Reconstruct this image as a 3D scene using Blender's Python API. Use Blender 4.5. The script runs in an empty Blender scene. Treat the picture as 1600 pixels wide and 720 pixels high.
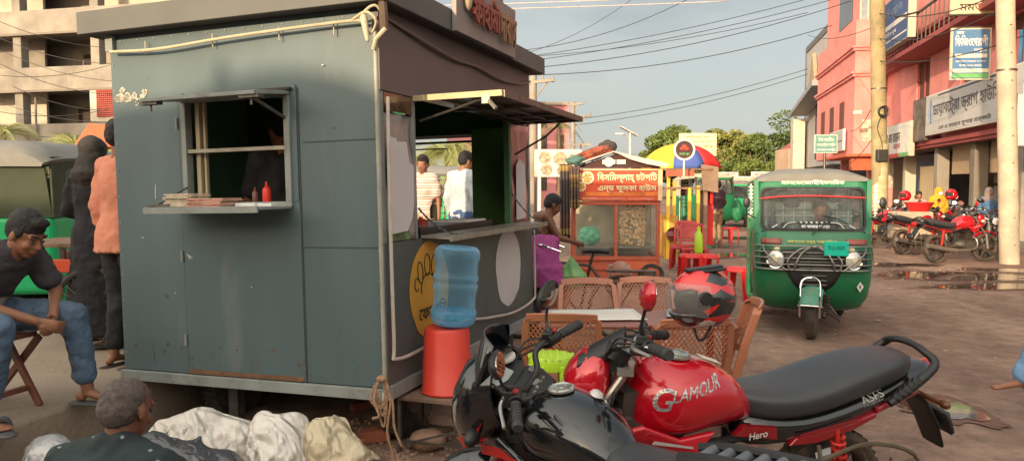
import bpy, bmesh, math, random
from math import sin, cos, pi, radians, atan2, sqrt
from mathutils import Vector, Matrix, noise
random.seed(7)
V = Vector
scn = bpy.context.scene
COL = scn.collection
# ------------------------------------------------------------------ camera
F = 1186.0
PITCH = math.atan(70.0 / F)
CAMZ = 1.6
cam = bpy.data.cameras.new('camera'); camo = bpy.data.objects.new('camera', cam); COL.objects.link(camo)
cam.sensor_width = 36.0; cam.lens = 36.0 * F / 1600.0; cam.clip_end = 2000; cam.clip_start = 0.05
camo.location = (0, 0, CAMZ); camo.rotation_euler = (pi / 2 - PITCH, 0, 0)
scn.camera = camo
# ------------------------------------------------------------------ light
SUN_EL = 12.0      # degrees
SUN_AZ = 30.0      # how far to the left of straight behind the camera
w = bpy.data.worlds.new('World'); scn.world = w; w.use_nodes = True
wn = w.node_tree; wn.nodes.clear()
def N(nt, t, **k):
    n = nt.nodes.new(t)
    for a, b in k.items(): setattr(n, a, b)
    return n
sky = N(wn, 'ShaderNodeTexSky', sky_type='NISHITA', sun_disc=False)
sky.sun_elevation = radians(SUN_EL)
sky.sun_rotation = radians(180 + SUN_AZ)
sky.air_density = 1.3; sky.dust_density = 2.2; sky.ozone_density = 1.0
tc = N(wn, 'ShaderNodeTexCoord')
mp = N(wn, 'ShaderNodeMapping'); mp.inputs['Scale'].default_value = (1.0, 1.6, 4.5)
wn.links.new(tc.outputs['Generated'], mp.inputs['Vector'])
cn = N(wn, 'ShaderNodeTexNoise'); cn.inputs['Scale'].default_value = 1.7; cn.inputs['Detail'].default_value = 6; cn.inputs['Roughness'].default_value = .52
wn.links.new(mp.outputs[0], cn.inputs['Vector'])
cr = N(wn, 'ShaderNodeValToRGB'); cr.color_ramp.elements[0].position = .38; cr.color_ramp.elements[1].position = .68
cr.color_ramp.elements[0].color = (5.0, 5.3, 5.4, 1); cr.color_ramp.elements[1].color = (3.7, 3.75, 3.8, 1)
e = cr.color_ramp.elements.new(.52); e.color = (5.5, 5.6, 5.5, 1)
wn.links.new(cn.outputs['Fac'], cr.inputs[0])
mx = N(wn, 'ShaderNodeMixRGB'); mx.inputs[0].default_value = .72
wn.links.new(sky.outputs[0], mx.inputs[1]); wn.links.new(cr.outputs[0], mx.inputs[2])
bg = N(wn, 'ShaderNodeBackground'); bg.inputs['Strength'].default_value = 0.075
# added warm fill: sky multiplied brighter on the sunset side, behind the camera
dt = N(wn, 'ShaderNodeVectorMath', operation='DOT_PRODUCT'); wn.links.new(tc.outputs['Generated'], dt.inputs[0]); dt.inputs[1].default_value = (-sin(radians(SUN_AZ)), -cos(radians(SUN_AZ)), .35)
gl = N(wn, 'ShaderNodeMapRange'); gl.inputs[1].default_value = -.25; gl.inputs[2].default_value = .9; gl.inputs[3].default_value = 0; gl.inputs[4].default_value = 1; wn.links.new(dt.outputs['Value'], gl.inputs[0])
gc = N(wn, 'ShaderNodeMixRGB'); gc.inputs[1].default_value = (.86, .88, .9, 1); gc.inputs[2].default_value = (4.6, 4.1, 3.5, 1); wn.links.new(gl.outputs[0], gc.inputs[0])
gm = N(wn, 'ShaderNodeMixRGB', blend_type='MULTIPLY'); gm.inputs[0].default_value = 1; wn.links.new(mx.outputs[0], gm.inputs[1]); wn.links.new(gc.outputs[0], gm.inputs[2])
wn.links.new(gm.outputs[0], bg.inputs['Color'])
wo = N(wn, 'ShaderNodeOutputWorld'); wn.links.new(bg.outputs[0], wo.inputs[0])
sl = bpy.data.lights.new('sun', 'SUN'); sl.energy = 3.6; sl.angle = radians(0.6); sl.color = (1.0, .76, .49)
so = bpy.data.objects.new('sun', sl); COL.objects.link(so)
TOSUN = V((-sin(radians(SUN_AZ)) * cos(radians(SUN_EL)), -cos(radians(SUN_AZ)) * cos(radians(SUN_EL)), sin(radians(SUN_EL))))
so.rotation_euler = TOSUN.to_track_quat('Z', 'Y').to_euler()
scn.view_settings.view_transform = 'Standard'; scn.view_settings.look = 'None'
scn.view_settings.exposure = 0.92; scn.view_settings.gamma = 1.0
scn.cycles.max_bounces = 6; scn.cycles.transparent_max_bounces = 12
scn.cycles.use_denoising = True

def at(px, py, Y):
    xc = (px - 800) / F; yc = -(py - 360) / F
    d = V((xc, cos(PITCH) + yc * sin(PITCH), -sin(PITCH) + yc * cos(PITCH)))
    d *= Y / d.y
    return V((0, 0, CAMZ)) + d
def G(px, py, z=0.0):
    xc = (px - 800) / F; yc = -(py - 360) / F
    d = V((xc, cos(PITCH) + yc * sin(PITCH), -sin(PITCH) + yc * cos(PITCH)))
    return V((0, 0, CAMZ)) + d * ((z - CAMZ) / d.z)

# ------------------------------------------------------------------ materials
MATS = {}
def M(name, col, rough=.6, metal=0.0, var=.12, scale=5.0, bump=0.0, bscale=60.0, dirt=0.0, dcol=(.13, .095, .07), dscale=2.5,
      coat=0.0, trans=0.0, emit=None, spec=.5, ior=1.45, alpha=1.0, stretch=None, sheen=0.0):
    if name in MATS: return MATS[name]
    m = bpy.data.materials.new(name); m.use_nodes = True; nt = m.node_tree
    b = nt.nodes['Principled BSDF']; L = nt.links.new
    t = N(nt, 'ShaderNodeTexCoord'); src = t.outputs['Object']
    if stretch:
        mp = N(nt, 'ShaderNodeMapping'); mp.inputs['Scale'].default_value = stretch; L(src, mp.inputs[0]); src = mp.outputs[0]
    c4 = (*col, 1)
    n = N(nt, 'ShaderNodeTexNoise'); n.inputs['Scale'].default_value = scale; n.inputs['Detail'].default_value = 5; L(src, n.inputs['Vector'])
    mr = N(nt, 'ShaderNodeMapRange'); mr.inputs[1].default_value = .3; mr.inputs[2].default_value = .7
    mr.inputs[3].default_value = 1 - var; mr.inputs[4].default_value = 1 + var; L(n.outputs['Fac'], mr.inputs[0])
    vm = N(nt, 'ShaderNodeVectorMath', operation='SCALE'); vm.inputs[0].default_value = col; L(mr.outputs[0], vm.inputs['Scale'])
    out = vm.outputs[0]
    rg = None
    if dirt > 0:
        d = N(nt, 'ShaderNodeTexNoise'); d.inputs['Scale'].default_value = dscale; d.inputs['Detail'].default_value = 9; d.inputs['Roughness'].default_value = .68; L(src, d.inputs['Vector'])
        dr = N(nt, 'ShaderNodeMapRange'); dr.inputs[1].default_value = .68 - .35 * dirt; dr.inputs[2].default_value = .86 - .25 * dirt
        dr.inputs[4].default_value = min(1, .35 + dirt); L(d.outputs['Fac'], dr.inputs[0])
        mixc = N(nt, 'ShaderNodeMixRGB'); mixc.inputs[2].default_value = (*dcol, 1); L(dr.outputs[0], mixc.inputs[0]); L(out, mixc.inputs[1]); out = mixc.outputs[0]
        rg = N(nt, 'ShaderNodeMapRange'); rg.inputs[3].default_value = rough; rg.inputs[4].default_value = min(1, rough + .35); L(dr.outputs[0], rg.inputs[0])
    L(out, b.inputs['Base Color'])
    if rg: L(rg.outputs[0], b.inputs['Roughness'])
    else: b.inputs['Roughness'].default_value = rough
    b.inputs['Metallic'].default_value = metal; b.inputs['IOR'].default_value = ior
    b.inputs['Coat Weight'].default_value = coat; b.inputs['Coat Roughness'].default_value = .06
    b.inputs['Transmission Weight'].default_value = trans; b.inputs['Alpha'].default_value = alpha
    b.inputs['Specular IOR Level'].default_value = spec
    if sheen: b.inputs['Sheen Weight'].default_value = sheen
    if emit: b.inputs['Emission Color'].default_value = (*emit[:3], 1); b.inputs['Emission Strength'].default_value = emit[3]
    if bump > 0:
        bn = N(nt, 'ShaderNodeTexNoise'); bn.inputs['Scale'].default_value = bscale; bn.inputs['Detail'].default_value = 6; L(src, bn.inputs['Vector'])
        bp = N(nt, 'ShaderNodeBump'); bp.inputs['Strength'].default_value = bump; bp.inputs['Distance'].default_value = .02
        L(bn.outputs['Fac'], bp.inputs['Height']); L(bp.outputs[0], b.inputs['Normal'])
    MATS[name] = m; return m

def glassy(name, col, alpha, rough=.05):
    """thin pane: mixes transparent and glossy by fresnel"""
    if name in MATS: return MATS[name]
    m = bpy.data.materials.new(name); m.use_nodes = True; nt = m.node_tree; nt.nodes.clear(); L = nt.links.new
    tr = N(nt, 'ShaderNodeBsdfTransparent'); tr.inputs[0].default_value = (*col, 1)
    gl = N(nt, 'ShaderNodeBsdfPrincipled'); gl.inputs['Base Color'].default_value = (*[c * .5 for c in col], 1); gl.inputs['Roughness'].default_value = rough
    nz = N(nt, 'ShaderNodeTexNoise'); nz.inputs['Scale'].default_value = 7; tcx = N(nt, 'ShaderNodeTexCoord'); L(tcx.outputs['Object'], nz.inputs['Vector'])
    mr = N(nt, 'ShaderNodeMapRange'); mr.inputs[1].default_value = .35; mr.inputs[2].default_value = .7; mr.inputs[3].default_value = alpha * .7; mr.inputs[4].default_value = min(1, alpha * 1.4)
    L(nz.outputs['Fac'], mr.inputs[0])
    lw = N(nt, 'ShaderNodeLayerWeight'); lw.inputs[0].default_value = .5; pw = N(nt, 'ShaderNodeMath', operation='POWER'); pw.inputs[1].default_value = 4; L(lw.outputs['Facing'], pw.inputs[0]); fr = N(nt, 'ShaderNodeMath', operation='MULTIPLY_ADD'); fr.inputs[1].default_value = .6; fr.inputs[2].default_value = .04; L(pw.outputs[0], fr.inputs[0]); ad = N(nt, 'ShaderNodeMath', operation='ADD', use_clamp=True); L(fr.outputs[0], ad.inputs[0]); L(mr.outputs[0], ad.inputs[1])
    mi = N(nt, 'ShaderNodeMixShader'); L(ad.outputs[0], mi.inputs[0]); L(tr.outputs[0], mi.inputs[1]); L(gl.outputs[0], mi.inputs[2])
    o = N(nt, 'ShaderNodeOutputMaterial'); L(mi.outputs[0], o.inputs[0]); MATS[name] = m; return m

def banded(name, cols, axis='Z', scale=10.0, rough=.8, noise_amt=.0, width=None):
    """repeating colour bands woven or printed across a surface; cols = [(pos,(r,g,b)),...] in one period"""
    if name in MATS: return MATS[name]
    m = bpy.data.materials.new(name); m.use_nodes = True; nt = m.node_tree; b = nt.nodes['Principled BSDF']; L = nt.links.new
    t = N(nt, 'ShaderNodeTexCoord'); sp = N(nt, 'ShaderNodeSeparateXYZ'); L(t.outputs['Object'], sp.inputs[0])
    mu = N(nt, 'ShaderNodeMath', operation='MULTIPLY'); mu.inputs[1].default_value = scale; L(sp.outputs[axis], mu.inputs[0])
    fr = N(nt, 'ShaderNodeMath', operation='FRACT'); L(mu.outputs[0], fr.inputs[0])
    r = N(nt, 'ShaderNodeValToRGB'); r.color_ramp.interpolation = 'CONSTANT'
    for i, (p, c) in enumerate(cols):
        if i < 2: el = r.color_ramp.elements[i]; el.position = p
        else: el = r.color_ramp.elements.new(p)
        el.color = (*c, 1)
    L(fr.outputs[0], r.inputs[0]); L(r.outputs[0], b.inputs['Base Color']); b.inputs['Roughness'].default_value = rough
    MATS[name] = m; return m

def brick(name, c1, c2, mortar, scale, rough=.8, bw=.5, rh=.25, ms=.02):
    if name in MATS: return MATS[name]
    m = bpy.data.materials.new(name); m.use_nodes = True; nt = m.node_tree; b = nt.nodes['Principled BSDF']; L = nt.links.new
    t = N(nt, 'ShaderNodeTexCoord'); sp = N(nt, 'ShaderNodeSeparateXYZ'); L(t.outputs['Object'], sp.inputs[0])
    ad = N(nt, 'ShaderNodeMath', operation='ADD'); L(sp.outputs['X'], ad.inputs[0]); L(sp.outputs['Y'], ad.inputs[1])
    cb = N(nt, 'ShaderNodeCombineXYZ'); L(ad.outputs[0], cb.inputs[0]); L(sp.outputs['Z'], cb.inputs[1])
    br = N(nt, 'ShaderNodeTexBrick'); br.inputs['Scale'].default_value = scale; br.inputs['Color1'].default_value = (*c1, 1); br.inputs['Color2'].default_value = (*c2, 1)
    br.inputs['Mortar'].default_value = (*mortar, 1); br.inputs['Brick Width'].default_value = bw; br.inputs['Row Height'].default_value = rh; br.inputs['Mortar Size'].default_value = ms
    L(cb.outputs[0], br.inputs['Vector']); L(br.outputs[0], b.inputs['Base Color']); b.inputs['Roughness'].default_value = rough
    MATS[name] = m; return m

# ------------------------------------------------------------------ mesh builder
def catmull(pts, n=6):
    pts = [V(p) for p in pts]
    if len(pts) < 3: return pts
    P = [pts[0] * 2 - pts[1]] + pts + [pts[-1] * 2 - pts[-2]]
    out = []
    for i in range(1, len(P) - 2):
        a, b, c, d = P[i - 1:i + 3]
        for k in range(n):
            t = k / n
            out.append(.5 * ((2 * b) + (c - a) * t + (2 * a - 5 * b + 4 * c - d) * t * t + (3 * b - a - 3 * c + d) * t ** 3))
    out.append(pts[-1]); return out
def frame(d):
    d = V(d).normalized(); u = V((0, 0, 1)) if abs(d.z) < .95 else V((1, 0, 0))
    a = d.cross(u).normalized(); return a, a.cross(d).normalized()

class MB:
    def __init__(s, X=None): s.v = []; s.f = []; s.X = X
    def add(s, vs, fs):
        o = len(s.v)
        s.v += [(s.X @ V(p)) if s.X else V(p) for p in vs]
        s.f += [[i + o for i in q] for q in fs]; return s
    def box(s, c, size, R=None):
        c = V(c); h = V(size) / 2; R = R or Matrix.Identity(3)
        vs = [c + R @ V((x * h.x, y * h.y, z * h.z)) for x in (-1, 1) for y in (-1, 1) for z in (-1, 1)]
        return s.add(vs, [(0, 1, 3, 2), (4, 6, 7, 5), (0, 4, 5, 1), (2, 3, 7, 6), (0, 2, 6, 4), (1, 5, 7, 3)])
    def bb(s, x0, x1, y0, y1, z0, z1): return s.box(((x0 + x1) / 2, (y0 + y1) / 2, (z0 + z1) / 2), (abs(x1 - x0), abs(y1 - y0), abs(z1 - z0)))
    def bar(s, p0, p1, w_, h_=None):
        p0 = V(p0); p1 = V(p1); h_ = h_ or w_; d = (p1 - p0); a, b = frame(d)
        R = Matrix((a, d.normalized(), b)).transposed()
        return s.box((p0 + p1) / 2, (w_, d.length, h_), R)
    def loft(s, rings, cap=True):
        n = len(rings[0]); vs = [p for r in rings for p in r]; fs = []
        for i in range(len(rings) - 1):
            for j in range(n):
                k = (j + 1) % n; fs.append((i * n + j, i * n + k, (i + 1) * n + k, (i + 1) * n + j))
        if cap: fs.append(tuple(range(n))[::-1]); fs.append(tuple((len(rings) - 1) * n + j for j in range(n)))
        return s.add(vs, fs)
    def tube(s, pts, r, seg=8, sm=0, cap=True):
        pts = catmull(pts, sm) if sm else [V(p) for p in pts]
        m = len(pts); rings = []
        up = None
        for i, p in enumerate(pts):
            d = (pts[min(i + 1, m - 1)] - pts[max(i - 1, 0)])
            if d.length < 1e-9: d = V((0, 0, 1))
            d.normalize()
            if up is None: a, b = frame(d)
            else:
                b = (up - d * up.dot(d))
                if b.length < 1e-6: a, b = frame(d)
                b.normalize(); a = d.cross(b)
            up = b
            rr = r[min(int(i * (len(r) - 1) / max(1, m - 1) + .5), len(r) - 1)] if isinstance(r, (list, tuple)) else r
            rings.append([p + (a * cos(2 * pi * k / seg) + b * sin(2 * pi * k / seg)) * rr for k in range(seg)])
        return s.loft(rings, cap)
    def cyl(s, p0, p1, r0, r1=None, seg=16): 
        p0 = V(p0); p1 = V(p1); r1 = r0 if r1 is None else r1; a, b = frame(p1 - p0)
        return s.loft([[p + (a * cos(2 * pi * k / seg) + b * sin(2 * pi * k / seg)) * r for k in range(seg)] for p, r in ((p0, r0), (p1, r1))])
    def ell(s, c, rad, R=None, seg=16):
        c = V(c); rad = V(rad) if hasattr(rad, '__len__') else V((rad,) * 3); R = R or Matrix.Identity(3); h = seg // 2
        vs = [c + R @ V((0, 0, -rad.z))]
        for i in range(1, h):
            t = pi * i / h
            vs += [c + R @ V((rad.x * sin(t) * cos(2 * pi * k / seg), rad.y * sin(t) * sin(2 * pi * k / seg), -rad.z * cos(t))) for k in range(seg)]
        vs.append(c + R @ V((0, 0, rad.z))); L_ = len(vs) - 1; fs = []
        for k in range(seg):
            k2 = (k + 1) % seg; fs.append((0, 1 + k2, 1 + k)); fs.append((L_, L_ - seg + k, L_ - seg + k2))
            for i in range(h - 2): a = 1 + i * seg; fs.append((a + k, a + k2, a + seg + k2, a + seg + k))
        return s.add(vs, fs)
    def caps(s, p0, p1, r0, r1, seg=12, flat=1.0, side=None):
        """tapered capsule; flat<1 squeezes it along `side`"""
        p0 = V(p0); p1 = V(p1); d = p1 - p0
        if d.length < 1e-5: return s.ell(p0, r0)
        a, b = frame(d); d.normalize()
        if side is not None:
            b = V(side); b = (b - d * b.dot(d)).normalized(); a = d.cross(b)
        rings = []
        for t in (-1, -.8, -.45): rings.append((p0 + d * r0 * t, r0 * sqrt(max(.01, 1 - t * t))))
        for k in range(0, 5): rings.append((p0.lerp(p1, k / 4), r0 + (r1 - r0) * k / 4))
        for t in (.45, .8, 1): rings.append((p1 + d * r1 * t, r1 * sqrt(max(.01, 1 - t * t))))
        return s.loft([[p + (a * cos(2 * pi * k / seg) + b * flat * sin(2 * pi * k / seg)) * r for k in range(seg)] for p, r in rings])
    def lathe(s, prof, o=(0, 0, 0), axis='z', seg=24, cap=False):
        o = V(o); rings = []
        for r, h in prof:
            ring = []
            for k in range(seg):
                c, q = cos(2 * pi * k / seg) * r, sin(2 * pi * k / seg) * r
                ring.append(o + (V((c, q, h)) if axis == 'z' else V((c, h, q)) if axis == 'y' else V((h, c, q))))
            rings.append(ring)
        return s.loft(rings, cap)
    def prism(s, pts, ext):
        ext = V(ext); pts = [V(p) for p in pts]; n = len(pts)
        return s.add(pts + [p + ext for p in pts], [tuple(range(n))[::-1], tuple(range(n, 2 * n))] + [(i, (i + 1) % n, n + (i + 1) % n, n + i) for i in range(n)])
    def quad(s, *p): return s.add(p, [tuple(range(len(p)))])
    def gridholes(s, o, u, v_, U, W, holes):
        """flat sheet from o spanning U along u and W along v_, with rectangular holes (u0,u1,w0,w1)"""
        o = V(o); u = V(u); v_ = V(v_)
        us = sorted({U[0], U[1], *[h[0] for h in holes], *[h[1] for h in holes]}); ws = sorted({W[0], W[1], *[h[2] for h in holes], *[h[3] for h in holes]})
        vs = [o + u * a + v_ * b for a in us for b in ws]; n = len(ws); fs = []
        for i in range(len(us) - 1):
            for j in range(n - 1):
                a = (us[i] + us[i + 1]) / 2; b = (ws[j] + ws[j + 1]) / 2
                if any(h[0] < a < h[1] and h[2] < b < h[3] for h in holes): continue
                fs.append((i * n + j, (i + 1) * n + j, (i + 1) * n + j + 1, i * n + j + 1))
        return s.add(vs, fs)
    def mirror(s, ax=1):
        vs = [V(p) for p in s.v]; fs = [list(f) for f in s.f]
        for p in vs: p[ax] = -p[ax]
        X = s.X; s.X = None; s.add(vs, fs); s.X = X; return s
    def build(s, name, mat, parent=None, smooth=40, bevel=0, sub=0, solid=0, remesh=0, label=None, disp=0, dscale=.1, bseg=2, smoothit=0, loc=None):
        me = bpy.data.meshes.new(name); me.from_pydata([tuple(p) for p in s.v], [], s.f)
        bm = bmesh.new(); bm.from_mesh(me); bmesh.ops.recalc_face_normals(bm, faces=bm.faces); bm.to_mesh(me); bm.free()
        o = bpy.data.objects.new(name, me); COL.objects.link(o)
        if mat: me.materials.append(mat)
        if parent: o.parent = parent
        if loc: o.location = loc
        if smooth:
            me.shade_smooth()
            if smooth < 180 and not remesh: me.set_sharp_from_angle(angle=radians(smooth))
        if solid: m = o.modifiers.new('s', 'SOLIDIFY'); m.thickness = abs(solid); m.offset = -1 if solid > 0 else 1
        if remesh:
            m = o.modifiers.new('r', 'REMESH'); m.mode = 'VOXEL'; m.voxel_size = remesh; m.use_smooth_shade = True
            m = o.modifiers.new('sm', 'SMOOTH'); m.factor = .5; m.iterations = smoothit or 4
        if disp:
            t = bpy.data.textures.new('d', 'CLOUDS'); t.noise_scale = dscale; t.noise_depth = 2
            m = o.modifiers.new('d', 'DISPLACE'); m.texture = t; m.strength = disp; m.texture_coords = 'LOCAL'
        if bevel: m = o.modifiers.new('b', 'BEVEL'); m.width = bevel; m.segments = bseg; m.limit_method = 'ANGLE'; m.angle_limit = radians(35)
        if sub: m = o.modifiers.new('u', 'SUBSURF'); m.levels = sub; m.render_levels = sub
        if label: o['label'] = label
        return o
def ring(x, zc, ry, rz, n=2.4, seg=20, yc=0, ax='x'):
    """superellipse ring across axis x (or z: then zc is the x centre)"""
    r = []
    for k in range(seg):
        t = 2 * pi * k / seg; c, q = cos(t), sin(t)
        a = abs(c) ** (2 / n) * (1 if c >= 0 else -1) * ry; b = abs(q) ** (2 / n) * (1 if q >= 0 else -1) * rz
        r.append(V((x, yc + a, zc + b)) if ax == 'x' else V((zc + b, yc + a, x)))
    return r
def tag(o, label=None, cat=None, group=None, kind=None):
    if label: o['label'] = label
    if cat: o['category'] = cat
    if group: o['group'] = group
    if kind: o['kind'] = kind
    return o
def thing(name, label, cat, loc=(0, 0, 0), rz=0.0, group=None, rot=None):
    o = bpy.data.objects.new(name, None); COL.objects.link(o); o.empty_display_size = .1
    o.location = loc; o.rotation_euler = rot or (0, 0, rz); return tag(o, label, cat, group)
def copy_tree(o, parent=None):
    c = o.copy(); COL.objects.link(c)
    if parent: c.parent = parent
    for ch in [q for q in bpy.data.objects if q.parent == o]: copy_tree(ch, c)
    return c
_ch = {}
def rawtext(bd):
    """closed outlines of a string as point loops"""
    cu = bpy.data.curves.new('t', 'FONT'); cu.body = bd; cu.size = 1; cu.align_x = 'LEFT'; cu.resolution_u = 4; cu.fill_mode = 'NONE'
    o = bpy.data.objects.new('t', cu); COL.objects.link(o); dg = bpy.context.evaluated_depsgraph_get()
    me = bpy.data.meshes.new_from_object(o.evaluated_get(dg)); vs = [v.co.xy.copy() for v in me.vertices]; nxt = {}
    for e_ in me.edges:
        a, b = e_.vertices; nxt.setdefault(a, []).append(b); nxt.setdefault(b, []).append(a)
    loops = []; seen = set()
    for k in range(len(vs)):
        if k in seen or k not in nxt: continue
        lp = [k]; seen.add(k)
        while True:
            c = lp[-1]; cand = [q for q in nxt[c] if q not in seen]
            if not cand: break
            q = c + 1 if c + 1 in cand else cand[0]; lp.append(q); seen.add(q)
        if len(lp) > 2: loops.append([vs[q] for q in lp])
    bpy.data.objects.remove(o); bpy.data.meshes.remove(me); return loops
def fillloops(loops):
    from mathutils.geometry import delaunay_2d_cdt
    pts = []; ed = []
    for lp in loops:
        n0 = len(pts); pts += lp; ed += [(n0 + k, n0 + (k + 1) % len(lp)) for k in range(len(lp))]
    if not pts: return [], []
    r = delaunay_2d_cdt(pts, ed, [], 0, 1e-5); ov, of = r[0], r[2]; fs = []
    for f in of:
        c = (ov[f[0]] + ov[f[1]] + ov[f[2]]) / 3; wn_ = 0
        for lp in loops:
            for k in range(len(lp)):
                a = lp[k]; b = lp[(k + 1) % len(lp)]
                if (a.y <= c.y) != (b.y <= c.y):
                    xx = a.x + (c.y - a.y) / (b.y - a.y) * (b.x - a.x)
                    if xx > c.x: wn_ += 1 if b.y > a.y else -1
        if wn_: fs.append(list(f))
    return [V((p.x, p.y, 0)) for p in ov], fs
def glyph(c):
    """filled shape of one character and how far the pen moves after it"""
    if c not in _ch:
        mx_ = lambda b_: max(p.x for lp in rawtext(b_) for p in lp); a = mx_(c + 'MM') - mx_('MM'); _ch[c] = (*(fillloops(rawtext(c)) if c != ' ' else ([], [])), a)
    return _ch[c]
for _c in ' GLAMOURHeroASFSUELINJECTION~,-' + ''.join(chr(k) for k in list(range(0x981, 0x984)) + list(range(0x985, 0x9b9 + 1)) + list(range(0x9be, 0x9ce)) + [0x9dc, 0x9dd, 0x9df] + list(range(0x9e6, 0x9f0))):
    try: glyph(_c)
    except ValueError: _ch[_c] = ([], [], 0)
def textmesh(body, width, height=None, ext=0.0, bold=0.0):
    """text as (verts, faces) fitted to width x height, centred at 0 in xy; bold thickens the strokes"""
    V0 = []; F0 = []; x = 0
    for i, c in enumerate(body):
        vs, fs, adv = glyph(c); n0 = len(V0); V0 += [V((v.x + x, v.y, .0006 * (i % 4))) for v in vs]; F0 += [[k + n0 for k in f] for f in fs]; x += adv
    lat = body.isascii(); bw = bold if lat else bold + .012
    vs = list(V0); fs = list(F0)
    if bw:
        for q, (a, b) in enumerate(((1, 0), (-1, 0), (0, 1), (0, -1), (.7, .7), (-.7, -.7), (.7, -.7), (-.7, .7))):
            n0 = len(vs); vs += [V((v.x + a * bw, v.y + b * bw, v.z + .0025 + q * .0003)) for v in V0]; fs += [[k + n0 for k in f] for f in F0]
    if ext:
        n0 = len(vs); m0 = len(fs); vs += [v + V((0, 0, ext)) for v in vs]; back = [[k + n0 for k in f] for f in fs[:m0]]; cnt = {}
        for f in fs[:m0]:
            for a, b in zip(f, f[1:] + f[:1]): cnt.setdefault((min(a, b), max(a, b)), []).append((a, b))
        fs += back + [[a, b, b + n0, a + n0] for es in cnt.values() if len(es) == 1 for a, b in es]
    x0 = min(v.x for v in vs); x1 = max(v.x for v in vs); y0 = min(v.y for v in vs); y1 = max(v.y for v in vs)
    sx = width / (x1 - x0); sy = height / (y1 - y0) if height else sx
    return [V(((v.x - (x0 + x1) / 2) * sx, (v.y - (y0 + y1) / 2) * sy, v.z * (1 if ext else min(1, sx * 2)))) for v in vs], fs
def text(mb, body, o, u, v_, width, height=None, ext=0.0, bold=0.0, shear=0.0):
    """lay text centred at o, along u, up v_"""
    vs, fs = textmesh(body, width, height, ext, bold); o = V(o); u = V(u).normalized(); v_ = V(v_).normalized(); n = u.cross(v_)
    mb.add([o + u * (p.x + shear * p.y) + v_ * p.y + n * p.z for p in vs], fs); return mb
def blob(name, mat, c, rad, parent=None, amp=.2, freq=2.5, seed=0, crease=.5, sub=5, flatz=None, R=None):
    bm = bmesh.new(); bmesh.ops.create_icosphere(bm, subdivisions=sub, radius=1)
    for v in bm.verts:
        p = v.co.copy(); q = p * freq + V((seed * 7.1, seed * 3.3, seed))
        w_ = V((noise.noise(q * 1.1 + V((9, 0, 0))), noise.noise(q * 1.1 + V((0, 9, 0))), noise.noise(q * 1.1))) * 1.5; q2 = V((q.x + w_.x, q.y + w_.y, q.z * .45 + w_.z)) * .8; q3 = V((q.x * .6 + w_.y, q.y + w_.z, q.z + w_.x)) * .6
        n = noise.noise(q * .8) * 1.0 + crease * (.42 - abs(noise.noise(q2 * 1.3)) * 1.5) * .6 + crease * .26 * (.4 - abs(noise.noise(q3 * 2.6)) * 1.5) + 0
        p *= 1 + amp * .62 * n
        p = V((p.x * rad[0], p.y * rad[1], p.z * rad[2]))
        if flatz is not None and p.z < flatz: p.z = flatz + (p.z - flatz) * .15
        v.co = p
    me = bpy.data.meshes.new(name); bm.to_mesh(me); bm.free(); me.shade_smooth()
    if mat: me.materials.append(mat)
    o = bpy.data.objects.new(name, me); COL.objects.link(o); o.location = c
    if R: o.rotation_euler = R
    if parent: o.parent = parent
    return o
# ------------------------------------------------------------------ sheets dropped over lumps (settled first, while the scene is small)
def cloth_heap(name, m, balls, size, z0, seed, frames=34, res=64, stiff=4.0, shrink=0.0, squash=None, label=None, cat=None, group=None):
    """a sheet let fall over a few lumps, kept as a still mesh"""
    tmp = []
    for (x, y, z, r) in balls:
        bm = bmesh.new(); bmesh.ops.create_icosphere(bm, subdivisions=3, radius=r); me = bpy.data.meshes.new('b'); bm.to_mesh(me); bm.free(); o = bpy.data.objects.new('b', me); COL.objects.link(o); o.location = (x, y, z); o.modifiers.new('c', 'COLLISION'); o.collision.thickness_outer = .008; o.collision.cloth_friction = 25; tmp.append(o)
    me = bpy.data.meshes.new('g'); me.from_pydata([(-9, -9, 0), (9, -9, 0), (9, 9, 0), (-9, 9, 0)], [], [(0, 1, 2, 3)]); o = bpy.data.objects.new('g', me); COL.objects.link(o); o.modifiers.new('c', 'COLLISION'); o.collision.thickness_outer = .008; o.collision.cloth_friction = 40; tmp.append(o); o.location = (0, 0, .004)
    cx = sum(b[0] for b in balls) / len(balls); cy = sum(b[1] for b in balls) / len(balls)
    mb = MB(); n = res
    for i in range(n + 1):
        for j in range(n + 1):
            u, v_ = (i / n - .5) * size[0], (j / n - .5) * size[1]; w_ = noise.noise(V((u * 7, v_ * 7, seed))); mb.v.append(V((cx + u * (1 - shrink) + .05 * noise.noise(V((u * 4, v_ * 4, seed + 5))), cy + v_ * (1 - shrink) + .05 * w_, z0 + .10 * noise.noise(V((u * 9, v_ * 9, seed + 9))) + .03 * w_)))
    mb.f = [[i * (n + 1) + j, (i + 1) * (n + 1) + j, (i + 1) * (n + 1) + j + 1, i * (n + 1) + j + 1] for i in range(n) for j in range(n)]
    c = mb.build('c', None, smooth=180); cm = c.modifiers.new('cloth', 'CLOTH'); st = cm.settings; st.quality = 5; st.mass = .25; st.tension_stiffness = 12; st.compression_stiffness = 12; st.bending_stiffness = stiff * .05; st.air_damping = 1
    cm.collision_settings.distance_min = .006; cm.collision_settings.collision_quality = 2; cm.point_cache.frame_start = 1; cm.point_cache.frame_end = frames
    for f in range(1, frames + 1): scn.frame_set(f)
    dg = bpy.context.evaluated_depsgraph_get(); me = bpy.data.meshes.new_from_object(c.evaluated_get(dg)); me.name = name
    for q in tmp + [c]: bpy.data.objects.remove(q)
    scn.frame_set(1); me.materials.clear(); me.materials.append(m); me.shade_smooth(); o = bpy.data.objects.new(name, me); COL.objects.link(o); s_ = o.modifiers.new('s', 'SOLIDIFY'); s_.thickness = .003; u_ = o.modifiers.new('u', 'SUBSURF'); u_.levels = u_.render_levels = 1
    return tag(o, label, cat, group)

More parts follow.
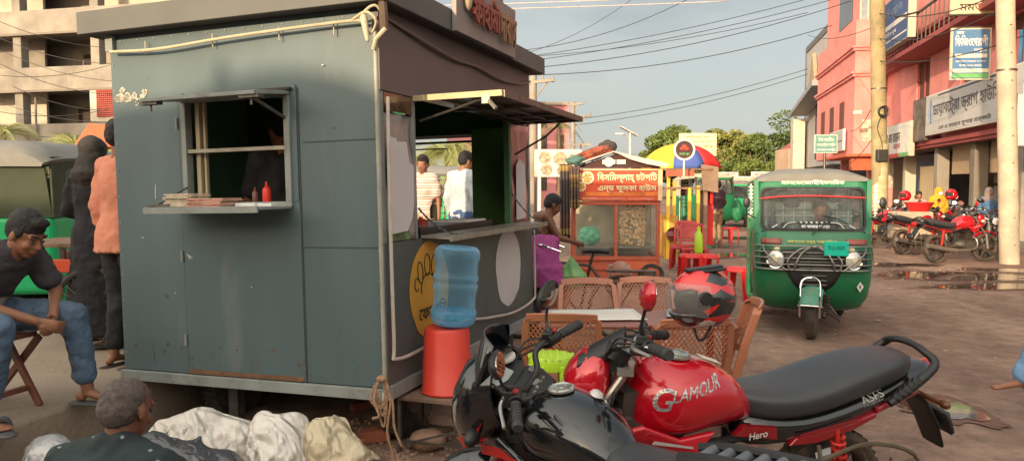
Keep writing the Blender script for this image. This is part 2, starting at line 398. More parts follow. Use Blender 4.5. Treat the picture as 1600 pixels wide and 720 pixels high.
sackm = M('white_woven_sack', (.64, .60, .55), .6, var=.08, scale=4, bump=.35, bscale=160, dirt=.45, dcol=(.27, .21, .16), dscale=4)
sack2 = M('cream_woven_sack', (.55, .47, .33), .6, var=.12, scale=4, bump=.35, bscale=160, dirt=.3, dcol=(.28, .21, .12), dscale=4)
polyg = M('black_plastic_film', (.05, .052, .06), .2, var=.3, scale=5, bump=.5, bscale=14, spec=.9, dirt=.25, dcol=(.22, .21, .22), dscale=7)
clearf = M('grey_clear_film', (.26, .26, .27), .16, var=.5, scale=6, bump=.5, bscale=14, spec=.9)
def crumple(m, sc=5.0, dist=.05, str_=1.0, tex='vor'):
    nt = m.node_tree; b = next((n for n in nt.nodes if n.type == 'BSDF_PRINCIPLED')); L = nt.links.new; t = N(nt, 'ShaderNodeTexCoord')
    n0 = N(nt, 'ShaderNodeTexNoise'); n0.inputs['Scale'].default_value = sc * .5; n0.inputs['Detail'].default_value = 3; L(t.outputs['Object'], n0.inputs['Vector'])
    ad = N(nt, 'ShaderNodeVectorMath', operation='MULTIPLY_ADD'); ad.inputs[1].default_value = (.5,) * 3; L(n0.outputs['Color'], ad.inputs[0]); L(t.outputs['Object'], ad.inputs[2])
    v_ = N(nt, 'ShaderNodeTexNoise'); v_.inputs['Scale'].default_value = sc; v_.inputs['Detail'].default_value = 1.5; v_.inputs['Distortion'].default_value = 2.2; L(t.outputs['Object'], v_.inputs['Vector'])
    rg_ = N(nt, 'ShaderNodeMath', operation='PINGPONG'); rg_.inputs[1].default_value = .12; L(v_.outputs['Fac'], rg_.inputs[0])
    bp = N(nt, 'ShaderNodeBump'); bp.inputs['Strength'].default_value = str_; bp.inputs['Distance'].default_value = dist; L(rg_.outputs[0] if tex == 'film' else v_.outputs['Fac'], bp.inputs['Height'])
    if b.inputs['Normal'].links: L(b.inputs['Normal'].links[0].from_socket, bp.inputs['Normal'])
    L(bp.outputs[0], b.inputs['Normal'])
crumple(sackm, 3.2, .13, .9); crumple(sack2, 3.2, .13, .9)
SG_, PG_ = 'white sacks under the kiosk', 'plastic bundles on the ground by the squatting man'
def heap(name, label, px, Y, rz, m, balls, size, z0, seed, cat='sack', group=SG_, **k):
    o = cloth_heap(name, m, balls, size, z0, seed, label=label, cat=cat, group=group, **k); o.location = (at(px, 290, Y).x, Y, 0); o.rotation_euler = (0, 0, rz); return o
heap('woven_sack', 'low white woven sack slumped directly right of the squatting man', 300, 4.42, -.15, sackm, [(0, .02, .10, .17), (.22, .05, .05, .15), (-.20, .02, .04, .14)], (1.0, .85), .36, 3)
heap('woven_sack', 'tattered white sack in the middle with a raised crumpled top', 432, 4.25, .2, sackm, [(0, 0, .14, .15), (.07, .03, .22, .07), (-.10, .06, .25, .05), (.0, -.12, .08, .1)], (.85, .85), .40, 5, stiff=2)
heap('woven_sack', 'cream sack at the right with a pointed folded peak', 505, 4.28, -.3, sack2, [(0, 0, .12, .14), (-.03, .02, .29, .04), (.14, 0, .05, .10)], (.76, .76), .42, 11)
heap('plastic_bundle', 'bundle of shiny black plastic right of the squatting man, below the white sack', 278, 3.85, .3, polyg, [(0, 0, .14, .13), (.17, .03, .10, .10), (-.16, .05, .22, .10)], (.85, .7), .40, 21, 'plastic bundle', PG_, shrink=.22, stiff=.6)
heap('plastic_bundle', 'grey clear plastic heap left of the squatting man', 96, 3.8, -.2, clearf, [(0, 0, .14, .12), (-.16, .04, .20, .10)], (.8, .7), .42, 31, 'plastic bundle', PG_, shrink=.25, stiff=.6)
# ------------------------------------------------------------------ common materials
STR = (sin(radians(19.5)), cos(radians(19.5)))       # street direction
def S(u, v_, z=0): return V((u * STR[0] + v_ * STR[1], u * STR[1] - v_ * STR[0], z))
conc = M('concrete', (.225, .20, .17), .9, var=.3, scale=.7, bump=.25, bscale=9, dirt=.42, dcol=(.13, .11, .09), dscale=.5)
conc2 = M('concrete_dark', (.17, .145, .12), .9, var=.2, scale=.8, bump=.3, bscale=12)
plaster_w = M('white_plaster', (.42, .38, .31), .85, var=.1, scale=1, dirt=.35, dcol=(.25, .21, .17), dscale=.8, bump=.1, bscale=20)
pinkm = M('pink_paint', (.60, .22, .20), .8, var=.13, scale=1.0, dirt=.34, dcol=(.38, .12, .11), dscale=.7, bump=.1, bscale=20)
pinkd = M('maroon_paint', (.30, .07, .07), .75, var=.1, scale=1)
greyb = M('grey_facade', (.34, .33, .33), .7, var=.08, scale=1, dirt=.25, dcol=(.2, .19, .18))
dark = M('dark_recess', (.035, .026, .022), .9, var=.3, scale=2)
blackm = M('black_plastic', (.014, .014, .015), .42, var=.25, scale=14, bump=.12, bscale=220, dirt=.3, dcol=(.055, .045, .036), dscale=9)
gunm = M('dull_steel', (.13, .12, .11), .45, .8, var=.2, scale=12, dirt=.4, dcol=(.06, .035, .02), dscale=8)
steel = M('steel', (.42, .40, .37), .32, .9, var=.12, scale=12, dirt=.3, dcol=(.1, .06, .04), dscale=6)
chrome = M('chrome', (.75, .73, .7), .08, 1, var=.04, dirt=.15, dcol=(.25, .18, .12), dscale=10)
rubber = M('tyre_rubber', (.03, .027, .025), .85, var=.3, scale=9, bump=.5, bscale=55, dirt=.75, dcol=(.12, .085, .06), dscale=4)
wood = M('old_wood', (.17, .10, .06), .8, var=.35, scale=9, bump=.3, bscale=30, stretch=(1, 1, .15))
wire_m = M('black_wire', (.035, .033, .035), .6)
white_p = M('white_plastic', (.6, .57, .52), .5, var=.07, scale=8, dirt=.25, dcol=(.3, .25, .2), dscale=6)
signw = M('sign_white', (.56, .54, .50), .6, var=.08, scale=3, dirt=.2, dcol=(.3, .27, .23), dscale=2)

# ------------------------------------------------------------------ ground
def ground_mat():
    m = bpy.data.materials.new('dirt_road'); m.use_nodes = True; nt = m.node_tree; b = nt.nodes['Principled BSDF']; L = nt.links.new
    t = N(nt, 'ShaderNodeTexCoord')
    def nz(sc, de=6, ro=.6, src=None):
        n = N(nt, 'ShaderNodeTexNoise'); n.inputs['Scale'].default_value = sc; n.inputs['Detail'].default_value = de; n.inputs['Roughness'].default_value = ro
        L(src or t.outputs['Object'], n.inputs['Vector']); return n
    mp = N(nt, 'ShaderNodeMapping'); mp.inputs['Rotation'].default_value = (0, 0, radians(19.5)); mp.inputs['Scale'].default_value = (1.0, .28, 1); L(t.outputs['Object'], mp.inputs[0])
    big = nz(.8, 8, .62, mp.outputs[0]); mid = nz(5, 8, .7); fine = nz(70, 5, .7)
    r = N(nt, 'ShaderNodeValToRGB'); e = r.color_ramp.elements; e[0].position = .30; e[0].color = (.115, .066, .05, 1); e[1].position = .72; e[1].color = (.32, .212, .158, 1)
    q = e.new(.5); q.color = (.215, .138, .103, 1)
    L(big.outputs['Fac'], r.inputs[0])
    r2 = N(nt, 'ShaderNodeMapRange'); r2.inputs[1].default_value = .3; r2.inputs[2].default_value = .7; r2.inputs[3].default_value = .62; r2.inputs[4].default_value = 1.38; L(mid.outputs['Fac'], r2.inputs[0])
    vm = N(nt, 'ShaderNodeVectorMath', operation='SCALE'); L(r.outputs[0], vm.inputs[0]); L(r2.outputs[0], vm.inputs['Scale'])
    vo = N(nt, 'ShaderNodeTexVoronoi'); vo.inputs['Scale'].default_value = 13; L(t.outputs['Object'], vo.inputs['Vector'])
    ml = N(nt, 'ShaderNodeMath', operation='LESS_THAN'); ml.inputs[1].default_value = .085; L(vo.outputs['Distance'], ml.inputs[0])
    pick = N(nt, 'ShaderNodeMath', operation='GREATER_THAN'); pick.inputs[1].default_value = .56; L(mid.outputs['Fac'], pick.inputs[0])
    mm = N(nt, 'ShaderNodeMath', operation='MULTIPLY'); L(ml.outputs[0], mm.inputs[0]); L(pick.outputs[0], mm.inputs[1])
    mx_ = N(nt, 'ShaderNodeMixRGB'); L(mm.outputs[0], mx_.inputs[0]); L(vm.outputs[0], mx_.inputs[1]); mx_.inputs[2].default_value = (.3, .22, .18, 1)
    L(mx_.outputs[0], b.inputs['Base Color'])
    rr = N(nt, 'ShaderNodeMapRange'); rr.inputs[1].default_value = .3; rr.inputs[2].default_value = .46; rr.inputs[3].default_value = .42; rr.inputs[4].default_value = .9; L(big.outputs['Fac'], rr.inputs[0]); L(rr.outputs[0], b.inputs['Roughness'])
    b.inputs['Specular IOR Level'].default_value = .35
    bp = N(nt, 'ShaderNodeBump'); bp.inputs['Strength'].default_value = .8; bp.inputs['Distance'].default_value = .055; ad = N(nt, 'ShaderNodeMath', operation='MULTIPLY_ADD'); ad.inputs[1].default_value = .35
    L(fine.outputs['Fac'], ad.inputs[0]); L(mid.outputs['Fac'], ad.inputs[2]); L(ad.outputs[0], bp.inputs['Height']); L(bp.outputs[0], b.inputs['Normal'])
    return m
groundm = ground_mat()
def hgt(x, y):
    if x < -14 or x > 22 or y < -2 or y > 40: return 0
    k_ = .3 if (x > 4 and 8 < y < 22) else 1
    return k_ * .022 * noise.noise(V((x * .8, y * .5, 0))) + k_ * .012 * noise.noise(V((x * 3, y * 2.2, 5)))
g = MB()
xs = [-400, -120, -40, -15] + [-14 + i * .25 for i in range(145)] + [23, 60, 150, 400]; ys = [-300, -60, -10, -3] + [-2 + i * .25 for i in range(168)] + [41, 80, 200, 900]
for y in ys:
    for x in xs: g.v.append(V((x, y, hgt(x, y))))
nx = len(xs)
for j in range(len(ys) - 1):
    for i in range(nx - 1): g.f.append([j * nx + i, j * nx + i + 1, (j + 1) * nx + i + 1, (j + 1) * nx + i])
tag(g.build('ground', groundm, smooth=180), kind='structure')
# raised pavement on the left with its kerb face
pavem = M('pavement_dust', (.235, .18, .135), .9, var=.2, scale=1.6, bump=.5, bscale=26, dirt=.35, dcol=(.14, .1, .075), dscale=1.2)
ed = [(-3.55, 1.0), (-2.95, 3.0), (-2.66, 3.97), (-2.36, 5.02), (-1.9, 6.7), (-1.35, 8.7), (-.8, 11.0), (-1.6, 12.2)]
ed2 = [(x + .02 * sin(i * 5), y) for i, (x, y) in enumerate([tuple(p[:2]) for p in catmull([(a, b, 0) for a, b in ed], 5)])]
out = [(x, y, .33) for x, y in ed2]
mb = MB(); mb.prism([(x, y, -.1) for x, y in ed2] + [(-6, 13, -.1), (-60, 13.2, -.1), (-60, 1, -.1)], (0, 0, .43))
tag(mb.build('pavement', pavem, smooth=30, bevel=.025), kind='structure')
mb = MB(); mb.prism([(-1.3, 14.2, -.1), (-60, 14.6, -.1), (-60, 60, -.1), (-1.5, 60, -.1)], (0, 0, .36)); tag(mb.build('far_road_island', pavem, smooth=30), kind='structure')
mb = MB(); mb.bb(-30, -3.2, 13.6, 13.9, .0, .52); tag(mb.build('kerb', conc, bevel=.02), kind='structure')

waterm = M('muddy_water', (.075, .045, .035), .04, var=.2, scale=3, bump=.02, bscale=6, spec=.9)
mudm = M('wet_mud_m', (.085, .048, .038), .38, var=.3, scale=5, bump=.8, bscale=14)
def puddle(cx, cy, rx, ry, seed, ang=0, z=.018):
    mb = MB(); pts = []; n = 64
    for k in range(n):
        t = 2 * pi * k / n; r = 1 + .45 * noise.noise(V((cos(t) * 1.5, sin(t) * 1.5, seed))) + .22 * noise.noise(V((cos(t) * 5, sin(t) * 5, seed + 3)))
        x, y = rx * r * cos(t), ry * r * sin(t); pts.append((cx + x * cos(ang) - y * sin(ang), cy + x * sin(ang) + y * cos(ang), hgt(cx, cy) + (.010 if z > .02 else .013)))
    mb.quad(*pts); c_ = V((cx, cy, 0)); md = MB(); md.quad(*[V((c_.x + (V(p).x - c_.x) * (1.25 + .25 * noise.noise(V((k * .4, seed, 1)))), c_.y + (V(p).y - c_.y) * (1.35 + .4 * noise.noise(V((k * .3, seed, 7)))), pts[0][2] - .004)) for k, p in enumerate(pts)]); tag(md.build('wet_mud', mudm, smooth=0), kind='structure'); return tag(mb.build('puddle', waterm, smooth=0), kind='structure')
pp = G(1500, 432); puddle(pp.x, pp.y, 1.25, .62, 1, -.1, .03); pp = G(1590, 448); puddle(pp.x, pp.y, 1.3, .3, 2, .05, .03)
pp = G(1590, 424); puddle(pp.x + .5, pp.y, 1.4, .3, 8, -.2, .03)
pp = G(1452, 636); puddle(pp.x + .05, pp.y, .24, .30, 3, .2); pp = G(1130, 400); puddle(pp.x, pp.y, 1.0, .5, 4, .2); pp = G(1090, 385); puddle(pp.x, pp.y, .9, .5, 5)
pp = G(1400, 414); puddle(pp.x, pp.y, .6, .3, 9, .0, .03); pp = G(1135, 372); puddle(pp.x, pp.y, 1.3, .5, 11)

# rubble, bricks and stones: near ones are things
brickm = M('brick_red', (.32, .10, .055), .9, var=.25, scale=8, bump=.5, bscale=30, dirt=.3, dcol=(.2, .13, .09), dscale=6)
stonem = M('stone', (.27, .17, .12), .9, var=.25, scale=6, bump=.5, bscale=25, dirt=.3)
mb = MB(); rr = random.Random(3)
def peb(mb, x, y, s, z=0):
    R = Matrix.Rotation(rr.random() * 6, 3, 'Z') @ Matrix.Rotation(rr.random(), 3, 'X'); mb.box((x, y, z + s * .25), (s * rr.uniform(.8, 1.6), s, s * .7), R)
for i in range(900):
    a = rr.random()
    if a < .35: p = G(rr.uniform(530, 760), rr.uniform(655, 735))
    elif a < .6: p = G(rr.uniform(420, 640), rr.uniform(690, 740))
    elif a < .8: p = V((rr.uniform(5.5, 10), rr.uniform(11.5, 14.5), 0))
    else: p = V((rr.uniform(-.2, 9), rr.uniform(3.0, 15), 0))
    peb(mb, p.x, p.y, rr.uniform(.006, .028))
tag(mb.build('scattered_rubble', stonem, smooth=0, bevel=.003), 'small chips of brick and stone scattered on the dirt ground', 'rubble', kind='stuff')
mb = MB()
for i in range(90):
    x, y = (rr.uniform(.5, 9), rr.uniform(4, 14)) if i < 60 else (rr.uniform(5, 9), rr.uniform(11.5, 15)); a = rr.random() * 6; s_ = rr.uniform(.012, .05); mb.quad(*[(x + s_ * cos(a + k * 1.4) * rr.uniform(.5, 1.2), y + s_ * sin(a + k * 1.4), hgt(x, y) + .012 + rr.uniform(0, .012)) for k in range(4)])
tag(mb.build('litter_scraps', M('litter', (.42, .30, .20), .8, var=.7, scale=3), smooth=0), 'small scraps of paper and leaves littering the dirt road', 'litter', kind='stuff')
def brickobj(px, py, rz, label, s=1, name='broken_brick', m=brickm, rx=0):
    p = G(px, py); mb = MB(); mb.box((0, 0, 0), (.19 * s, .1 * s, .07 * s)); o = mb.build(name, m, None, smooth=0, bevel=.006)
    o.location = (p.x, p.y, .04 * s + .005); o.rotation_euler = (rx, 0, rz); tag(o, label, 'brick', 'broken bricks on the ground under the kiosk'); return o
brickobj(585, 690, .3, 'broken red brick lying just left of the hanging rope end', 1)
brickobj(540, 712, -.4, 'largest broken brick on the ground below the cream sack', 1.15, rx=.2)
brickobj(460, 722, .1, 'broken orange brick at the bottom edge below the white sacks', 1.1)
brickobj(565, 640, .8, 'small brick piece in the shade beside the sacks', .8)
for i, (px, py, s, lb) in enumerate([(668, 702, .085, 'round pale stone against the kiosk wheel under the stand'), (688, 676, .075, 'smaller brown stone behind the round pale stone by the wheel'), (650, 672, .05, 'dark stone wedged against the kiosk tyre')]):
    p = G(px, py); o = blob('stone', stonem, (p.x, p.y, s * .7), (s * 1.3, s, s * .8), amp=.15, freq=1.5, seed=i + 3, crease=.2, sub=4); tag(o, lb, 'stone', 'stones by the kiosk wheel')

# ------------------------------------------------------------------ pink building on the right
RB = thing('pink_building', 'tall pink building with balconies, signboards and shuttered ground floor on the right', 'building', (14.7, 25, 0), radians(-12.5))
# local: x<0 towards the street, +y away from the camera
shutterm = banded('rolling_shutter', [(0, (.42, .33, .2)), (.45, (.30, .23, .14)), (.55, (.5, .4, .25))], 'Y', 4.5, .6)
winm = M('window_glass_dark', (.06, .05, .045), .12, var=.3, scale=1.5, spec=.7)
grillm = brick('brown_lattice', (.15, .055, .045), (.2, .07, .05), (.05, .018, .015), 5.0, .8, .3, .3, .05)
x0, x1 = -14, 19
mb = MB(); wins = [(-9, -7, 4.9, 6.3), (-5.5, -3.2, 4.9, 6.3), (-1.5, .2, 4.8, 6.3), (3.4, 5.0, 4.6, 6.35), (-4, -2, 9, 10.6), (4, 6.4, 9.0, 10.6), (7.2, 8.8, 9.0, 10.4)]
mb.gridholes((0, 0, 0), (0, 1, 0), (0, 0, 1), (x0, x1), (3.1, 13), wins); mb.build('upper_wall', pinkm, RB, smooth=0, solid=-.25)
for a, b, c, d in wins:
    m2 = MB(); m2.bb(.12, .16, a, b, c, d); wo_ = m2.build('window', grillm if c < 8 else winm, RB, smooth=0)
    m2 = MB()
    for q in (a, (a + b) / 2, b): m2.bb(.05, .1, q - .03, q + .03, c, d)
    for q in (c, d): m2.bb(.05, .1, a, b, q - .03, q + .03)
    m2.build('window_frame', pinkd, wo_, smooth=0)
    m2 = MB(); m2.bb(-.35, .0, a - .15, b + .15, d + .05, d + .13); m2.build('sunshade', pinkm, RB, smooth=0)
# floor ledges (double mouldings)
for z in (3.05, 6.55, 7.15, 10.9):
    m2 = MB(); m2.bb(-.42, -.02, x0, 9.4, z, z + .14); m2.bb(-.34, -.02, x0, 9.4, z - .1, z - .002); m2.build('ledge', pinkd if z < 8 else pinkm, RB, smooth=0)
# balcony slab underside & sign deck
m2 = MB(); m2.bb(-1.1, -.02, -6, 5.9, 6.34, 6.5); m2.build('balcony', pinkd, RB, smooth=0)
m2 = MB()
for i in range(26): m2.bb(-1.05, -1.02, -5.9 + i * .45, -5.86 + i * .45, 6.5, 7.5)
m2.bb(-1.08, -1.0, -6, 5.9, 7.5, 7.56); m2.build('railing', gunm, RB, smooth=0)
# projecting stair block at the far end
m2 = MB(); m2.bb(-1.35, -.02, 9.4, 19, 3.0, 9.0); m2.build('corner_block', pinkm, RB, smooth=0, bevel=.02)
for z in (6.6, 7.75):
    m2 = MB(); m2.bb(-1.52, -.03, 9.22, 19.1, z, z + .12); m2.bb(-1.45, -.04, 9.3, 19.0, z - .12, z - .003); m2.build('ledge', pinkm, RB, smooth=0)
m2 = MB(); m2.bb(-1.7, -.03, 9.1, 14, 2.9, 3.02); m2.bb(-1.4, -.05, 9.5, 9.9, 2.3, 2.895); m2.build('ledge', M('orange_red_paint', (.45, .09, .04), .7), RB, smooth=0)
m2 = MB(); m2.bb(-.9, -.02, 11.0, 19, 9.003, 13); m2.build('stair_tower', pinkm, RB, smooth=0)
m2 = MB(); m2.bb(-.86, -.2, 10.94, 10.99, 9.2, 10.6); wo_ = m2.build('window', M('pale_glass', (.2, .24, .27), .15), RB, smooth=0)
m2 = MB()
for q in (-.86, -.54, -.2): m2.bb(q - .03, q + .03, 10.9, 10.935, 9.1, 10.7)
m2.build('window_frame', plaster_w, wo_, smooth=0)
m2 = MB(); m2.bb(-.93, -.903, 12.4, 15.5, 9.6, 11.8); m2.build('window', winm, RB, smooth=0)
for yy in (12, 14.5, 17):   # windows on the street face of the block
    m2 = MB(); m2.bb(-1.38, -1.355, yy - .5, yy + .5, 4.2, 5.6); m2.build('window', grillm, RB, smooth=0)
# ground floor: back wall, columns, shutters, canopy
m2 = MB(); m2.bb(2.6, 2.8, x0, x1, 0, 3.3); m2.build('back_wall', M('shop_wall', (.28, .21, .15), .85, var=.2, scale=.8), RB, smooth=0)
m2 = MB(); m2.bb(0.02, 2.6, x0, x1, 3.0, 3.1); m2.build('shop_ceiling', conc2, RB, smooth=0)
for yy, mt in ((-9, plaster_w), (-4.6, conc), (-1.2, conc2), (2.3, conc), (6.2, plaster_w), (9.6, pinkm), (12.5, pinkm), (18.8, pinkm)):
    m2 = MB(); m2.bb(-.04, .36, yy - .19, yy + .19, 0, 3.0); m2.build('column', mt, RB, smooth=0, bevel=.015)
m2 = MB(); m2.bb(.5, .56, 2.8, 6.0, .2, 2.35); m2.build('rolling_shutter', shutterm, RB, smooth=0)
m2 = MB(); m2.bb(.4, .95, -4, 2.0, 2.0, 2.99); m2.build('shop_bulkhead', M('beige_board', (.36, .26, .17), .8, var=.1), RB, smooth=0)
m2 = MB(); m2.bb(1.6, 1.66, -3.4, 1.6, .1, 1.99); dp = m2.build('shop_front', M('grey_shutter', (.30, .27, .24), .6, var=.1), RB, smooth=0)
m2 = MB()
for z in (.55, 1.05, 1.6): m2.bb(1.55, 1.59, -3.4, 1.6, z, z + .09)
m2.build('shutter_rail', dark, dp, smooth=0)
m2 = MB(); m2.bb(1.2, 2.5, 6.5, 9.3, 0, 2.9); m2.build('stair_recess', M('blue_grey_wall', (.16, .18, .24), .8), RB, smooth=0)
m2 = MB(); m2.bb(-.8, 2.6, x0, x1, -.02, .12); m2.build('shop_step', conc, RB, smooth=0, bevel=.01)
# posters on column and block
for (yy, z, wd, h_, c) in ((9.39, 3.6, 1.0, .95, (.5, .42, .32)), (9.38, 1.5, .5, 1.1, (.5, .44, .36))):
    m2 = MB(); m2.bb(-1.0 if z > 3 else -.04, (-1.0 if z > 3 else -.04) + wd * .8, yy - .005, yy, z, z + h_)
    m2.build('poster', M('torn_posters%d' % int(z * 10), c, .8, var=.3, scale=8, dirt=.6, dcol=(.25, .12, .09), dscale=6), RB, smooth=0)

def lbl_text(parent, m, items, name='lettering', sub_=0):
    mb = MB()
    for (body, o, u, v_, wd, h_) in items: text(mb, body, o, u, v_, wd, h_)
    return mb.build(name, m, parent, smooth=0)
black_ink = M('black_ink', (.03, .025, .03), .6); white_ink = M('white_ink', (.68, .66, .62), .6); red_ink = M('red_ink', (.5, .05, .06), .6); navy = M('navy_board', (.05, .08, .19), .5, var=.2, scale=1.2)
blue_ink = M('blue_ink', (.06, .15, .32), .6); yellow_ink = M('yellow_ink', (.75, .6, .25), .6); green_ink = M('green_ink', (.12, .35, .12), .6)
EB = Matrix.Rotation(radians(-12.5), 4, 'Z'); OB = V((14.7, 25, 0))
def fb(x, y, z): return OB + (EB.to_3x3() @ V((x, y, z)))
RZB = radians(-12.5)
# street signboards (face -x)
def board(name, label, yc, zc, L_, H, x=-.55, thick=.18, face=signw, endm=white_p, tilt=0.0, cat='signboard', group='shop signboards on the pink building'):
    t = thing(name, label, cat, fb(x, yc, zc), RZB, group)
    mb = MB(); mb.bb(-thick / 2, thick / 2, -L_ / 2, L_ / 2, -H / 2, H / 2); mb.build('box_frame', endm, t, smooth=0)
    mb = MB(); mb.bb(-thick / 2 - .012, -thick / 2 - .002, -L_ / 2 + .04, L_ / 2 - .04, -H / 2 + .04, H / 2 - .04); f = mb.build('face_panel', face, t, smooth=0)
    return t, -thick / 2 - .018
U = (0, -1, 0); W = (0, 0, 1)
t, xf = board('shop_signboard', 'long white signboard with grey lettering above the shuttered shop, behind the near pole', -2.4, 4.0, 7.8, 1.35, face=M('pale_sign', (.44, .43, .42), .6, var=.08, scale=1), endm=white_p)
lbl_text(t, M('grey_lettering', (.09, .085, .10), .6), [('ডায়াবেট্রা ড্রাগ হাউিস', (xf, .3, .12), U, W, 5.6, .62), ('এম এ রহমান সুপার মার্কেট', (xf, .3, -.5), U, W, 4.4, .2)])
mb = MB(); mb.lathe([(.30, 0), (.30, .01), (.24, .01), (.24, 0)], (xf, 3.3, .1), 'x', 24); mb.bb(xf - .01, xf, 3.26, 3.34, -.3, .5); mb.build('logo', blue_ink, t, smooth=0)
mb = MB(); mb.bb(xf - .004, xf, -3, 2.6, .56, .60); mb.build('rule_line', black_ink, t, smooth=0)
t, xf = board('shop_signboard', 'small brown picture signboard just left of the long white one', 2.45, 3.95, 1.5, 1.5, x=-.5, face=M('brown_sign', (.13, .105, .08), .6, var=.5, scale=3), endm=gunm)
t, xf = board('shop_signboard', 'white signboard with black and red words and striped bottom edge over the beige shutter', 5.6, 3.35, 5.0, 1.3, x=-.62, endm=plaster_w)
lbl_text(t, M('dark_grey_lettering', (.06, .06, .06), .6), [('ডাঃ এস এম রহমান', (xf, .2, .12), U, W, 3.0, .42)]); lbl_text(t, red_ink, [('চেম্বার', (xf, -.9, -.25), U, W, .9, .26)])
mb = MB(); mb.bb(xf - .004, xf, -2.4, 2.4, -.64, -.5); mb.build('bottom_stripe', red_ink, t, smooth=0); mb = MB(); mb.bb(xf - .008, xf - .005, -2.4, -1.2, -.64, -.5); mb.bb(xf - .008, xf - .005, .5, 1.5, -.64, -.5); mb.build('green_stripe', green_ink, t, smooth=0)
mb = MB(); mb.lathe([(.22, 0), (.22, .01), (.1, .01), (.1, 0)], (xf, 1.9, .15), 'x', 20); mb.build('logo', gunm, t, smooth=0)
t, xf = board('bank_signboard', 'large dark blue billboard tilted along the first floor balcony', 3.5, 7.6, 4.6, 1.8, x=-1.25, thick=.25, face=navy, endm=plaster_w)
lbl_text(t, M('pale_blue_lettering', (.2, .24, .36), .6), [('ইসলািম ব্যাংক', (xf, 0, .35), U, W, 3.3, .5)]); lbl_text(t, white_ink, [('এটিএম বুথ', (xf, 0, -.38), U, W, 1.7, .22)])
mb = MB(); mb.bb(xf - .004, xf, -2.2, 2.2, -.2, -.02); mb.bb(xf - .004, xf, -2.2, 2.2, -.66, -.6); mb.build('rule_line', signw, t, smooth=0)
t, xf = board('shop_signboard', 'pale signboard fixed on the street face of the far pink corner block', 12.2, 3.75, 3.2, 1.0, x=-1.5, thick=.1, face=M('pale_grey_sign', (.36, .36, .36), .6))
mb = MB(); mb.bb(xf - .004, xf, -1.5, 1.5, -.06, -.02); mb.build('rule_line', black_ink, t, smooth=0)
# billboard overhead at the top edge
p = at(1519, 6, 21); t = thing('hanging_signboard', 'cream hanging board cut by the top edge above the blue clinic sign', 'signboard', p, radians(-6), 'hanging boards by the near pole')
mb = MB(); mb.bb(-.56, .56, -.05, .05, -.28, .6); mb.build('panel', M('cream_board', (.5, .44, .3), .7, var=.2, scale=4, dirt=.3), t, smooth=0); mb = MB(); mb.bb(-.6, .6, -.06, .06, -.32, -.283); mb.build('frame', gunm, t, smooth=0)
lbl_text(t, gunm, [('মমতা', (0, -.056, -.1), (1, 0, 0), W, .7, .2)])
# blue physiotherapy sign
p = at(1516, 85, 21); t = thing('clinic_sign', 'blue and white clinic sign with large white heading hung between balcony and pole', 'sign', p, radians(-4), 'hanging boards by the near pole')
mb = MB(); mb.bb(-.53, .53, -.03, .03, -.7, .7); mb.build('frame', M('sign_frame_cream', (.5, .42, .32), .6), t, smooth=0)
mb = MB(); mb.bb(-.48, .48, -.042, -.032, -.66, .66); mb.build('panel', M('clinic_blue', (.07, .17, .33), .6, var=.1), t, smooth=0)
lbl_text(t, white_ink, [('িফিজওেথরাপী', (0, -.046, .36), (1, 0, 0), W, .86, .3), ('েসন্টার', (.24, -.046, .1), (1, 0, 0), W, .34, .13), ('মমতা', (-.3, -.046, .57), (1, 0, 0), W, .2, .08), ('েডন্টাল েকয়ার ও েসবা', (0, -.046, -.2), (1, 0, 0), W, .8, .07), ('মোবাঃ ০১৭১২ ৩৪৫৬৭৮', (0, -.046, -.31), (1, 0, 0), W, .6, .06)])
mb = MB(); mb.bb(-.42, .42, -.047, -.043, -.1, .0); mb.bb(-.47, .47, -.047, -.043, -.5, -.4); mb.build('white_band', M('band_cream', (.6, .56, .45), .6), t, smooth=0)
mb = MB(); mb.bb(-.47, .47, -.047, -.043, -.64, -.53); mb.build('green_band', green_ink, t, smooth=0)
mb = MB(); mb.bar((.5, 0, .72), (1.3, .1, .95), .03); mb.bar((.5, 0, -.7), (1.3, .1, -.6), .03); mb.bar((-.5, .02, .72), (.5, .02, .74), .04); mb.build('bracket', gunm, t, smooth=0)
p = at(1608, 105, 21); t = thing('hanging_sign', 'blue glass-like hanging board partly hidden right of the near pole', 'sign', p, 0, 'hanging boards by the near pole'); mb = MB(); mb.bb(-.32, .4, -.03, .03, -1, 1); mb.build('panel', M('blue_board', (.05, .17, .35), .3, var=.3, scale=3), t, smooth=0); mb = MB(); mb.bb(-.36, .44, -.02, .02, -1.05, -1.003); mb.bb(-.36, -.323, -.02, .02, -1, 1); mb.build('frame', pinkd, t, smooth=0)
p = at(1597, 188, 18); t = thing('hanging_sign', 'narrow white board right of the near pole at sign height', 'sign', p, 0, 'hanging boards by the near pole'); mb = MB(); mb.bb(-.15, .3, -.04, .04, -.6, .6); mb.build('panel', signw, t, smooth=0, bevel=.01); mb = MB(); mb.bb(-.17, -.152, -.05, .05, -.62, .62); mb.build('frame', gunm, t, smooth=0)

# ------------------------------------------------------------------ grey modern building beyond
t = thing('grey_building', 'grey building with blue glass and angular white panels beyond the pink one', 'building', fb(0, 21.3, 0), RZB)
mb = MB(); mb.bb(0, 8, 0, 11, 2.9, 11.6); mb.build('wall', greyb, t, smooth=0)
mb = MB(); mb.bb(-.06, -.01, -.0, 11.1, 11.3, 11.7); mb.bb(-.06, -.01, 0, 11.1, 8.6, 8.75); mb.bb(-.06, -.01, 10.8, 11.1, 3, 11.3); mb.build('dark_trim', M('dark_trim', (.12, .11, .11), .6), t, smooth=0)
bl = M('blue_glass', (.12, .2, .3), .08, var=.2, scale=1, spec=.8)
mb = MB(); mb.bb(-.12, -.02, .3, 5.5, 3.4, 7.9); wn_ = mb.build('window', bl, t, smooth=0)
mb = MB()
for yy in (.3, 2.1, 3.8, 5.5): mb.bb(-.17, -.123, yy - .06, yy + .06, 3.4, 7.9)
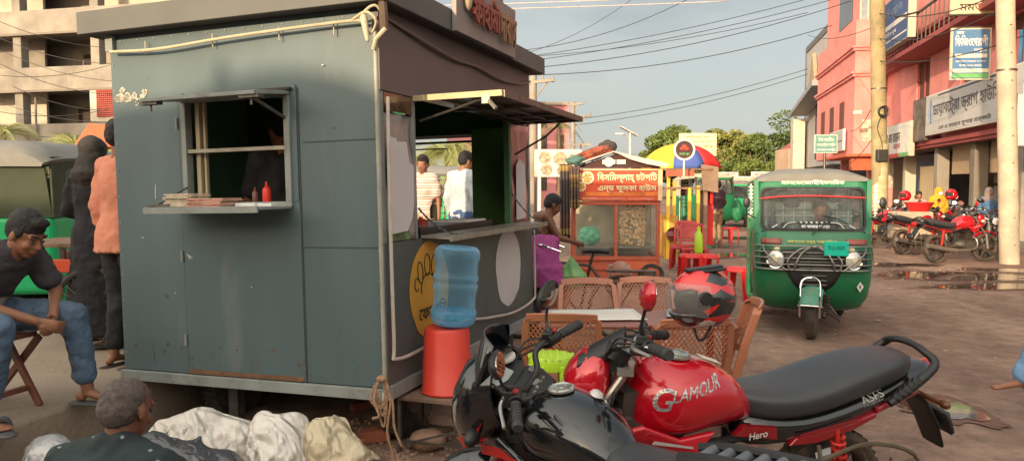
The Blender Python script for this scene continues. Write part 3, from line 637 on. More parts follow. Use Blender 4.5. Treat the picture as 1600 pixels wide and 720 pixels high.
for z in (3.4, 4.8, 6.3): mb.bb(-.17, -.123, .3, 5.5, z - .05, z + .05)
mb.build('window_frame', dark, wn_, smooth=0)
mb = MB(); mb.prism([(-.05, 1.5, 7.9), (-.05, 8.5, 7.4), (-.05, 8.0, 8.6), (-.05, 6.6, 10.6), (-.05, 5.4, 8.3)], (-.25, 0, 0)); mb.build('angled_panel', M('tan_panel', (.3, .23, .15), .7), t, smooth=0)
mb = MB(); mb.prism([(-.1, .0, 7.6), (-.1, 9.5, 6.6), (-.1, 9.5, 6.85), (-.1, 0, 7.95)], (-1.2, 0, 0)); mb.build('canopy', M('canopy_grey', (.25, .25, .26), .6), t, smooth=0)
mb = MB(); mb.text = None; mb.bb(-.09, -.02, 5.8, 8.0, 9.2, 9.55); mb.build('name_letters', gunm, t, smooth=0)
tilem = brick('white_tiles', (.6, .52, .42), (.52, .45, .36), (.25, .2, .16), 3.2, .5, .5, .5, .03)
mb = MB(); mb.bb(-1.0, -.2, 9.6, 11.0, 0, 6.4); mb.build('tiled_column', tilem, t, smooth=0)
mb = MB(); mb.bb(0, 8, 0, 11, 0, 2.9); mb.build('ground_floor', dark, t, smooth=0)
# box-like tan tower left of column
p = at(1243, 243, 62); t = thing('tan_building', 'small tan building block with red roof corner left of the tiled column', 'building', (p.x, p.y, 0), 0); mb = MB(); mb.bb(-.62, .62, 0, 3, 0, 4.6); mb.build('wall', M('tan_wall', (.38, .27, .19), .8, var=.15, scale=.8), t, smooth=0)
mb = MB(); mb.prism([(-.6, -.02, 4.6), (.9, -.02, 4.6), (.75, -.02, 5.5)], (0, 2, 0)); mb.build('roof', pinkd, t, smooth=0); mb = MB(); mb.bb(-.4, -.1, -.03, -.005, 1, 1.8); mb.bb(.1, .4, -.03, -.005, 1, 1.8); mb.build('window', plaster_w, t, smooth=0)
# direction sign on a post
p = at(1290, 225, 30); t = thing('direction_sign', 'small teal sign with white writing and arrow on a post before the pink block', 'sign', p, 0)
mb = MB(); mb.bb(-.45, .45, -.03, .03, -.36, .36); mb.build('frame', white_p, t, smooth=0); mb = MB(); mb.bb(-.42, .42, -.042, -.032, -.33, .33); mb.build('panel', M('teal_sign', (.13, .27, .24), .6), t, smooth=0)
lbl_text(t, white_ink, [('ইনোেভিটভ', (0, -.046, .18), (1, 0, 0), W, .6, .17), ('ডায়াগনিস্টক েসন্টার', (0, -.046, -.04), (1, 0, 0), W, .72, .15)]); mb = MB(); mb.bb(-.34, .25, -.047, -.043, -.25, -.21); mb.prism([(.25, -.047, -.3), (.25, -.047, -.16), (.38, -.047, -.23)], (0, .003, 0)); mb.build('arrow', white_ink, t, smooth=0)
mb = MB(); mb.cyl((0, .05, -p.z), (0, .05, -.3), .05); mb.build('post', gunm, t)

# ------------------------------------------------------------------ left concrete building (yawed like the kiosk front)
RL = radians(-19.5 + 6)
LB = thing('concrete_building', 'unfinished multi-storey concrete building with open balconies and red grille window on the left', 'building', (at(200, 290, 42).x, 42, 0), RL)
# local +x right along its front, front face at y=0, interior +y
mb = MB(); fl = [0.3, 4.1, 7.25, 10.4, 13.6]
mb.bb(-34, 11, 3.2, 3.4, 0, 17); mb.build('back_wall', conc, LB, smooth=0)
for z in fl[1:]:
    mb = MB(); mb.bb(-34, 11.2, -.2, 3.19, z - .2, z); mb.build('floor_slab', conc, LB, smooth=0)
    mb = MB(); mb.bb(-34, 11.2, -.35, -.205, z - .38, z + .95); mb.build('parapet', conc, LB, smooth=0, bevel=.02)
    mb = MB(); mb.bb(-34, 11.25, -.42, -.352, z - .42, z - .3); mb.build('moulding', conc2, LB, smooth=0)
mb = MB()
for z0_, z1_ in zip(fl, fl[1:] + [17]):
    for x in (-30, -24, -18, -13.5, -7.2, -2.0, 4.5, 10): mb = MB(); mb.bb(x, x + .55, -.18, .35, z0_, z1_ - .4); mb.build('column', conc, LB, smooth=0, bevel=.02)
for xa, xb in ((-24, -20.5), (-11.5, -6.8), (-3, 3), (6, 13)):
    for zi in (1, 2, 3):
        mb = MB(); mb.bb(xa, xb, 1.6, 1.75, fl[zi], fl[zi + 1] - .2 if zi + 1 < len(fl) else 17); mb.build('partition', conc if (zi + int(xa)) % 2 else plaster_w, LB, smooth=0)
for xa, zi in ((-19.5, 1), (-12.5, 2), (-6, 1), (-5.5, 2), (-16, 2)):
    mb = MB(); mb.bb(xa, xa + 1.4, 3.1, 3.19, fl[zi], fl[zi] + 2.2); mb.build('doorway', dark, LB, smooth=0)
mb = MB(); mb.gridholes((0, -.1, 0), (1, 0, 0), (0, 0, 1), (-34, 11), (0.2, 3.7), [(-9.2, -7.9, 2.0, 3.1), (-7.2, -6.2, 2.0, 3.1), (-12, -10.6, .3, 2.9), (-4.2, 0, 1.9, 3.55), (-20, -17, .3, 2.8)]); mb.build('ground_wall', plaster_w, LB, smooth=0, solid=.2)
redg = M('red_grille', (.27, .03, .02), .6)
mb = MB()
for i in range(15): mb.bb(-1.5 + i * .13, -1.46 + i * .13, -.17, -.12, 4.5, 5.95)
for i in range(13): mb.bb(-1.5, .36, -.2, -.175, 4.52 + i * .115, 4.575 + i * .115)
mb.v = [V((p.x, p.y - .25, p.z + .85)) for p in mb.v]; mb.build('red_grille', redg, LB, smooth=0)
mb = MB(); mb.bb(-2.0, .9, -.345, -.215, 5.1, 7.0); mb.build('grille_surround', plaster_w, LB, smooth=0)
for xa in (-9.2, -7.1):
    mb = MB(); mb.bb(xa, xa + .95, -.2, -.12, 2.2, 3.0); mb.build('shutter', M('maroon_shutter', (.16, .05, .04), .7), LB, smooth=0)
mb = MB(); mb.bb(-14, -6, -.9, -.12, 3.15, 3.28); mb.build('sunshade', conc2, LB, smooth=0)
for x in (-14.5, -5.5, 3):
    mb = MB(); mb.tube([(x, -.45, 3.6), (x, -.5, 4.2), (x, -.45, 6.5)], .06); mb.build('drain_pipe', conc2, LB)
mb = MB()
for x in (.6, 3.1, 3.5, 9.2): mb.bar((x, 0, 14.5), (x + .1, 0, 16.5), .08)
mb.bb(.2, 4.4, -.1, 0, 15.4, 15.55); mb.build('scaffold_posts', wood, LB, smooth=0)

# ------------------------------------------------------------------ distant pink block left of centre
p = at(862, 240, 62); t = thing('distant_pink_building', 'distant pink apartment block seen past the right end of the kiosk', 'building', (p.x, p.y, 0), .15)
pk2 = M('distant_pink', (.5, .2, .22), .8, var=.08, scale=.5)
mb = MB(); mb.bb(-8, 1.4, 0, 8, 0, 8.1); mb.build('wall', pk2, t, smooth=0); mb = MB(); mb.bb(-8.2, 1.7, -.3, 8, 3.6, 3.9); mb.bb(-8.2, 1.6, -.2, 8, 8.1, 8.35); mb.build('ledge', conc, t, smooth=0)
for x in (-5, -2.6, -.7, .7):
    for z in (4.6, 6.3, 1.2): mb = MB(); mb.bb(x - .3, x + .3, -.06, -.005, z, z + 1.1); mb.build('window', winm, t, smooth=0)

# ------------------------------------------------------------------ unseen row added behind the photographer, outline shaped to cast the evening shade
t = thing('shade_casting_row', 'flat roofed building row standing behind the photographer', 'building', (0, -8, 0), 0)
mb = MB(); mb.bb(-40, -9.35, -5, 0, 0, 5.28); mb.bb(-80, -55, -9, -5.02, 0, 19.5); mb.bb(-9.34, -7.0, -5, 0, 0, 4.3); mb.bb(-7.0, 3, -5, 0, 0, 5.25); mb.bb(3, 26, -9, -5.02, 0, 4.0); mb.build('wall', conc, t, smooth=0)
mb = MB(); mb.ell((-9.15, -.8, 4.25), (1.6, .8, 1.3), seg=32); mb.cyl((-9.55, -.8, 5.4), (-9.55, -.8, 5.66), .10, .03); mb.build('shadow_dome', plaster_w, t)  # rounded top added to give the cast shadow its arched edge
mb = MB(); mb.bb(-6, 2, .005, .03, 1, 2.6); mb.bb(-16, -9, .005, .03, 1, 2.6); mb.build('window', winm, t, smooth=0)

# ------------------------------------------------------------------ trees
leafm = M('tree_leaves', (.10, .135, .035), .6, var=.45, scale=.5, spec=.3)
leafd = M('dark_tree_leaves', (.07, .10, .028), .6, var=.4, scale=.6, spec=.3)
leafy = M('yellow_green_leaves', (.17, .17, .045), .6, var=.4, scale=.6)
bark = M('bark', (.12, .09, .06), .9, var=.3, scale=4, bump=.4, bscale=20)
def leafcloud(mb, c, rad, n, size, r):
    for i in range(n):
        d = V((r.gauss(0, 1), r.gauss(0, 1), r.gauss(0, 1))).normalized() * (r.random() ** .25)
        p = V(c) + V((d.x * rad[0], d.y * rad[1], d.z * rad[2]))
        a = V((r.gauss(0, 1), r.gauss(0, 1), r.gauss(0, .6))).normalized(); b = a.cross(V((r.gauss(0, 1), r.gauss(0, 1), r.gauss(0, 1)))).normalized(); s_ = size * r.uniform(.5, 1.2)
        mb.quad(p - a * s_, p + b * s_ * .5, p + a * s_, p - b * s_ * .5)
def tree(label, x, y, H, W_, m, seed, clumps=16, leaves=330, size=.28, base=.25, cat='tree', group='trees at the end of the street'):
    r = random.Random(seed); t = thing('tree', label, cat, (x, y, 0), 0, group)
    tk = MB(); tk.tube([(0, 0, 0), (.1, 0, H * .3), (-.1, .1, H * .6)], [.35, .25, .15], 8); cr_ = MB()
    for i in range(clumps):
        a = r.random() * 2 * pi; zz = r.uniform(base, .93); wr = W_ * sqrt(max(.05, 1 - ((zz - .5) / .52) ** 2)) * r.uniform(.25, .95)
        c = V((cos(a) * wr, sin(a) * wr * .7, zz * H)); cs = H * r.uniform(.1, .17)
        leafcloud(cr_, c, (cs * 1.25, cs * 1.1, cs * .8), leaves, size, r)
        tk.tube([(0, 0, H * .35), c * .6 + V((0, 0, H * .12)), c], [.14, .08, .03], 5)
    tk.build('trunk', bark, t); cr_.build('crown', m, t, smooth=0); return t
def gx(px, Y): return at(px, 290, Y).x
tree('broad spreading rain tree at the far left end of the tree line behind the umbrella', gx(1075, 100), 100, 9.2, 8, leafm, 1, 26, 420, .3, .3)
tree('low sloping tree left of the billboard, behind the umbrella', gx(1030, 97), 97, 6.2, 4.5, leafm, 12, 14, 330, .28, .3)
tree('yellowish broad tree directly right of the billboard', gx(1135, 96), 96, 8.8, 5.2, leafy, 2, 20, 380, .28, .2)
tree('rounded mid-green tree in the middle of the tree line', gx(1178, 92), 92, 7.8, 3.6, leafm, 3, 16, 380, .26, .2)
tree('slender dark tree standing tallest near the tiled column', gx(1221, 90), 90, 10, 1.5, leafd, 4, 11, 330, .24, .3)
tree('small dark tree touching the tiled column', gx(1250, 92), 92, 8.6, 1.2, leafd, 5, 8, 280, .24, .3)
tree('dark bushy tree low between the round tree and the slender tree', gx(1205, 86), 86, 6.4, 3.2, leafd, 6, 14, 380, .26, .05)
tree('low green shrub mass under the tree line behind the buses', gx(1165, 84), 84, 5.2, 6.0, leafm, 7, 22, 380, .26, .05)
tree('green roadside tree behind the round sign', gx(1110, 88), 88, 5.0, 4.0, leafd, 8, 14, 330, .26, .05)
def palm(label, x, y, H, n, L_, m, seed, z0=.3, wid=.5):
    r = random.Random(seed); t = thing('palm', label, 'palm', (x, y, z0), 0, 'palms on the far side of the road')
    mb = MB(); mb.tube([(0, 0, 0), (.05, 0, H * .5), (0, 0, H)], [.16, .12, .1], 8); mb.build('trunk', bark, t)
    mb = MB()
    for i in range(n):
        a = 2 * pi * i / n + r.uniform(-.2, .2); e_ = r.uniform(.15, 1.2); ll = L_ * r.uniform(.8, 1.1)
        pts = []
        for k in range(9):
            q = k / 8; pts.append(V((cos(a) * ll * q * cos(e_ * .6), sin(a) * ll * q * cos(e_ * .6), H + ll * (q * sin(e_) - q * q * 1.0))))
        for k in range(8):
            d = (pts[k + 1] - pts[k]); sd = d.cross(V((0, 0, 1))).normalized()
            for s_ in (-1, 1):
                for h_ in (0, .25, .5, .75):
                    b0 = pts[k] + d * h_; lw = wid * 1.25 * (1 - (k / 8) * .5) * r.uniform(.7, 1.1); tip = b0 + sd * s_ * lw * .7 + d.normalized() * lw * .9 - V((0, 0, lw * r.uniform(.1, .5))); mb.quad(b0 - d * .05, tip, b0 + d * .07)
        mb.tube(pts, [.02, .006], 4)
    mb.build('fronds', m, t, smooth=0)
pl = M('palm_leaves', (.26, .27, .09), .5, var=.35, scale=2)
pl2 = M('olive_palm_leaves', (.19, .19, .08), .5, var=.35, scale=2)
palm('bushy palm with yellow-green fronds left of the woman in black', gx(120, 19), 19, 2.3, 13, 1.5, pl, 1, .3, .5)
palm('small palm at the far left edge above the auto-rickshaw roof', gx(6, 20), 20, 2.7, 12, 1.4, pl, 2, .3, .5)
palm('palm behind the grey canopy, left of the orange tarp', gx(66, 21), 21, 2.2, 13, 1.4, pl2, 3, .3, .5)
palm('date palm seen through the kiosk opening', gx(700, 18), 18, 2.0, 30, 1.7, pl, 4)
palm('second palm low behind the first, through the kiosk opening', gx(655, 21), 21, 1.6, 22, 1.4, pl2, 5)
palm('palm rising close against the kiosk edge', gx(165, 18), 18, 2.1, 12, 1.3, pl, 7, .3, .5)
palm('tall thin palm behind the distant pink block', gx(873, 55), 55, 5.8, 14, 2.2, pl2, 6, 0)
t = thing('orange_tarp', 'orange-red tarpaulin propped over a stall behind the left auto-rickshaw', 'tarpaulin', (gx(165, 15), 15, 0)); mb = MB(); mb.prism([(-.65, 0, 2.35), (.5, 0, 2.35), (.35, 0, 2.75), (-.3, 0, 2.83)], (0, .8, 0)); mb.build('sheet', M('orange_tarp', (.4, .1, .04), .7, bump=.5, bscale=6), t, smooth=0, bevel=.03); mb = MB()
for x in (-.5, .4): mb.bar((x, .1, .3), (x, .1, 2.4), .05)
mb.build('pole', wood, t, smooth=0)

# ------------------------------------------------------------------ poles, lamps, wires
polem = M('pole_concrete', (.35, .29, .22), .85, var=.18, scale=2, bump=.25, bscale=20, dirt=.55, dcol=(.55, .42, .30), dscale=3)
polem2 = M('pole_concrete_stained', (.27, .22, .12), .85, var=.25, scale=2, bump=.25, bscale=20, dirt=.5, dcol=(.10, .095, .06), dscale=1.2)
def upole(label, px_base, py_base, px_top, r0, r1, H, m, bands=()):
    b = G(px_base, py_base); t = thing('utility_pole', label, 'utility pole', b, 0, 'concrete utility poles on the right')
    tp = at(px_top, 0, b.y); k = (tp.x - b.x) / tp.z
    mb = MB(); mb.cyl((0, 0, -.2), (k * H, 0, H), r0, r1, 20); mb.build('shaft', m, t)
    for z in bands: mb = MB(); mb.cyl((k * z, 0, z), (k * z, 0, z + .04), r0 + .012 - (r0 - r1) * z / H, None, 20); mb.build('strap', gunm, t)
    mb = MB(); 
    for z in [q * .55 + .4 for q in range(14)]: mb.cyl((k * z - .01, -r0 * 1.0, z), (k * z - .01, 0, z), .014, None, 6)
    mb.build('bolt_holes', dark, t)
    return t, k
t, k1 = upole('nearest pale concrete pole with metal straps beside the blue clinic sign', 1578, 412, 1571, .185, .16, 9, polem, (3.9, 5.6))
mb = MB(); mb.bb(-.2, .2, -.19, -.16, .9, 1.5); 
t2, k2 = upole('stained yellowish pole with meter boxes before the pink corner block', 1376, 369, 1371, .24, .2, 13, polem2, (4.6,))
meter = M('meter_black', (.03, .028, .026), .5)
mb = MB(); [mb.lathe([(r_, 0), (r_ + .012, .012), (r_ + .024, 0), (r_ + .012, -.012), (r_, 0)], (-.18 + .01 * (i % 3), -.24 - .02 * i, 3.9 - .012 * (i % 2)), 'y', 24) for i, r_ in enumerate((.10, .12, .14, .15, .13, .16))]; mb.box((-.06, -.22, 3.92), (.12, .1, .12)); 
o = mb.build('wire_coil', meter, t2)
for i in range(8):
    pass
mb = MB(); mb.bb(-.34, -.02, -.38, -.2, 2.35, 2.72); mb.build('meter_box', meter, t2, smooth=0, bevel=.02)
mb = MB(); mb.tube([(-.2, -.26, 3.8), (-.34, -.3, 3.4), (-.2, -.28, 3.0), (-.15, -.3, 2.7)], .012, 6, 6); mb.tube([(.22, -.1, 6.8), (1.0, 0, 7.0)], .03); mb.build('cable', meter, t2)
mb = MB(); mb.cyl((k2 * 1.4, 0, .8), (k2 * 2, 0, 2.9), .243, .238, 20); mb.build('painted_band', M('peeling_yellow_paint', (.36, .30, .16), .8, dirt=.6, dcol=(.5, .42, .32), dscale=5, bump=.3), t2)
# security camera style lamp on the pink block
p = at(1340, 176, 32); t = thing('wall_camera', 'small white camera on a bracket at the pink block corner', 'camera', p); mb = MB(); mb.box((0, 0, 0), (.32, .2, .16)); mb.build('housing', white_p, t, smooth=0, bevel=.03); mb = MB(); mb.bar((.1, 0, 0), (.75, .6, .05), .05); mb.build('arm', white_p, t, smooth=0)
def tpole(label, px, Y, H, arms, group='distant poles on the left of the street', w_=.12):
    x = gx(px, Y); t = thing('utility_pole', label, 'utility pole', (x, Y, 0), 0, group); mb = MB(); mb.cyl((0, 0, 0), (0, 0, H), w_ * 1.3, w_, 10); mb.build('shaft', conc, t)
    for (z, L_, ang) in arms:
        mb = MB(); mb.bar((-L_ * .35, 0, z), (L_ * .65, -.2, z + ang), .1); mb.bar((0, 0, z - L_ * .5), (L_ * .45, -.1, z + ang * .7), .05)
        for q in (-.3, 0, .3, .6): mb.cyl((L_ * q, 0, z + .05), (L_ * q, 0, z + .28), .05, .03, 6)
        mb.build('crossarm', conc, t)
    return t
tpole('tall concrete pole with stacked crossarms behind the kiosk awning', 895, 45, 6.5, [(6.3, 1.0, .1), (5.6, 1.7, .1), (4.0, 1.6, .0)])
tpole('pole top with a long crossarm just over the kiosk roof end', 833, 26, 5.4, [(5.05, 1.1, .1)])
tpole('faint far pole with short crossarm near the solar lamp', 925, 85, 5.2, [(5.0, 1.6, 0)], w_=.1)
def solar(label, px, Y, H, s_):
    t = thing('street_lamp', label, 'street lamp', (gx(px, Y), Y, 0), 0, 'white solar street lamps'); mb = MB(); mb.cyl((0, 0, 0), (0, 0, H), .09 * s_, .07 * s_, 10); mb.build('pole', white_p, t)
    R = Matrix.Rotation(radians(28), 3, 'Y'); mb = MB(); mb.box((-.1 * s_, 0, H + .1), (1.2 * s_, .7 * s_, .05), R); mb.build('solar_panel', M('solar_panel_m', (.5, .48, .45), .3), t, smooth=0)
    mb = MB(); mb.tube([(0, 0, H - .3), (-.5 * s_, -.3, H - .1)], .04); mb.box((-.75 * s_, -.4, H - .08), (.5 * s_, .2, .08)); mb.build('lamp_head', white_p, t, smooth=0)
solar('white solar lamp in the middle of the street beyond the snack cart', 984, 48, 4.9, 1.0)
solar('nearer white solar lamp beside the kiosk awning tip', 843, 30, 4.7, .9)
mb = None
def wire(p0, p1, sag, r, label, grp='overhead cables', n=16):
    p0 = V(p0); p1 = V(p1); pts = [p0.lerp(p1, k / n) - V((0, 0, sag * 4 * (k / n) * (1 - k / n))) for k in range(n + 1)]
    mb = MB(); mb.tube(pts, r, 5); o = mb.build('cable', wire_m, None, smooth=180); tag(o, label, 'cable', grp); return o
wl = 'black cable sagging across the sky above the street'
near = V(fb(-.6, 6, 9.5)); 
ws = [((760, 97, 30), (1300, -12, 30)), ((760, 103, 30), (1335, -10, 30)), ((760, 92, 34), (1262, 20, 34)), ((760, 112, 26), (1330, 2, 28)), ((770, 118, 26), (1300, 40, 28)), ((770, 82, 30), (1100, -14, 30)), ((770, 95, 40), (1000, -10, 40))]
for i, (a, b) in enumerate(ws): wire(at(*a), at(*b), .28 + .05 * i, .014, wl, 'black cables crossing the sky above the kiosk roof end')
for i, (a, b) in enumerate([((895, 187, 45), (1262, 108, 45)), ((895, 196, 45), (1262, 116, 45))]): wire(at(*a), at(*b), .35, .018, 'thin lower cable from the distant pole to the grey building', 'two thin lower cables over the tree line')
for i, (a, b) in enumerate([((560, 18, 24), (1140, 2, 24)), ((560, 12, 24), (1180, -10, 24))]):
    o = wire(at(*a), at(*b), .05, .014, 'pale pinkish cable running nearly level behind the roof sign', 'two pale cables behind the roof sign'); o.data.materials[0] = M('pale_wire', (.5, .4, .34), .5)
for i, (a, b) in enumerate([((0, 60, 30), (190, 100, 28)), ((0, 78, 30), (190, 128, 28)), ((0, 160, 30), (190, 190, 28)), ((0, 118, 28), (190, 96, 30)), ((0, 175, 26), (190, 165, 28)), ((-10, 30, 26), (190, 75, 28)), ((0, 205, 24), (190, 200, 26)), ((0, 100, 25), (190, 148, 26)), ((20, 135, 25), (190, 172, 26))]): wire(at(*a), at(*b), .25, .011, 'grey cable hanging in front of the concrete building', 'cables in front of the concrete building')
for i, (a, b) in enumerate([((1371, 20, 24), (1575, -15, 15.9)), ((1371, 60, 24), (1575, 10, 15.9)), ((1371, 95, 24), (1640, 40, 15.9)), ((1371, 150, 24), (1330, 205, 34)), ((1371, 205, 24), (1310, 262, 36)), ((1371, 40, 24), (1262, 55, 45))]): wire(at(*a), at(*b), .3, .014, 'dark cable slung between the two concrete poles and the pink building', 'cables slung along the pink building')
# ------------------------------------------------------------------ billboards in the distance
p = at(1090, 224, 55); t = thing('billboard', 'cream billboard with small dark writing standing above the umbrella', 'billboard', p, 0); mb = MB(); mb.bb(-1.35, 1.35, -.05, .05, -.9, .72); mb.build('panel', M('cream_billboard', (.62, .55, .33), .6, var=.06), t, smooth=0)
lbl_text(t, M('brown_lettering', (.3, .12, .06), .6), [('স্বাগতম কবুতর বাজার', (0, -.06, .42), (1, 0, 0), W, 1.7, .16), ('েপৗরসভার পক্ষ েথেক', (0, -.06, .12), (1, 0, 0), W, 2.0, .17), ('শুেভচ্ছা', (.75, -.06, -.25), (1, 0, 0), W, .7, .2)]); mb = MB()
for x in (-1, 1): mb.bar((x, .1, -p.z), (x, .1, .7), .12)
mb.build('post', gunm, t, smooth=0)
p = at(872, 255, 20); t = thing('food_banner', 'white banner with faded food pictures strung behind the snack cart', 'banner', p, 0); mb = MB(); mb.bb(-.62, .62, -.015, .015, -.36, .36); mb.build('sheet', M('banner_white', (.6, .54, .44), .7, var=.1), t, smooth=0, bevel=.01)
mb = MB()
for x, z, r_ in ((-.35, .15, .16), (.05, .12, .18), (-.3, -.17, .15), (.1, -.2, .14), (.4, .1, .15)): mb.lathe([(.001, -.02), (r_, -.02), (r_, -.028), (r_ * .6, -.028), (r_ * .6, -.024), (.001, -.024)], (x, 0, z), 'y', 16)
mb.build('dish_pictures', M('dish_print', (.33, .25, .17), .7, var=.6, scale=14), t, smooth=0); mb = MB(); mb.bar((-.6, .03, -p.z), (-.6, .03, .5), .05); mb.bar((.6, .03, -p.z), (.6, .03, .5), .05); mb.build('post', wood, t, smooth=0)
# ------------------------------------------------------------------ the kiosk
KO = V((-.718, 4.3, 0)); KRZ = radians(-19.5)
K = thing('food_kiosk', 'blue-grey sheet metal food kiosk on wheels with serving hatches and an awning', 'kiosk', KO, 0, rot=(0, radians(-1.2), KRZ))
KM = Matrix.Translation(KO) @ Matrix.Rotation(KRZ, 4, 'Z') @ Matrix.Rotation(radians(-1.2), 4, 'Y')
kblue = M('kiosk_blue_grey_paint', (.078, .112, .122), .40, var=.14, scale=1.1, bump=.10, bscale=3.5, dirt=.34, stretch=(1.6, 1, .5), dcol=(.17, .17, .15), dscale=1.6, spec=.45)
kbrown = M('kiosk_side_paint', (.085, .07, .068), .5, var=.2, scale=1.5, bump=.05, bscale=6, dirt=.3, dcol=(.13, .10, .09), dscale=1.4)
kfasc = M('kiosk_fascia', (.085, .086, .08), .6, var=.15, scale=2, dirt=.25, dcol=(.09, .075, .06))
kgreen = M('kiosk_green_inside', (.06, .14, .07), .6, var=.15, scale=2, dirt=.2, dcol=(.05, .06, .04))
kframe = M('kiosk_frame_grey', (.20, .22, .21), .5, var=.15, scale=6, dirt=.4, dcol=(.09, .06, .045), dscale=8)
rail_m = M('dull_metal_rail', (.27, .25, .21), .45, .4, var=.2, scale=8, dirt=.4, dcol=(.1, .06, .04), dscale=7)
Wd, Ld, ZB, ZT = 1.94, 2.70, .44, 2.60
# front wall (y=0 plane) ; x from -Wd to 0
mb = MB(); mb.gridholes((0, 0, 0), (1, 0, 0), (0, 0, 1), (-Wd, 0), (ZB, ZT), [(-1.365, -.585, 1.52, 2.155)]); mb.build('front_wall', kblue, K, smooth=0, solid=.025)
# sheet seams, door outline
mb = MB()
for x in (-1.405, -.527): mb.bb(x - .004, x + .004, -.0045, .001, ZB + .0, 2.18)
mb.bb(-.527, 0, -.0035, .001, 1.245, 1.25); mb.bb(-.5, 0, -.0035, .001, 1.862, 1.867)
mb.build('sheet_seams', M('seam_dark', (.045, .055, .055), .8), K, smooth=0)
mb = MB(); mb.bb(-1.40, -.53, -.012, -.001, ZB, 1.515); mb.bb(-.583, -.535, -.012, -.001, 1.517, 2.2); mb.bb(-1.40, -1.367, -.012, -.001, 1.517, 2.2); dr = mb.build('door', kblue, K, smooth=0, bevel=.003)
mb = MB()
for z in (.62, 1.15, 1.45, 1.98): mb.cyl((-1.412, -.016, z), (-1.412, -.016, z + .07), .009, None, 8)
mb.build('hinge', kframe, dr)
mb = MB(); mb.bb(-1.39, -.54, -.016, -.005, ZB + .004, ZB + .03); mb.build('rusty_edge', M('rust', (.15, .075, .04), .9, var=.3, scale=20), dr, smooth=0)
mb = MB(); mb.bb(-Wd - .01, .012, -.03, .0, ZB - .07, ZB - .004); mb.bb(.002, .04, 0.01, Ld, ZB - .07, ZB + .01); mb.bb(-Wd, 0, Ld - .04, Ld, ZB - .07, ZB - .005); mb.build('chassis_rail', kframe, K, smooth=0, bevel=.004)
mb = MB(); mb.bb(-Wd + .01, -.01, .03, Ld - .03, ZB - .03, ZB + .02); mb.build('floor', dark, K, smooth=0)
# window frame on the front
mb = MB()
for (a, b, c, d) in ((-1.37, -1.335, 1.52, 2.17), (-.615, -.575, 1.52, 2.17), (-1.37, -.575, 2.14, 2.175), (-1.37, -.575, 1.49, 1.52)): mb.bb(a, b, -.028, .03, c, d)
fr_ = mb.build('window_frame', kframe, K, smooth=0, bevel=.003)
mb = MB(); mb.bb(-1.335, -.615, -.02, .0, 1.826, 1.85); mb.build('crossbar', rail_m, fr_, smooth=0, bevel=.003)
mb = MB(); mb.bb(-1.30, -1.27, .02, .05, 1.52, 2.14); mb.bb(-1.25, -1.235, .03, .05, 1.52, 2.14); mb.build('inner_rail', M('tan_rail', (.33, .27, .18), .6), fr_, smooth=0)
# raised hatch flap
R = Matrix.Rotation(radians(6), 3, 'X')
mb = MB(); mb.box((-.97, -.17, 2.142), (.80, .34, .022), R); fl_ = mb.build('hatch_flap', kframe, K, smooth=0, bevel=.003)
mb = MB(); mb.bb(-1.40, -.55, -.05, -.02, 2.172, 2.185); mb.build('hinge_strip', dark, fl_, smooth=0)
mb = MB()
for x in (-1.33, -.62): mb.box((x, -.30, 2.108), (.13, .05, .02)); mb.cyl((x, -.3, 2.06), (x, -.3, 2.11), .007, None, 6)
mb.bar((-.64, -.28, 2.11), (-.60, -.0, 2.0), .016); mb.bar((-.66, -.22, 2.12), (-.61, -.0, 2.135), .012); mb.build('latch', gunm, fl_, smooth=0)
# shelf
mb = MB(); mb.bb(-1.38, -.575, -.34, -.03, 1.478, 1.492); mb.bb(-1.38, -.575, -.345, -.33, 1.462, 1.5); sh = mb.build('serving_shelf', kframe, K, smooth=0, bevel=.002)
mb = MB(); mb.bar((-1.34, -.3, 1.5), (-1.34, -.02, 1.62), .008); mb.bar((-1.36, -.32, 1.502), (-1.22, -.3, 1.51), .02); mb.build('latch', gunm, sh, smooth=0)
# LED conduit tube along the top of the front
tubem = M('yellowed_white_tube', (.42, .36, .25), .45, var=.15, scale=9, dirt=.4, dcol=(.25, .2, .13), dscale=9)
mb = MB(); mb.tube([(-Wd + .05, -.05, 2.49), (-1.5, -.06, 2.475), (-1.0, -.06, 2.50), (-.5, -.06, 2.515), (-.12, -.06, 2.52), (-.04, -.07, 2.51)], .0095, 8, 5)
for x in (-1.62, -1.1, -.62, -.25): mb.cyl((x, -.03, 2.46), (x, -.03, 2.54), .004, None, 6)
mb.build('light_tube', tubem, K)
# roof fascia and roof
mb = MB(); o_ = .13
mb.bb(-Wd - o_, o_, -o_, -o_ + .03, ZT, ZT + .14); mb.bb(o_ - .03, o_, -o_ + .031, Ld + o_, ZT, ZT + .14); mb.bb(-Wd - o_, -Wd - o_ + .03, -o_ + .031, Ld + o_, ZT, ZT + .14); mb.bb(-Wd - o_ + .031, o_ - .031, Ld + o_ - .03, Ld + o_, ZT, ZT + .14)
mb.build('fascia', kfasc, K, smooth=0, bevel=.003)
mb = MB(); mb.bb(-Wd - o_ + .031, o_ - .031, -o_ + .031, Ld + o_ - .031, ZT + .003, ZT + .03); mb.build('roof', M('roof_sheet', (.06, .05, .05), .7), K, smooth=0)
mb = MB(); mb.bb(-Wd - .01, -Wd + .05, -.03, .03, ZT - .1, ZT - .001); mb.build('bracket', kframe, K, smooth=0)
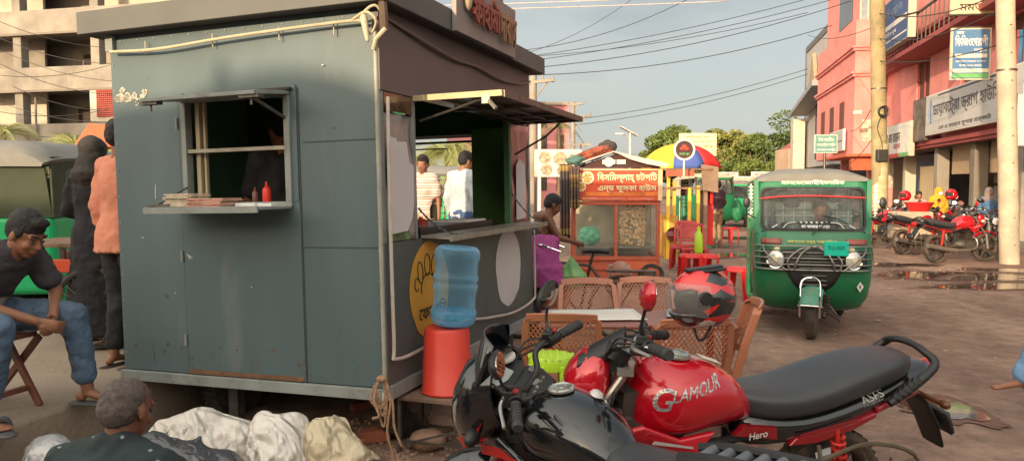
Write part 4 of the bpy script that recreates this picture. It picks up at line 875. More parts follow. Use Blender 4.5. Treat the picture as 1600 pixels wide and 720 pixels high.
# side wall (x=0 plane)
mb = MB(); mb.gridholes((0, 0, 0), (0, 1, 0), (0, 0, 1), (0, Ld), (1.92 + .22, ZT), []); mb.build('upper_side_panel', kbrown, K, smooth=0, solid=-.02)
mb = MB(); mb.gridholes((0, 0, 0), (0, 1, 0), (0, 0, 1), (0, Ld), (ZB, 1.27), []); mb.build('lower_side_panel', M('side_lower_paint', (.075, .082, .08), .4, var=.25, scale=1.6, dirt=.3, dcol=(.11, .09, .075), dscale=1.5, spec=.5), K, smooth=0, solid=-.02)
for (a, b, m_) in ((.0, .045, kframe), (.40, .44, kframe), (2.15, 2.2, kgreen), (2.66, 2.7, kframe)):
    mb = MB(); mb.bb(-.035, .012, a + .001, b, 1.272, 2.138); mb.build('post', m_, K, smooth=0)
# torn white vinyl panels
vinyl = M('torn_white_vinyl', (.50, .46, .46), .45, var=.05, scale=3, dirt=.1, dcol=(.35, .3, .3))
vback = M('warped_film', (.22, .185, .175), .25, var=.35, scale=3, dirt=.2, dcol=(.09, .06, .055), spec=.6)
def pan(name, ya, yb, za, zb, m, x=.004, edge=None, bump=.008, seed=0):
    mb = MB(); n = 14; vs = []
    for i in range(n + 1):
        for j in range(n + 1):
            y = ya + (yb - ya) * i / n; z = za + (zb - za) * j / n; vs.append((x + bump * noise.noise(V((y * 7, z * 5, seed))), y, z))
    fs = [(i * (n + 1) + j, (i + 1) * (n + 1) + j, (i + 1) * (n + 1) + j + 1, i * (n + 1) + j + 1) for i in range(n) for j in range(n)]; mb.add(vs, fs); return mb.build(name, m, K, smooth=180, solid=.003)
pan('film_panel', .05, .395, 1.275, 2.02, vback, bump=.03, seed=2); pan('film_panel', 2.205, 2.655, 1.275, 2.12, M('pink_film', (.38, .16, .14), .35, var=.3, scale=3), bump=.025, seed=5)
def outl(name, pts, m, x=.03, th=.002, parent=K): mb = MB(); mb.prism([(x, y, z) for y, z in pts], (th, 0, 0)); return mb.build(name, m, parent, smooth=0)
outl('vinyl_remnant', [(.07, 1.32), (.27, 1.33), (.33, 1.40), (.36, 1.48), (.365, 1.72), (.31, 1.74), (.28, 1.86), (.16, 1.855), (.15, 1.875), (.08, 1.88), (.06, 1.7)], vinyl)
outl('vinyl_remnant', [(2.26, 1.31), (2.5, 1.32), (2.52, 1.6), (2.5, 1.78), (2.36, 1.83), (2.27, 1.77)], vinyl)
mb = MB(); mb.bb(-.02, .014, .05, .395, 2.03, 2.135); mb.build('header_strip', M('brown_glass_strip', (.09, .05, .03), .15, var=.8, scale=6, spec=.8), K, smooth=0)
# clutter below the film: green/brown rags printed
o = None
mb = MB(); mb.bb(.006, .02, .05, .395, 1.276, 1.33); mb.build('leaf_print', M('leaf_print', (.07, .12, .045), .6, var=.9, scale=16, dirt=.5, dcol=(.2, .12, .08), dscale=12), K, smooth=0)
# awning
awm = M('awning_underside', (.05, .038, .034), .35, var=.3, scale=3, dirt=.4, dcol=(.12, .07, .05), dscale=3, spec=.6)
mb = MB(); mb.bb(.02, .585, .42, 2.28, 2.13, 2.145); aw = mb.build('awning', awm, K, smooth=0)
mb = MB(); mb.bb(.018, .60, .40, .425, 2.115, 2.15); mb.build('awning_edge', M('yellowed_edge', (.45, .36, .2), .6, dirt=.4), aw, smooth=0)
mb = MB(); mb.bb(.586, .61, .426, 2.30, 2.11, 2.15); mb.bb(.02, .585, 2.281, 2.30, 2.11, 2.15)
for y in (1.0, 1.6, 1.95): mb.bb(.03, .585, y, y + .02, 2.105, 2.128)
mb.bar((.2, .45, 2.12), (.2, 2.28, 2.12), .02); mb.bar((.4, .45, 2.12), (.4, 2.28, 2.12), .02); mb.build('awning_ribs', gunm, aw, smooth=0)
mb = MB(); mb.tube([(.03, 2.25, 1.86), (.3, 2.26, 2.0), (.42, 2.26, 2.1)], .009, 6); mb.tube([(.03, .47, 2.0), (.28, .45, 2.06), (.5, .44, 2.12)], .008, 6); mb.build('awning_strut', gunm, aw)
mb = MB(); mb.box((.5, .41, 2.1), (.05, .03, .05)); mb.bar((.52, .4, 2.09), (.57, .38, 2.04), .018); mb.build('latch', rail_m, aw, smooth=0)
# counter shelf on the side
mb = MB(); mb.prism([(.022, .46, 1.275), (.20, .50, 1.262), (.23, 2.45, 1.262), (.022, 2.5, 1.275)], (0, 0, .014)); mb.prism([(.20, .50, 1.25), (.215, .50, 1.25), (.245, 2.46, 1.25), (.23, 2.46, 1.25)], (0, 0, .035)); mb.build('counter_shelf', rail_m, K, smooth=0)
def chain(a, b, name='chain'):
    a = V(a); b = V(b); n = 15; mb = MB()
    for k in range(n):
        p = a.lerp(b, k / n); q = a.lerp(b, (k + .95) / n); s_ = -.05 * 4 * (k / n) * (1 - k / n); s2 = -.05 * 4 * ((k + 1) / n) * (1 - (k + 1) / n)
        mb.bar(p + V((0, 0, s_)), q + V((0, 0, s2)), .013 if k % 2 else .006, .006 if k % 2 else .013)
    mb.build(name, gunm, K, smooth=0)
chain((.01, .46, 1.46), (.19, .75, 1.28)); chain((.01, 2.18, 1.56), (.21, 2.4, 1.285))
# left wall, back wall, far end wall with its opening, partitions
mb = MB(); mb.gridholes((-Wd, 0, 0), (0, 1, 0), (0, 0, 1), (.026, Ld), (ZB, ZT), []); mb.build('left_wall', kblue, K, smooth=0, solid=.02)
mb = MB(); mb.gridholes((-Wd + .022, 0, 0), (0, 1, 0), (0, 0, 1), (.03, Ld - .03), (ZB, ZT - .05), []); mb.build('inner_left_wall', kgreen, K, smooth=0, solid=-.01)
mb = MB(); mb.gridholes((0, Ld, 0), (1, 0, 0), (0, 0, 1), (-Wd + .03, -.04), (ZB, ZT), [(-1.75, -.53, 1.30, 2.08)]); mb.build('far_end_wall', kgreen, K, smooth=0, solid=.03)
mb = MB(); mb.bb(-.50, -.03, Ld - .12, Ld - .05, 1.26, 2.12); mb.build('green_door', M('green_door', (.13, .27, .08), .45, var=.2, scale=2.5, dirt=.3, dcol=(.04, .07, .035)), K, smooth=0)
mb = MB(); mb.bb(-1.75, -.53, Ld + .02, Ld + .45, 2.09, 2.11); mb.bar((-1.7, Ld + .01, 2.02), (-.55, Ld + .01, 2.02), .02); mb.bar((-1.7, Ld + .01, 1.97), (-.8, Ld + .01, 1.96), .012); mb.build('far_hatch', dark, K, smooth=0)
mb = MB(); mb.gridholes((-Wd + .03, 0, ZT - .03), (1, 0, 0), (0, 1, 0), (0, Wd - .05), (.03, Ld - .03), []); mb.build('ceiling', kgreen, K, smooth=0, solid=.01)
mb = MB(); mb.bb(-.9, -.02, .46, 2.1, 1.0, 1.24); mb.bb(-.5, -.05, .6, 1.9, 1.241, 1.33); mb.build('counter', M('black_counter', (.02, .018, .018), .4), K, smooth=0, bevel=.005)
mb = MB(); mb.bb(-.34, -.05, 1.35, 1.75, 1.331, 1.345); mb.build('tray', signw, K, smooth=0)
mb = MB(); mb.bb(-1.20, -.9, 1.26, 1.27, 1.98, 2.09); mb.build('paper_notice', M('paper_notice', (.3, .18, .11), .8, var=.4, scale=20), K, smooth=0)
mb = MB(); mb.bb(-1.15, -1.11, 1.27, 1.30, .5, 2.5); mb.bb(-1.9, -.6, 1.272, 1.30, ZB + .03, 2.55); mb.build('partition', kgreen, K, smooth=0)
# circles on the lower side
def circ(yc, zc, ry, rz, n=40, bite=0.0, seed=0): return [(yc + ry * cos(2 * pi * k / n) * (1 + bite * noise.noise(V((cos(2 * pi * k / n) * 2, sin(2 * pi * k / n) * 2, seed)))), zc + rz * sin(2 * pi * k / n) * (1 + bite * noise.noise(V((cos(2 * pi * k / n) * 2, sin(2 * pi * k / n) * 2, seed))))) for k in range(n)]
og = M('orange_sticker', (.52, .25, .03), .5, var=.1, scale=3, dirt=.15, dcol=(.35, .2, .08)); lg = outl('orange_circle', circ(.57, .94, .285, .31, bite=.06, seed=4), og, .022)
outl('white_circle', circ(2.06, .93, .30, .32, bite=.07, seed=9), vinyl, .022)
mb = MB(); blk = M('sticker_ink', (.03, .02, .012), .6)
text(mb, 'েফায়াির', (.0265, .60, .80), (0, 1, 0), (0, .0, 1), .40, .12, shear=.15); mb.build('lettering', blk, lg, smooth=0)
mb = MB()
def loop(yc, zc, ry, rz, a0=0, a1=2 * pi, ang=0):
    pts = []
    for k in range(19):
        t = a0 + (a1 - a0) * k / 18; y, z = ry * cos(t), rz * sin(t); pts.append((.0265, yc + y * cos(ang) - z * sin(ang), zc + y * sin(ang) + z * cos(ang)))
    mb.tube(pts, .0035, 5)
loop(.43, 1.06, .035, .07, ang=.15); loop(.53, 1.10, .04, .07); loop(.63, 1.09, .04, .065, ang=-.15); loop(.38, .99, .03, .04, .8, 5.5); loop(.54, .95, .10, .095, .2, 3.4)
mb.build('hand_drawing', blk, lg, smooth=0)
# bottom LED tube loop on the side
mb = MB(); mb.tube([(.05, .03, 2.1), (.05, .02, 1.5), (.05, .025, .72), (.05, .05, .60), (.05, .5, .60), (.05, .95, .66), (.05, 1.5, .60), (.05, 2.1, .55), (.05, 2.6, .58), (.05, 2.67, .68), (.05, 2.67, 1.2)], .011, 8, 5); mb.build('light_tube', M('pinkish_white_tube', (.42, .36, .31), .5, var=.15, scale=9, dirt=.35, dcol=(.2, .15, .11), dscale=9), K)
mb = MB(); mb.tube([(.03, .05, 2.555), (.045, .5, 2.50), (.045, 1.0, 2.46), (.04, 1.4, 2.47), (.045, 1.9, 2.44), (.04, 2.4, 2.47), (.04, 2.66, 2.52)], .011, 6, 5); mb.build('cable', M('brown_cable', (.15, .10, .085), .6), K)
# corner pipe and bundle of cables
mb = MB(); mb.tube([(.025, -.05, .42), (.025, -.05, 2.45)], .0125, 10); mb.build('corner_pipe', M('grey_pipe', (.27, .26, .225), .5, var=.15, scale=7, dirt=.3), K)
mb = MB(); mb.cyl((.025, -.05, .38), (.025, -.05, .43), .018); mb.build('pipe_cap', white_p, K)
mb = MB(); mb.tube([(-.12, -.06, 2.52), (0, -.10, 2.55), (.05, -.08, 2.5), (.0, -.06, 2.44), (-.03, -.09, 2.53), (.06, -.1, 2.58), (.09, -.04, 2.5)], .008, 6, 5); mb.tube([(.02, -.07, 2.62), (-.01, -.16, 2.85)], .010, 6); mb.tube([(.03, -.08, 2.35), (.06, -.1, 2.40), (.12, -.1, 2.45)], .013, 8); mb.caps((-.02, -.09, 2.52), (.0, -.09, 2.40), .022, .012); mb.build('cable_knot', tubem, K)
mb = MB(); mb.tube([(.08, -.09, 2.82), (.10, -.09, 2.6), (.09, -.06, 2.45)], .025, 8, 4); mb.tube([(-.1, -.14, 2.69), (.1, -.14, 2.66)], .01, 6); mb.build('dark_cable', M('dark_sleeve', (.09, .06, .04), .6), K)
# torn paper sticker remains on the front wall and scratches
mb = MB(); rq = random.Random(5)
for i in range(46):
    x = -1.9 + rq.random() * .24; z = 2.16 + rq.gauss(0, .03) + .05; s_ = rq.uniform(.008, .03) * (1 if z > 2.19 else .6)
    a = rq.random() * 6; mb.prism([(x + s_ * cos(a + q * 1.2) * rq.uniform(.6, 1.3), -.0035, z + s_ * .7 * sin(a + q * 1.2)) for q in range(5)], (0, .002, 0))
mb.v = mb.v; mb.build('torn_paper', M('old_paper', (.36, .34, .28), .8), K, smooth=0)
mb = MB()
for (x, z, l, a) in ((-1.38, 1.2, .05, -.5), (-1.37, 1.19, .03, -.9), (-1.62, 1.55, .09, 1.5), (-1.75, 1.3, .02, .2), (-1.5, .95, .012, 0), (-.9, 1.0, .01, .4), (-.35, 2.3, .015, 0)): mb.bar((x, -.0125 if x > -1.4 else -.002, z), (x + l * cos(a), -.0125 if x > -1.4 else -.002, z + l * sin(a)), .002, .008)
mb.build('paint_scratches', M('scratch', (.35, .36, .34), .7), K, smooth=0)
# wheels
def ktyre(x, y, label=None):
    mb = MB(); mb.lathe([(.13, -.07), (.24, -.08), (.285, -.05), (.29, 0), (.285, .05), (.24, .08), (.13, .07)], (0, 0, 0), 'x', 36); o = mb.build('wheel', rubber, K, loc=(x, y, .285))
    mb = MB(); mb.lathe([(.02, .03), (.08, .04), (.12, .02), (.135, .065), (.145, .066), (.145, -.06), (.1, -.04), (.02, -.04)], (0, 0, 0), 'x', 30); mb.build('rim', M('rusty_rim', (.16, .11, .07), .8, dirt=.5), o)
    mb = MB()
    for k in range(40):
        a = 2 * pi * k / 40; mb.box((0, cos(a) * .288, sin(a) * .288), (.12, .018, .012), Matrix.Rotation(a - pi / 2, 3, 'X'))
    mb.build('tread', rubber, o, smooth=0)
ktyre(-.13, .50); ktyre(-1.5, .55); ktyre(-.13, 2.1)
mb = MB(); mb.bar((-1.6, .5, .3), (-.1, .5, .3), .06); mb.bar((-.6, 0.1, .39), (-.6, 2.6, .39), .06); mb.bar((-1.4, .1, .39), (-1.4, 2.6, .39), .06); mb.bar((-1.2, .18, 0), (-1.2, .18, .4), .07); mb.build('axle', gunm, K, smooth=0)
# rope hanging at the corner
p = KM @ V((.025, -.08, .50)); ropem = M('jute_rope', (.33, .20, .12), .9, var=.3, scale=60, bump=.6, bscale=200)
mb = MB(); rq = random.Random(9)
for i in range(6):
    a = rq.uniform(-.05, .05); w2 = rq.uniform(.03, .065); d = rq.uniform(.12, .3); mb.tube([(0, -.02, .02), (-w2, -.03, -.04), (-w2 * .8 + a, -.02, -d * .7), (a * .5, -.03, -d), (w2 * .6, -.02, -d * .6), (w2 * .5, -.02, 0), (0, -.01, .03)], .006, 6, 5)
mb.tube([(.02, -.02, .02), (.05, -.03, -.1), (.03, -.03, -.28), (.06, -.02, -.42), (.05, -.02, -.50)], [.008, .007, .012], 6, 5); mb.tube([(.01, -.02, 0), (.06, -.03, -.1), (.07, -.03, -.25), (.11, -.03, -.36)], .007, 6, 5)
mb.tube([(-.02, -.02, 0), (-.04, -.04, -.1), (-.01, -.05, -.18), (-.05, -.04, -.2)], .008, 6, 5); mb.ell((0, -.02, .02), (.03, .03, .02))
o = mb.build('rope', ropem); o.location = p; tag(o, 'looped jute rope tied at the kiosk corner pipe, ends hanging down', 'rope')
# roof sign
SG = thing('roof_sign', 'metal signboard with raised red and brass letters standing on the kiosk roof edge', 'sign', KM @ V((.135, 1.36, 2.60)), KRZ)
mb = MB(); pts = [(-.60, 0), (.56, 0), (.56, .37), (.30, .37)] + [(.30 - .02 - .22 * (1 - cos(t)) , .37 + .2 * sin(t)) for t in [k * pi / 12 for k in range(13)]] + [(-.35, .37), (-.60, .37)]
mb.prism([(0, y, z) for y, z in pts], (.03, 0, 0)); mb.build('board', M('sign_board_metal', (.2, .17, .16), .5, var=.1, scale=4, dirt=.3, dcol=(.12, .09, .08)), SG, smooth=0)
mb = MB(); text(mb, 'ফাহামৗ', (.055, -.16, .20), (0, 1, 0), W, .52, .24, ext=.02, bold=.012); mb.build('letters', M('red_letter', (.20, .05, .04), .4, dirt=.3, dcol=(.14, .07, .05), dscale=20), SG, smooth=0)
mb = MB(); text(mb, 'দাবাস', (.055, .28, .17), (0, 1, 0), W, .36, .22, ext=.02, bold=.012); mb.build('letters', M('brass_letter', (.26, .18, .12), .4, .5, dirt=.5, dcol=(.15, .08, .06), dscale=20), SG, smooth=0)
mb = MB(); mb.ell((.06, .26, .55), (.05, .13, .09)); mb.ell((.05, -.45, .27), (.03, .05, .12)); mb.build('ornament', M('tan_ornament', (.42, .31, .2), .5), SG)
mb = MB(); mb.bb(-.02, -.005, -.45, -.42, -.0, .35); mb.bb(-.02, -.005, .4, .43, .0, .35); mb.build('support', gunm, SG, smooth=0)
# things on the shelf and counter
paperm = M('newspaper', (.50, .41, .30), .85, var=.25, scale=30)
def paperstack(x0_, w_, h_, label, m, n=9, seed=0):
    r_ = random.Random(seed); mb = MB()
    for k in range(n): mb.box((r_.uniform(-.008, .008), r_.uniform(-.01, .01), h_ * (k + .5) / n), (w_ * r_.uniform(.9, 1.04), .17, h_ / n * .8), Matrix.Rotation(r_.uniform(-.05, .05), 3, 'Z'))
    o = mb.build('paper_stack', m, smooth=0, bevel=.001); o.matrix_world = KM @ Matrix.Translation((x0_, -.22, 1.493)); tag(o, label, 'paper stack'); return o
paperstack(-1.17, .19, .085, 'taller stack of tan cut papers at the left on the front window shelf', paperm)
paperstack(-.97, .25, .055, 'lower stack of pinkish folded papers beside the taller one on the window shelf', M('pinkish_paper', (.48, .26, .20), .85, var=.35, scale=25), 6, 4)
def bottle(name, label, x, y, z, r, h, m, cat='bottle', group=None):
    mb = MB(); mb.lathe([(.001, 0), (r, 0), (r, h * .55), (r * .8, h * .68), (r * .3, h * .78), (r * .25, h), (.001, h)], (0, 0, 0), 'z', 14); o = mb.build(name, m); o.matrix_world = KM @ Matrix.Translation((x, y, z)); return tag(o, label, cat, group)
bottle('sauce_bottle', 'red squeeze sauce bottle standing inside the front window sill', -.785, .02, 1.52, .026, .12, M('sauce_red', (.55, .02, .01), .35))
bottle('sauce_bottle', 'small dark sauce bottle left of the red one at the front window', -.87, .02, 1.52, .018, .09, M('sauce_brown', (.12, .05, .03), .3))
mb = MB(); mb.box((-.02, 0, .012), (.14, .07, .022)); mb.box((.10, .01, .01), (.1, .06, .02)); o = mb.build('phone_and_box', M('white_box', (.55, .56, .56), .4), smooth=0, bevel=.004); o.name = 'napkin_box'; o.matrix_world = KM @ Matrix.Translation((-.74, -.18, 1.493)); tag(o, 'flat white boxes at the right end of the front window shelf', 'box')
for (x, y, r, h, c, lb) in ((-.12, .75, .05, .06, (.25, .03, .02), 'maroon pot on the black counter seen through the awning side'), (-.62, 2.0, .03, .16, (.3, .22, .1), 'ochre bottle at the far end of the dark counter')):
    bottle('pot', lb, x, y, 1.335, r, h, M('pot_%d' % int(h * 100), c, .4), 'pot')

# rust runs, scuffs and grime patches on the front sheet
mb = MB(); rq = random.Random(21)
for i in range(26):
    x = rq.uniform(-1.92, -.02); z = rq.choice([rq.uniform(.46, .62), rq.uniform(.46, .9), rq.uniform(.5, 2.4)]); s_ = rq.uniform(.004, .016); yy = -.0128 if -1.4 < x < -.53 and z < 1.5 else -.0012
    if -1.4 < x < -.53 and z > 1.45: continue
    mb.prism([(x + s_ * cos(q * 1.05) * rq.uniform(.5, 1.3), yy, z + s_ * sin(q * 1.05) * rq.uniform(.5, 1.6)) for q in range(6)], (0, .001, 0))
for x in (-1.405, -.53, -.527, -1.2, -.9, -.2, -1.7):
    for k in range(3): xx = x + rq.uniform(-.03, .03); z0 = rq.uniform(.47, .62); yy = -.0128 if -1.4 < xx < -.53 else -.0012; mb.prism([(xx, yy, z0), (xx + .005, yy, z0), (xx + .003, yy, z0 - rq.uniform(.03, .12))], (0, .001, 0))
mb.build('rust_spots', M('rust_spots_m', (.095, .08, .065), .9, var=.5, scale=30), K, smooth=0)
mb = MB()
for x in (-1.92, -.015):
    for k in range(12): mb.cyl((x, -.004, .55 + k * .17), (x, .0, .55 + k * .17), .006, None, 8)
for k in range(14): mb.cyl((-1.85 + k * .137, -.004, 2.56), (-1.85 + k * .137, .0, 2.56), .006, None, 8)
mb.build('rivets', kframe, K, smooth=0)
# ------------------------------------------------------------------ motorcycles
def flakes(name, col, rough=.22):
    return M(name, col, rough, 0.15, var=.06, scale=3, coat=.9, dirt=.10, dcol=(.14, .09, .07), dscale=7)
redp = flakes('red_paint', (.44, .004, .014)); redd = flakes('dark_red_paint', (.25, .006, .012)); blackp = flakes('gloss_black_paint', (.008, .009, .011), .15)
silverp = M('silver_decal', (.55, .54, .54), .3, .4); seatm = M('seat_vinyl', (.030, .032, .037), .40, var=.12, scale=5, bump=.12, bscale=400, dirt=.22, dcol=(.075, .06, .047), dscale=3, spec=.6)
mirrorm = M('mirror_glass', (.8, .8, .78), .03, 1, var=.02); lampg = M('lamp_lens', (.5, .5, .48), .08, .3, var=.1, coat=.5); redlens = M('red_lens', (.35, .01, .01), .15, coat=.5); redspring = M('red_spring', (.5, .03, .02), .4)
dialm = M('dial_glass', (.22, .25, .24), .12, spec=.8); lcdm = M('lcd_grey', (.30, .33, .30), .2); visorm = M('clear_visor', (.35, .34, .33), .08, var=.02, alpha=.26, spec=.9); capm = M('fuel_cap', (.5, .49, .45), .28, .85, var=.1, scale=20); engm = M('engine_cast', (.10, .09, .08), .5, .7, var=.25, scale=9, dirt=.7, dcol=(.10, .065, .045), dscale=5)
orangelens = M('orange_lens', (.6, .2, .03), .2, coat=.4)
def wheel(parent, X, x, z, R=.30, wd=.05, name='wheel', spokes=6, rimc=None):
    c = V((x, 0, z)); mb = MB(X); prof = [(R - .06, -wd * .8), (R - .03, -wd), (R - .008, -wd * .75), (R, 0), (R - .008, wd * .75), (R - .03, wd), (R - .06, wd * .8)]
    mb.lathe(prof, c, 'y', 40); 
    for k in range(44):
        a = 2 * pi * k / 44
        for s_ in (-1, 1): mb.box(c + V((cos(a) * (R - .001), s_ * wd * .38, sin(a) * (R - .001))), (.012, wd * .5, .010), Matrix.Rotation(-a, 3, 'Y') @ Matrix.Rotation(pi / 2, 3, 'Y'))
    o = mb.build(name, rubber, parent)
    mb = MB(X); mb.lathe([(R - .075, -wd * .7), (R - .06, -wd * .85), (R - .055, -wd * .7), (R - .068, 0), (R - .055, wd * .7), (R - .06, wd * .85), (R - .075, wd * .7), (R - .085, 0)], c, 'y', 32)
    mb.cyl(c - V((0, .05, 0)), c + V((0, .05, 0)), .035); mb.cyl(c - V((0, wd * .9, 0)), c - V((0, wd * .6, 0)), .085)
    for k in range(spokes):
        a = 2 * pi * k / spokes; mb.bar(c + V((cos(a) * .03, 0, sin(a) * .03)), c + V((cos(a + .12) * (R - .075), 0, sin(a + .12) * (R - .075))), .02, .035)
    mb.build('rim', rimc or engm, o, smooth=35); return o

def bike(name, label, loc, rz, lean, steer, style, group=None, paint=None, full=True):
    P = paint or (redp if style == 'red' else blackp); P2 = redd if style == 'red' else blackp
    t = thing(name, label, 'motorcycle', loc, 0, group, rot=(Matrix.Rotation(rz, 3, 'Z') @ Matrix.Rotation(-lean, 3, 'X')).to_euler())
    head = V((.99, 0, .90)); axis = V((-.42, 0, .907)); fax = V((1.29, 0, .30))
    X = Matrix.Translation(head) @ Matrix.Rotation(steer, 4, axis) @ Matrix.Translation(-head)
    wheel(t, None, 0, .30); wheel(t, X, fax.x, fax.z, wd=.042)
    # tank
    b = style == 'black'
    hh = -.012 if b else 0
    secs = [(.455, .735, .055, .035), (.49, .765, .085, .06), (.55, .80, .125, .10), (.63, .822, .155, .13), (.72, .835, .172 + hh, .148), (.81, .838, .178 + hh, .154), (.89, .832, .165 + hh, .148), (.945, .82, .13, .13), (.985, .80, .085, .10), (1.0, .79, .05, .07)]
    mb = MB()
    rings = []
    for x, zc, ry, rz_ in secs:
        rg = ring(x, zc, ry, rz_, 2.3, 28)
        for p in rg:
            if p.z < zc - .02:   # knee recess at the lower rear of the tank
                k = max(0, min(1, (.80 - x) / .2)) * max(0, min(1, (zc - .02 - p.z) / .08)); p.y *= 1 - .22 * k
        rings.append(rg)
    mb.loft(rings); tank = mb.build('tank', P, t, smooth=180, sub=1)
    mb = MB(); cz = .992; cx = .80; mb.lathe([(.052, 0), (.052, .008), (.042, .012), (.038, .009), (.001, .009)], (cx, 0, cz - .002), 'z', 28); mb.box((cx, 0, cz + .010), (.012, .04, .006)); mb.lathe([(.016, .0), (.016, .012), (.001, .012)], (cx, 0, cz), 'z', 14)
    for k in range(6): mb.cyl((cx + cos(k * pi / 3) * .046, sin(k * pi / 3) * .046, cz), (cx + cos(k * pi / 3) * .046, sin(k * pi / 3) * .046, cz + .011), .004, None, 6)
    mb.build('fuel_cap', capm, tank)
    if not full: pass
    # shrouds
    for s_ in (1, -1):
        mb = MB(); sh_ = [(.70, .74), (.86, .73), (1.02, .80), (1.12, .785), (1.16, .755), (1.02, .69), (.92, .62), (.84, .60), (.78, .67)]
        n = len(sh_)
        outer = [V((x, s_ * (.168 + .008 * sin(i)), z)) for i, (x, z) in enumerate(sh_)]; mb.prism(outer, (0, -s_ * .03, 0)); mb.build('tank_shroud', P, t, smooth=0, bevel=.012, bseg=3)
        if not b:
            mb = MB(); mb.prism([(1.00, s_ * .198, .745), (.82, s_ * .192, .702), (.82, s_ * .192, .708), (.99, s_ * .198, .755)], (0, s_ * .004, 0)); mb.build('silver_stripe', silverp, t, smooth=0)
        else:
            mb = MB(); mb.prism([(1.10, s_ * .197, .765), (.97, s_ * .197, .775), (.90, s_ * .197, .755), (.72, s_ * .197, .775), (.93, s_ * .197, .725), (.95, s_ * .197, .74), (1.10, s_ * .197, .72)], (0, s_ * .004, 0)); mb.build('red_decal', redlens, t, smooth=0)
    # lower side cover and tail
    mb = MB(); 
    secs = [(.56, .69, .11, .075), (.42, .675, .13, .08), (.25, .67, .14, .06), (.05, .705, .135, .055), (-.15, .755, .125, .05), (-.30, .79, .105, .045), (-.42, .825, .07, .04), (-.50, .85, .035, .028)]
    mb.loft([ring(x, z, a, c, 2.8, 20) for x, z, a, c in secs]); tail = mb.build('tail_panel', blackp, t, smooth=180, sub=1)
    for s_ in (1, -1):
        mb = MB(); mb.prism([(.30, s_ * .10, .655), (.02, s_ * .10, .69), (-.10, s_ * .10, .72), (-.10, s_ * .10, .70), (.02, s_ * .10, .655), (.2, s_ * .10, .62), (.33, s_ * .10, .625)], (0, s_ * .048, 0)); mb.prism([(-.11, s_ * .09, .735), (-.34, s_ * .07, .785), (-.36, s_ * .07, .77), (-.11, s_ * .09, .708)], (0, s_ * .046, 0)); mb.build('side_cover', P2, t, smooth=0, bevel=.006)
        if not b:
            mb = MB(); mb.prism([(.29, s_ * .149, .66), (.0, s_ * .149, .70), (.0, s_ * .149, .71), (.29, s_ * .149, .672)], (0, s_ * .003, 0)); mb.prism([(.60, s_ * .12, .70), (.40, s_ * .128, .665), (.41, s_ * .128, .715), (.56, s_ * .12, .735)], (0, s_ * .022, 0)); mb.build('silver_stripe', redd, t, smooth=0)
    # seat
    secs = [(.555, .80, .05, .04), (.52, .79, .085, .055), (.42, .775, .125, .06), (.28, .775, .145, .062), (.13, .80, .15, .07), (.0, .835, .145, .072), (-.14, .86, .13, .068), (-.26, .875, .108, .058), (-.34, .88, .07, .045), (-.37, .88, .03, .025)]
    if b: secs = [(x, z - .0, a, c) for x, z, a, c in secs[:5]] + [(.02, .845, .13, .07), (-.1, .88, .12, .055)]
    mb = MB(); mb.loft([ring(x, z, a, c, 3.1, 28) for x, z, a, c in secs]); mb.build('seat', seatm, t, smooth=180, sub=1)
    if b:
        mb = MB()
        for k in range(6):
            x = .13 - k * .062; zt = .885 + .008 * k; mb.tube([(x + .07, .165, zt - .10), (x + .04, .13, zt - .02), (x + .01, .06, zt + .025), (x, 0, zt + .035), (x + .01, -.06, zt + .025), (x + .04, -.13, zt - .02)], .0195, 14, 5)
        mb.build('ribbed_pillion_cover', M('ribbed_grey_plastic', (.085, .095, .108), .4, var=.12, scale=8, bump=.1, bscale=150), t)
        mb = MB(); mb.tube([(.20, .05, .905), (.05, .055, .94), (-.25, .055, .97)], .024, 8, 3); mb.tube([(.20, -.05, .905), (.05, -.055, .94), (-.25, -.055, .97)], .016, 8, 3); mb.build('strap', blackm, t)
    # grab rail
    rl = [(-.16, .145, .755), (-.27, .15, .825), (-.385, .14, .905), (-.42, .08, .945), (-.425, 0, .955), (-.42, -.08, .945), (-.385, -.14, .905), (-.27, -.15, .825), (-.16, -.145, .755)]
    mb = MB(); mb.tube([(x + (0.04 if abs(y) < .1 else 0), y, z) for x, y, z in rl], [.017, .021, .019, .016, .015, .016, .019, .021, .017], 12, 5); 
    pts = catmull(rl, 5)
    for q in (2, 3, 4, 5, 6, 35, 36, 37, 38): 
        if q < len(pts): mb.ell(pts[q] + V((.01, 0, 0)), (.024, .024, .024), seg=8)
    mb.build('grab_rail', blackm, t)
    mb = MB(); mb.lathe([(.001, -.555), (.03, -.55), (.05, -.50), (.045, -.47)], (0, 0, .825), 'x', 14); mb.build('tail_lamp', redlens, t)
    mb = MB()
    ff = [(-.36, .78, .07), (-.46, .70, .075), (-.56, .58, .07), (-.63, .46, .06)]
    mb.loft([ring(x, z, a, .015, 4, 14) for x, z, a in ff]); mb.box((-.62, 0, .58), (.02, .16, .12), Matrix.Rotation(.5, 3, 'Y')); mb.build('rear_fender', blackm, t, smooth=180)
    mb = MB()
    for s_ in (1, -1): mb.tube([(-.42, s_ * .04, .74), (-.45, s_ * .16, .73)], .012, 8); mb.ell((-.45, s_ * .165, .73), (.02, .03, .02), seg=10)
    mb.build('indicator', M('dark_lens', (.10, .035, .015), .25), t)
    # shocks, swingarm, chain cover
    for s_ in (1, -1):
        mb = MB(); p0 = V((.0, s_ * .145, .34)); p1 = V((.10, s_ * .14, .67)); pts = []
        a_, b_ = frame(p1 - p0)
        for k in range(70):
            q = k / 69; pts.append(p0.lerp(p1, .12 + q * .78) + (a_ * cos(q * 2 * pi * 9) + b_ * sin(q * 2 * pi * 9)) * .027)
        mb.tube(pts, .007, 6); mb.cyl(p0, p1, .012); mb.build('shock_absorber', redspring, t)
        mb = MB(); mb.bar((0, s_ * .09, .30), (.50, s_ * .09, .36), .03, .045); mb.build('swing_arm', engm, t, smooth=0, bevel=.005)
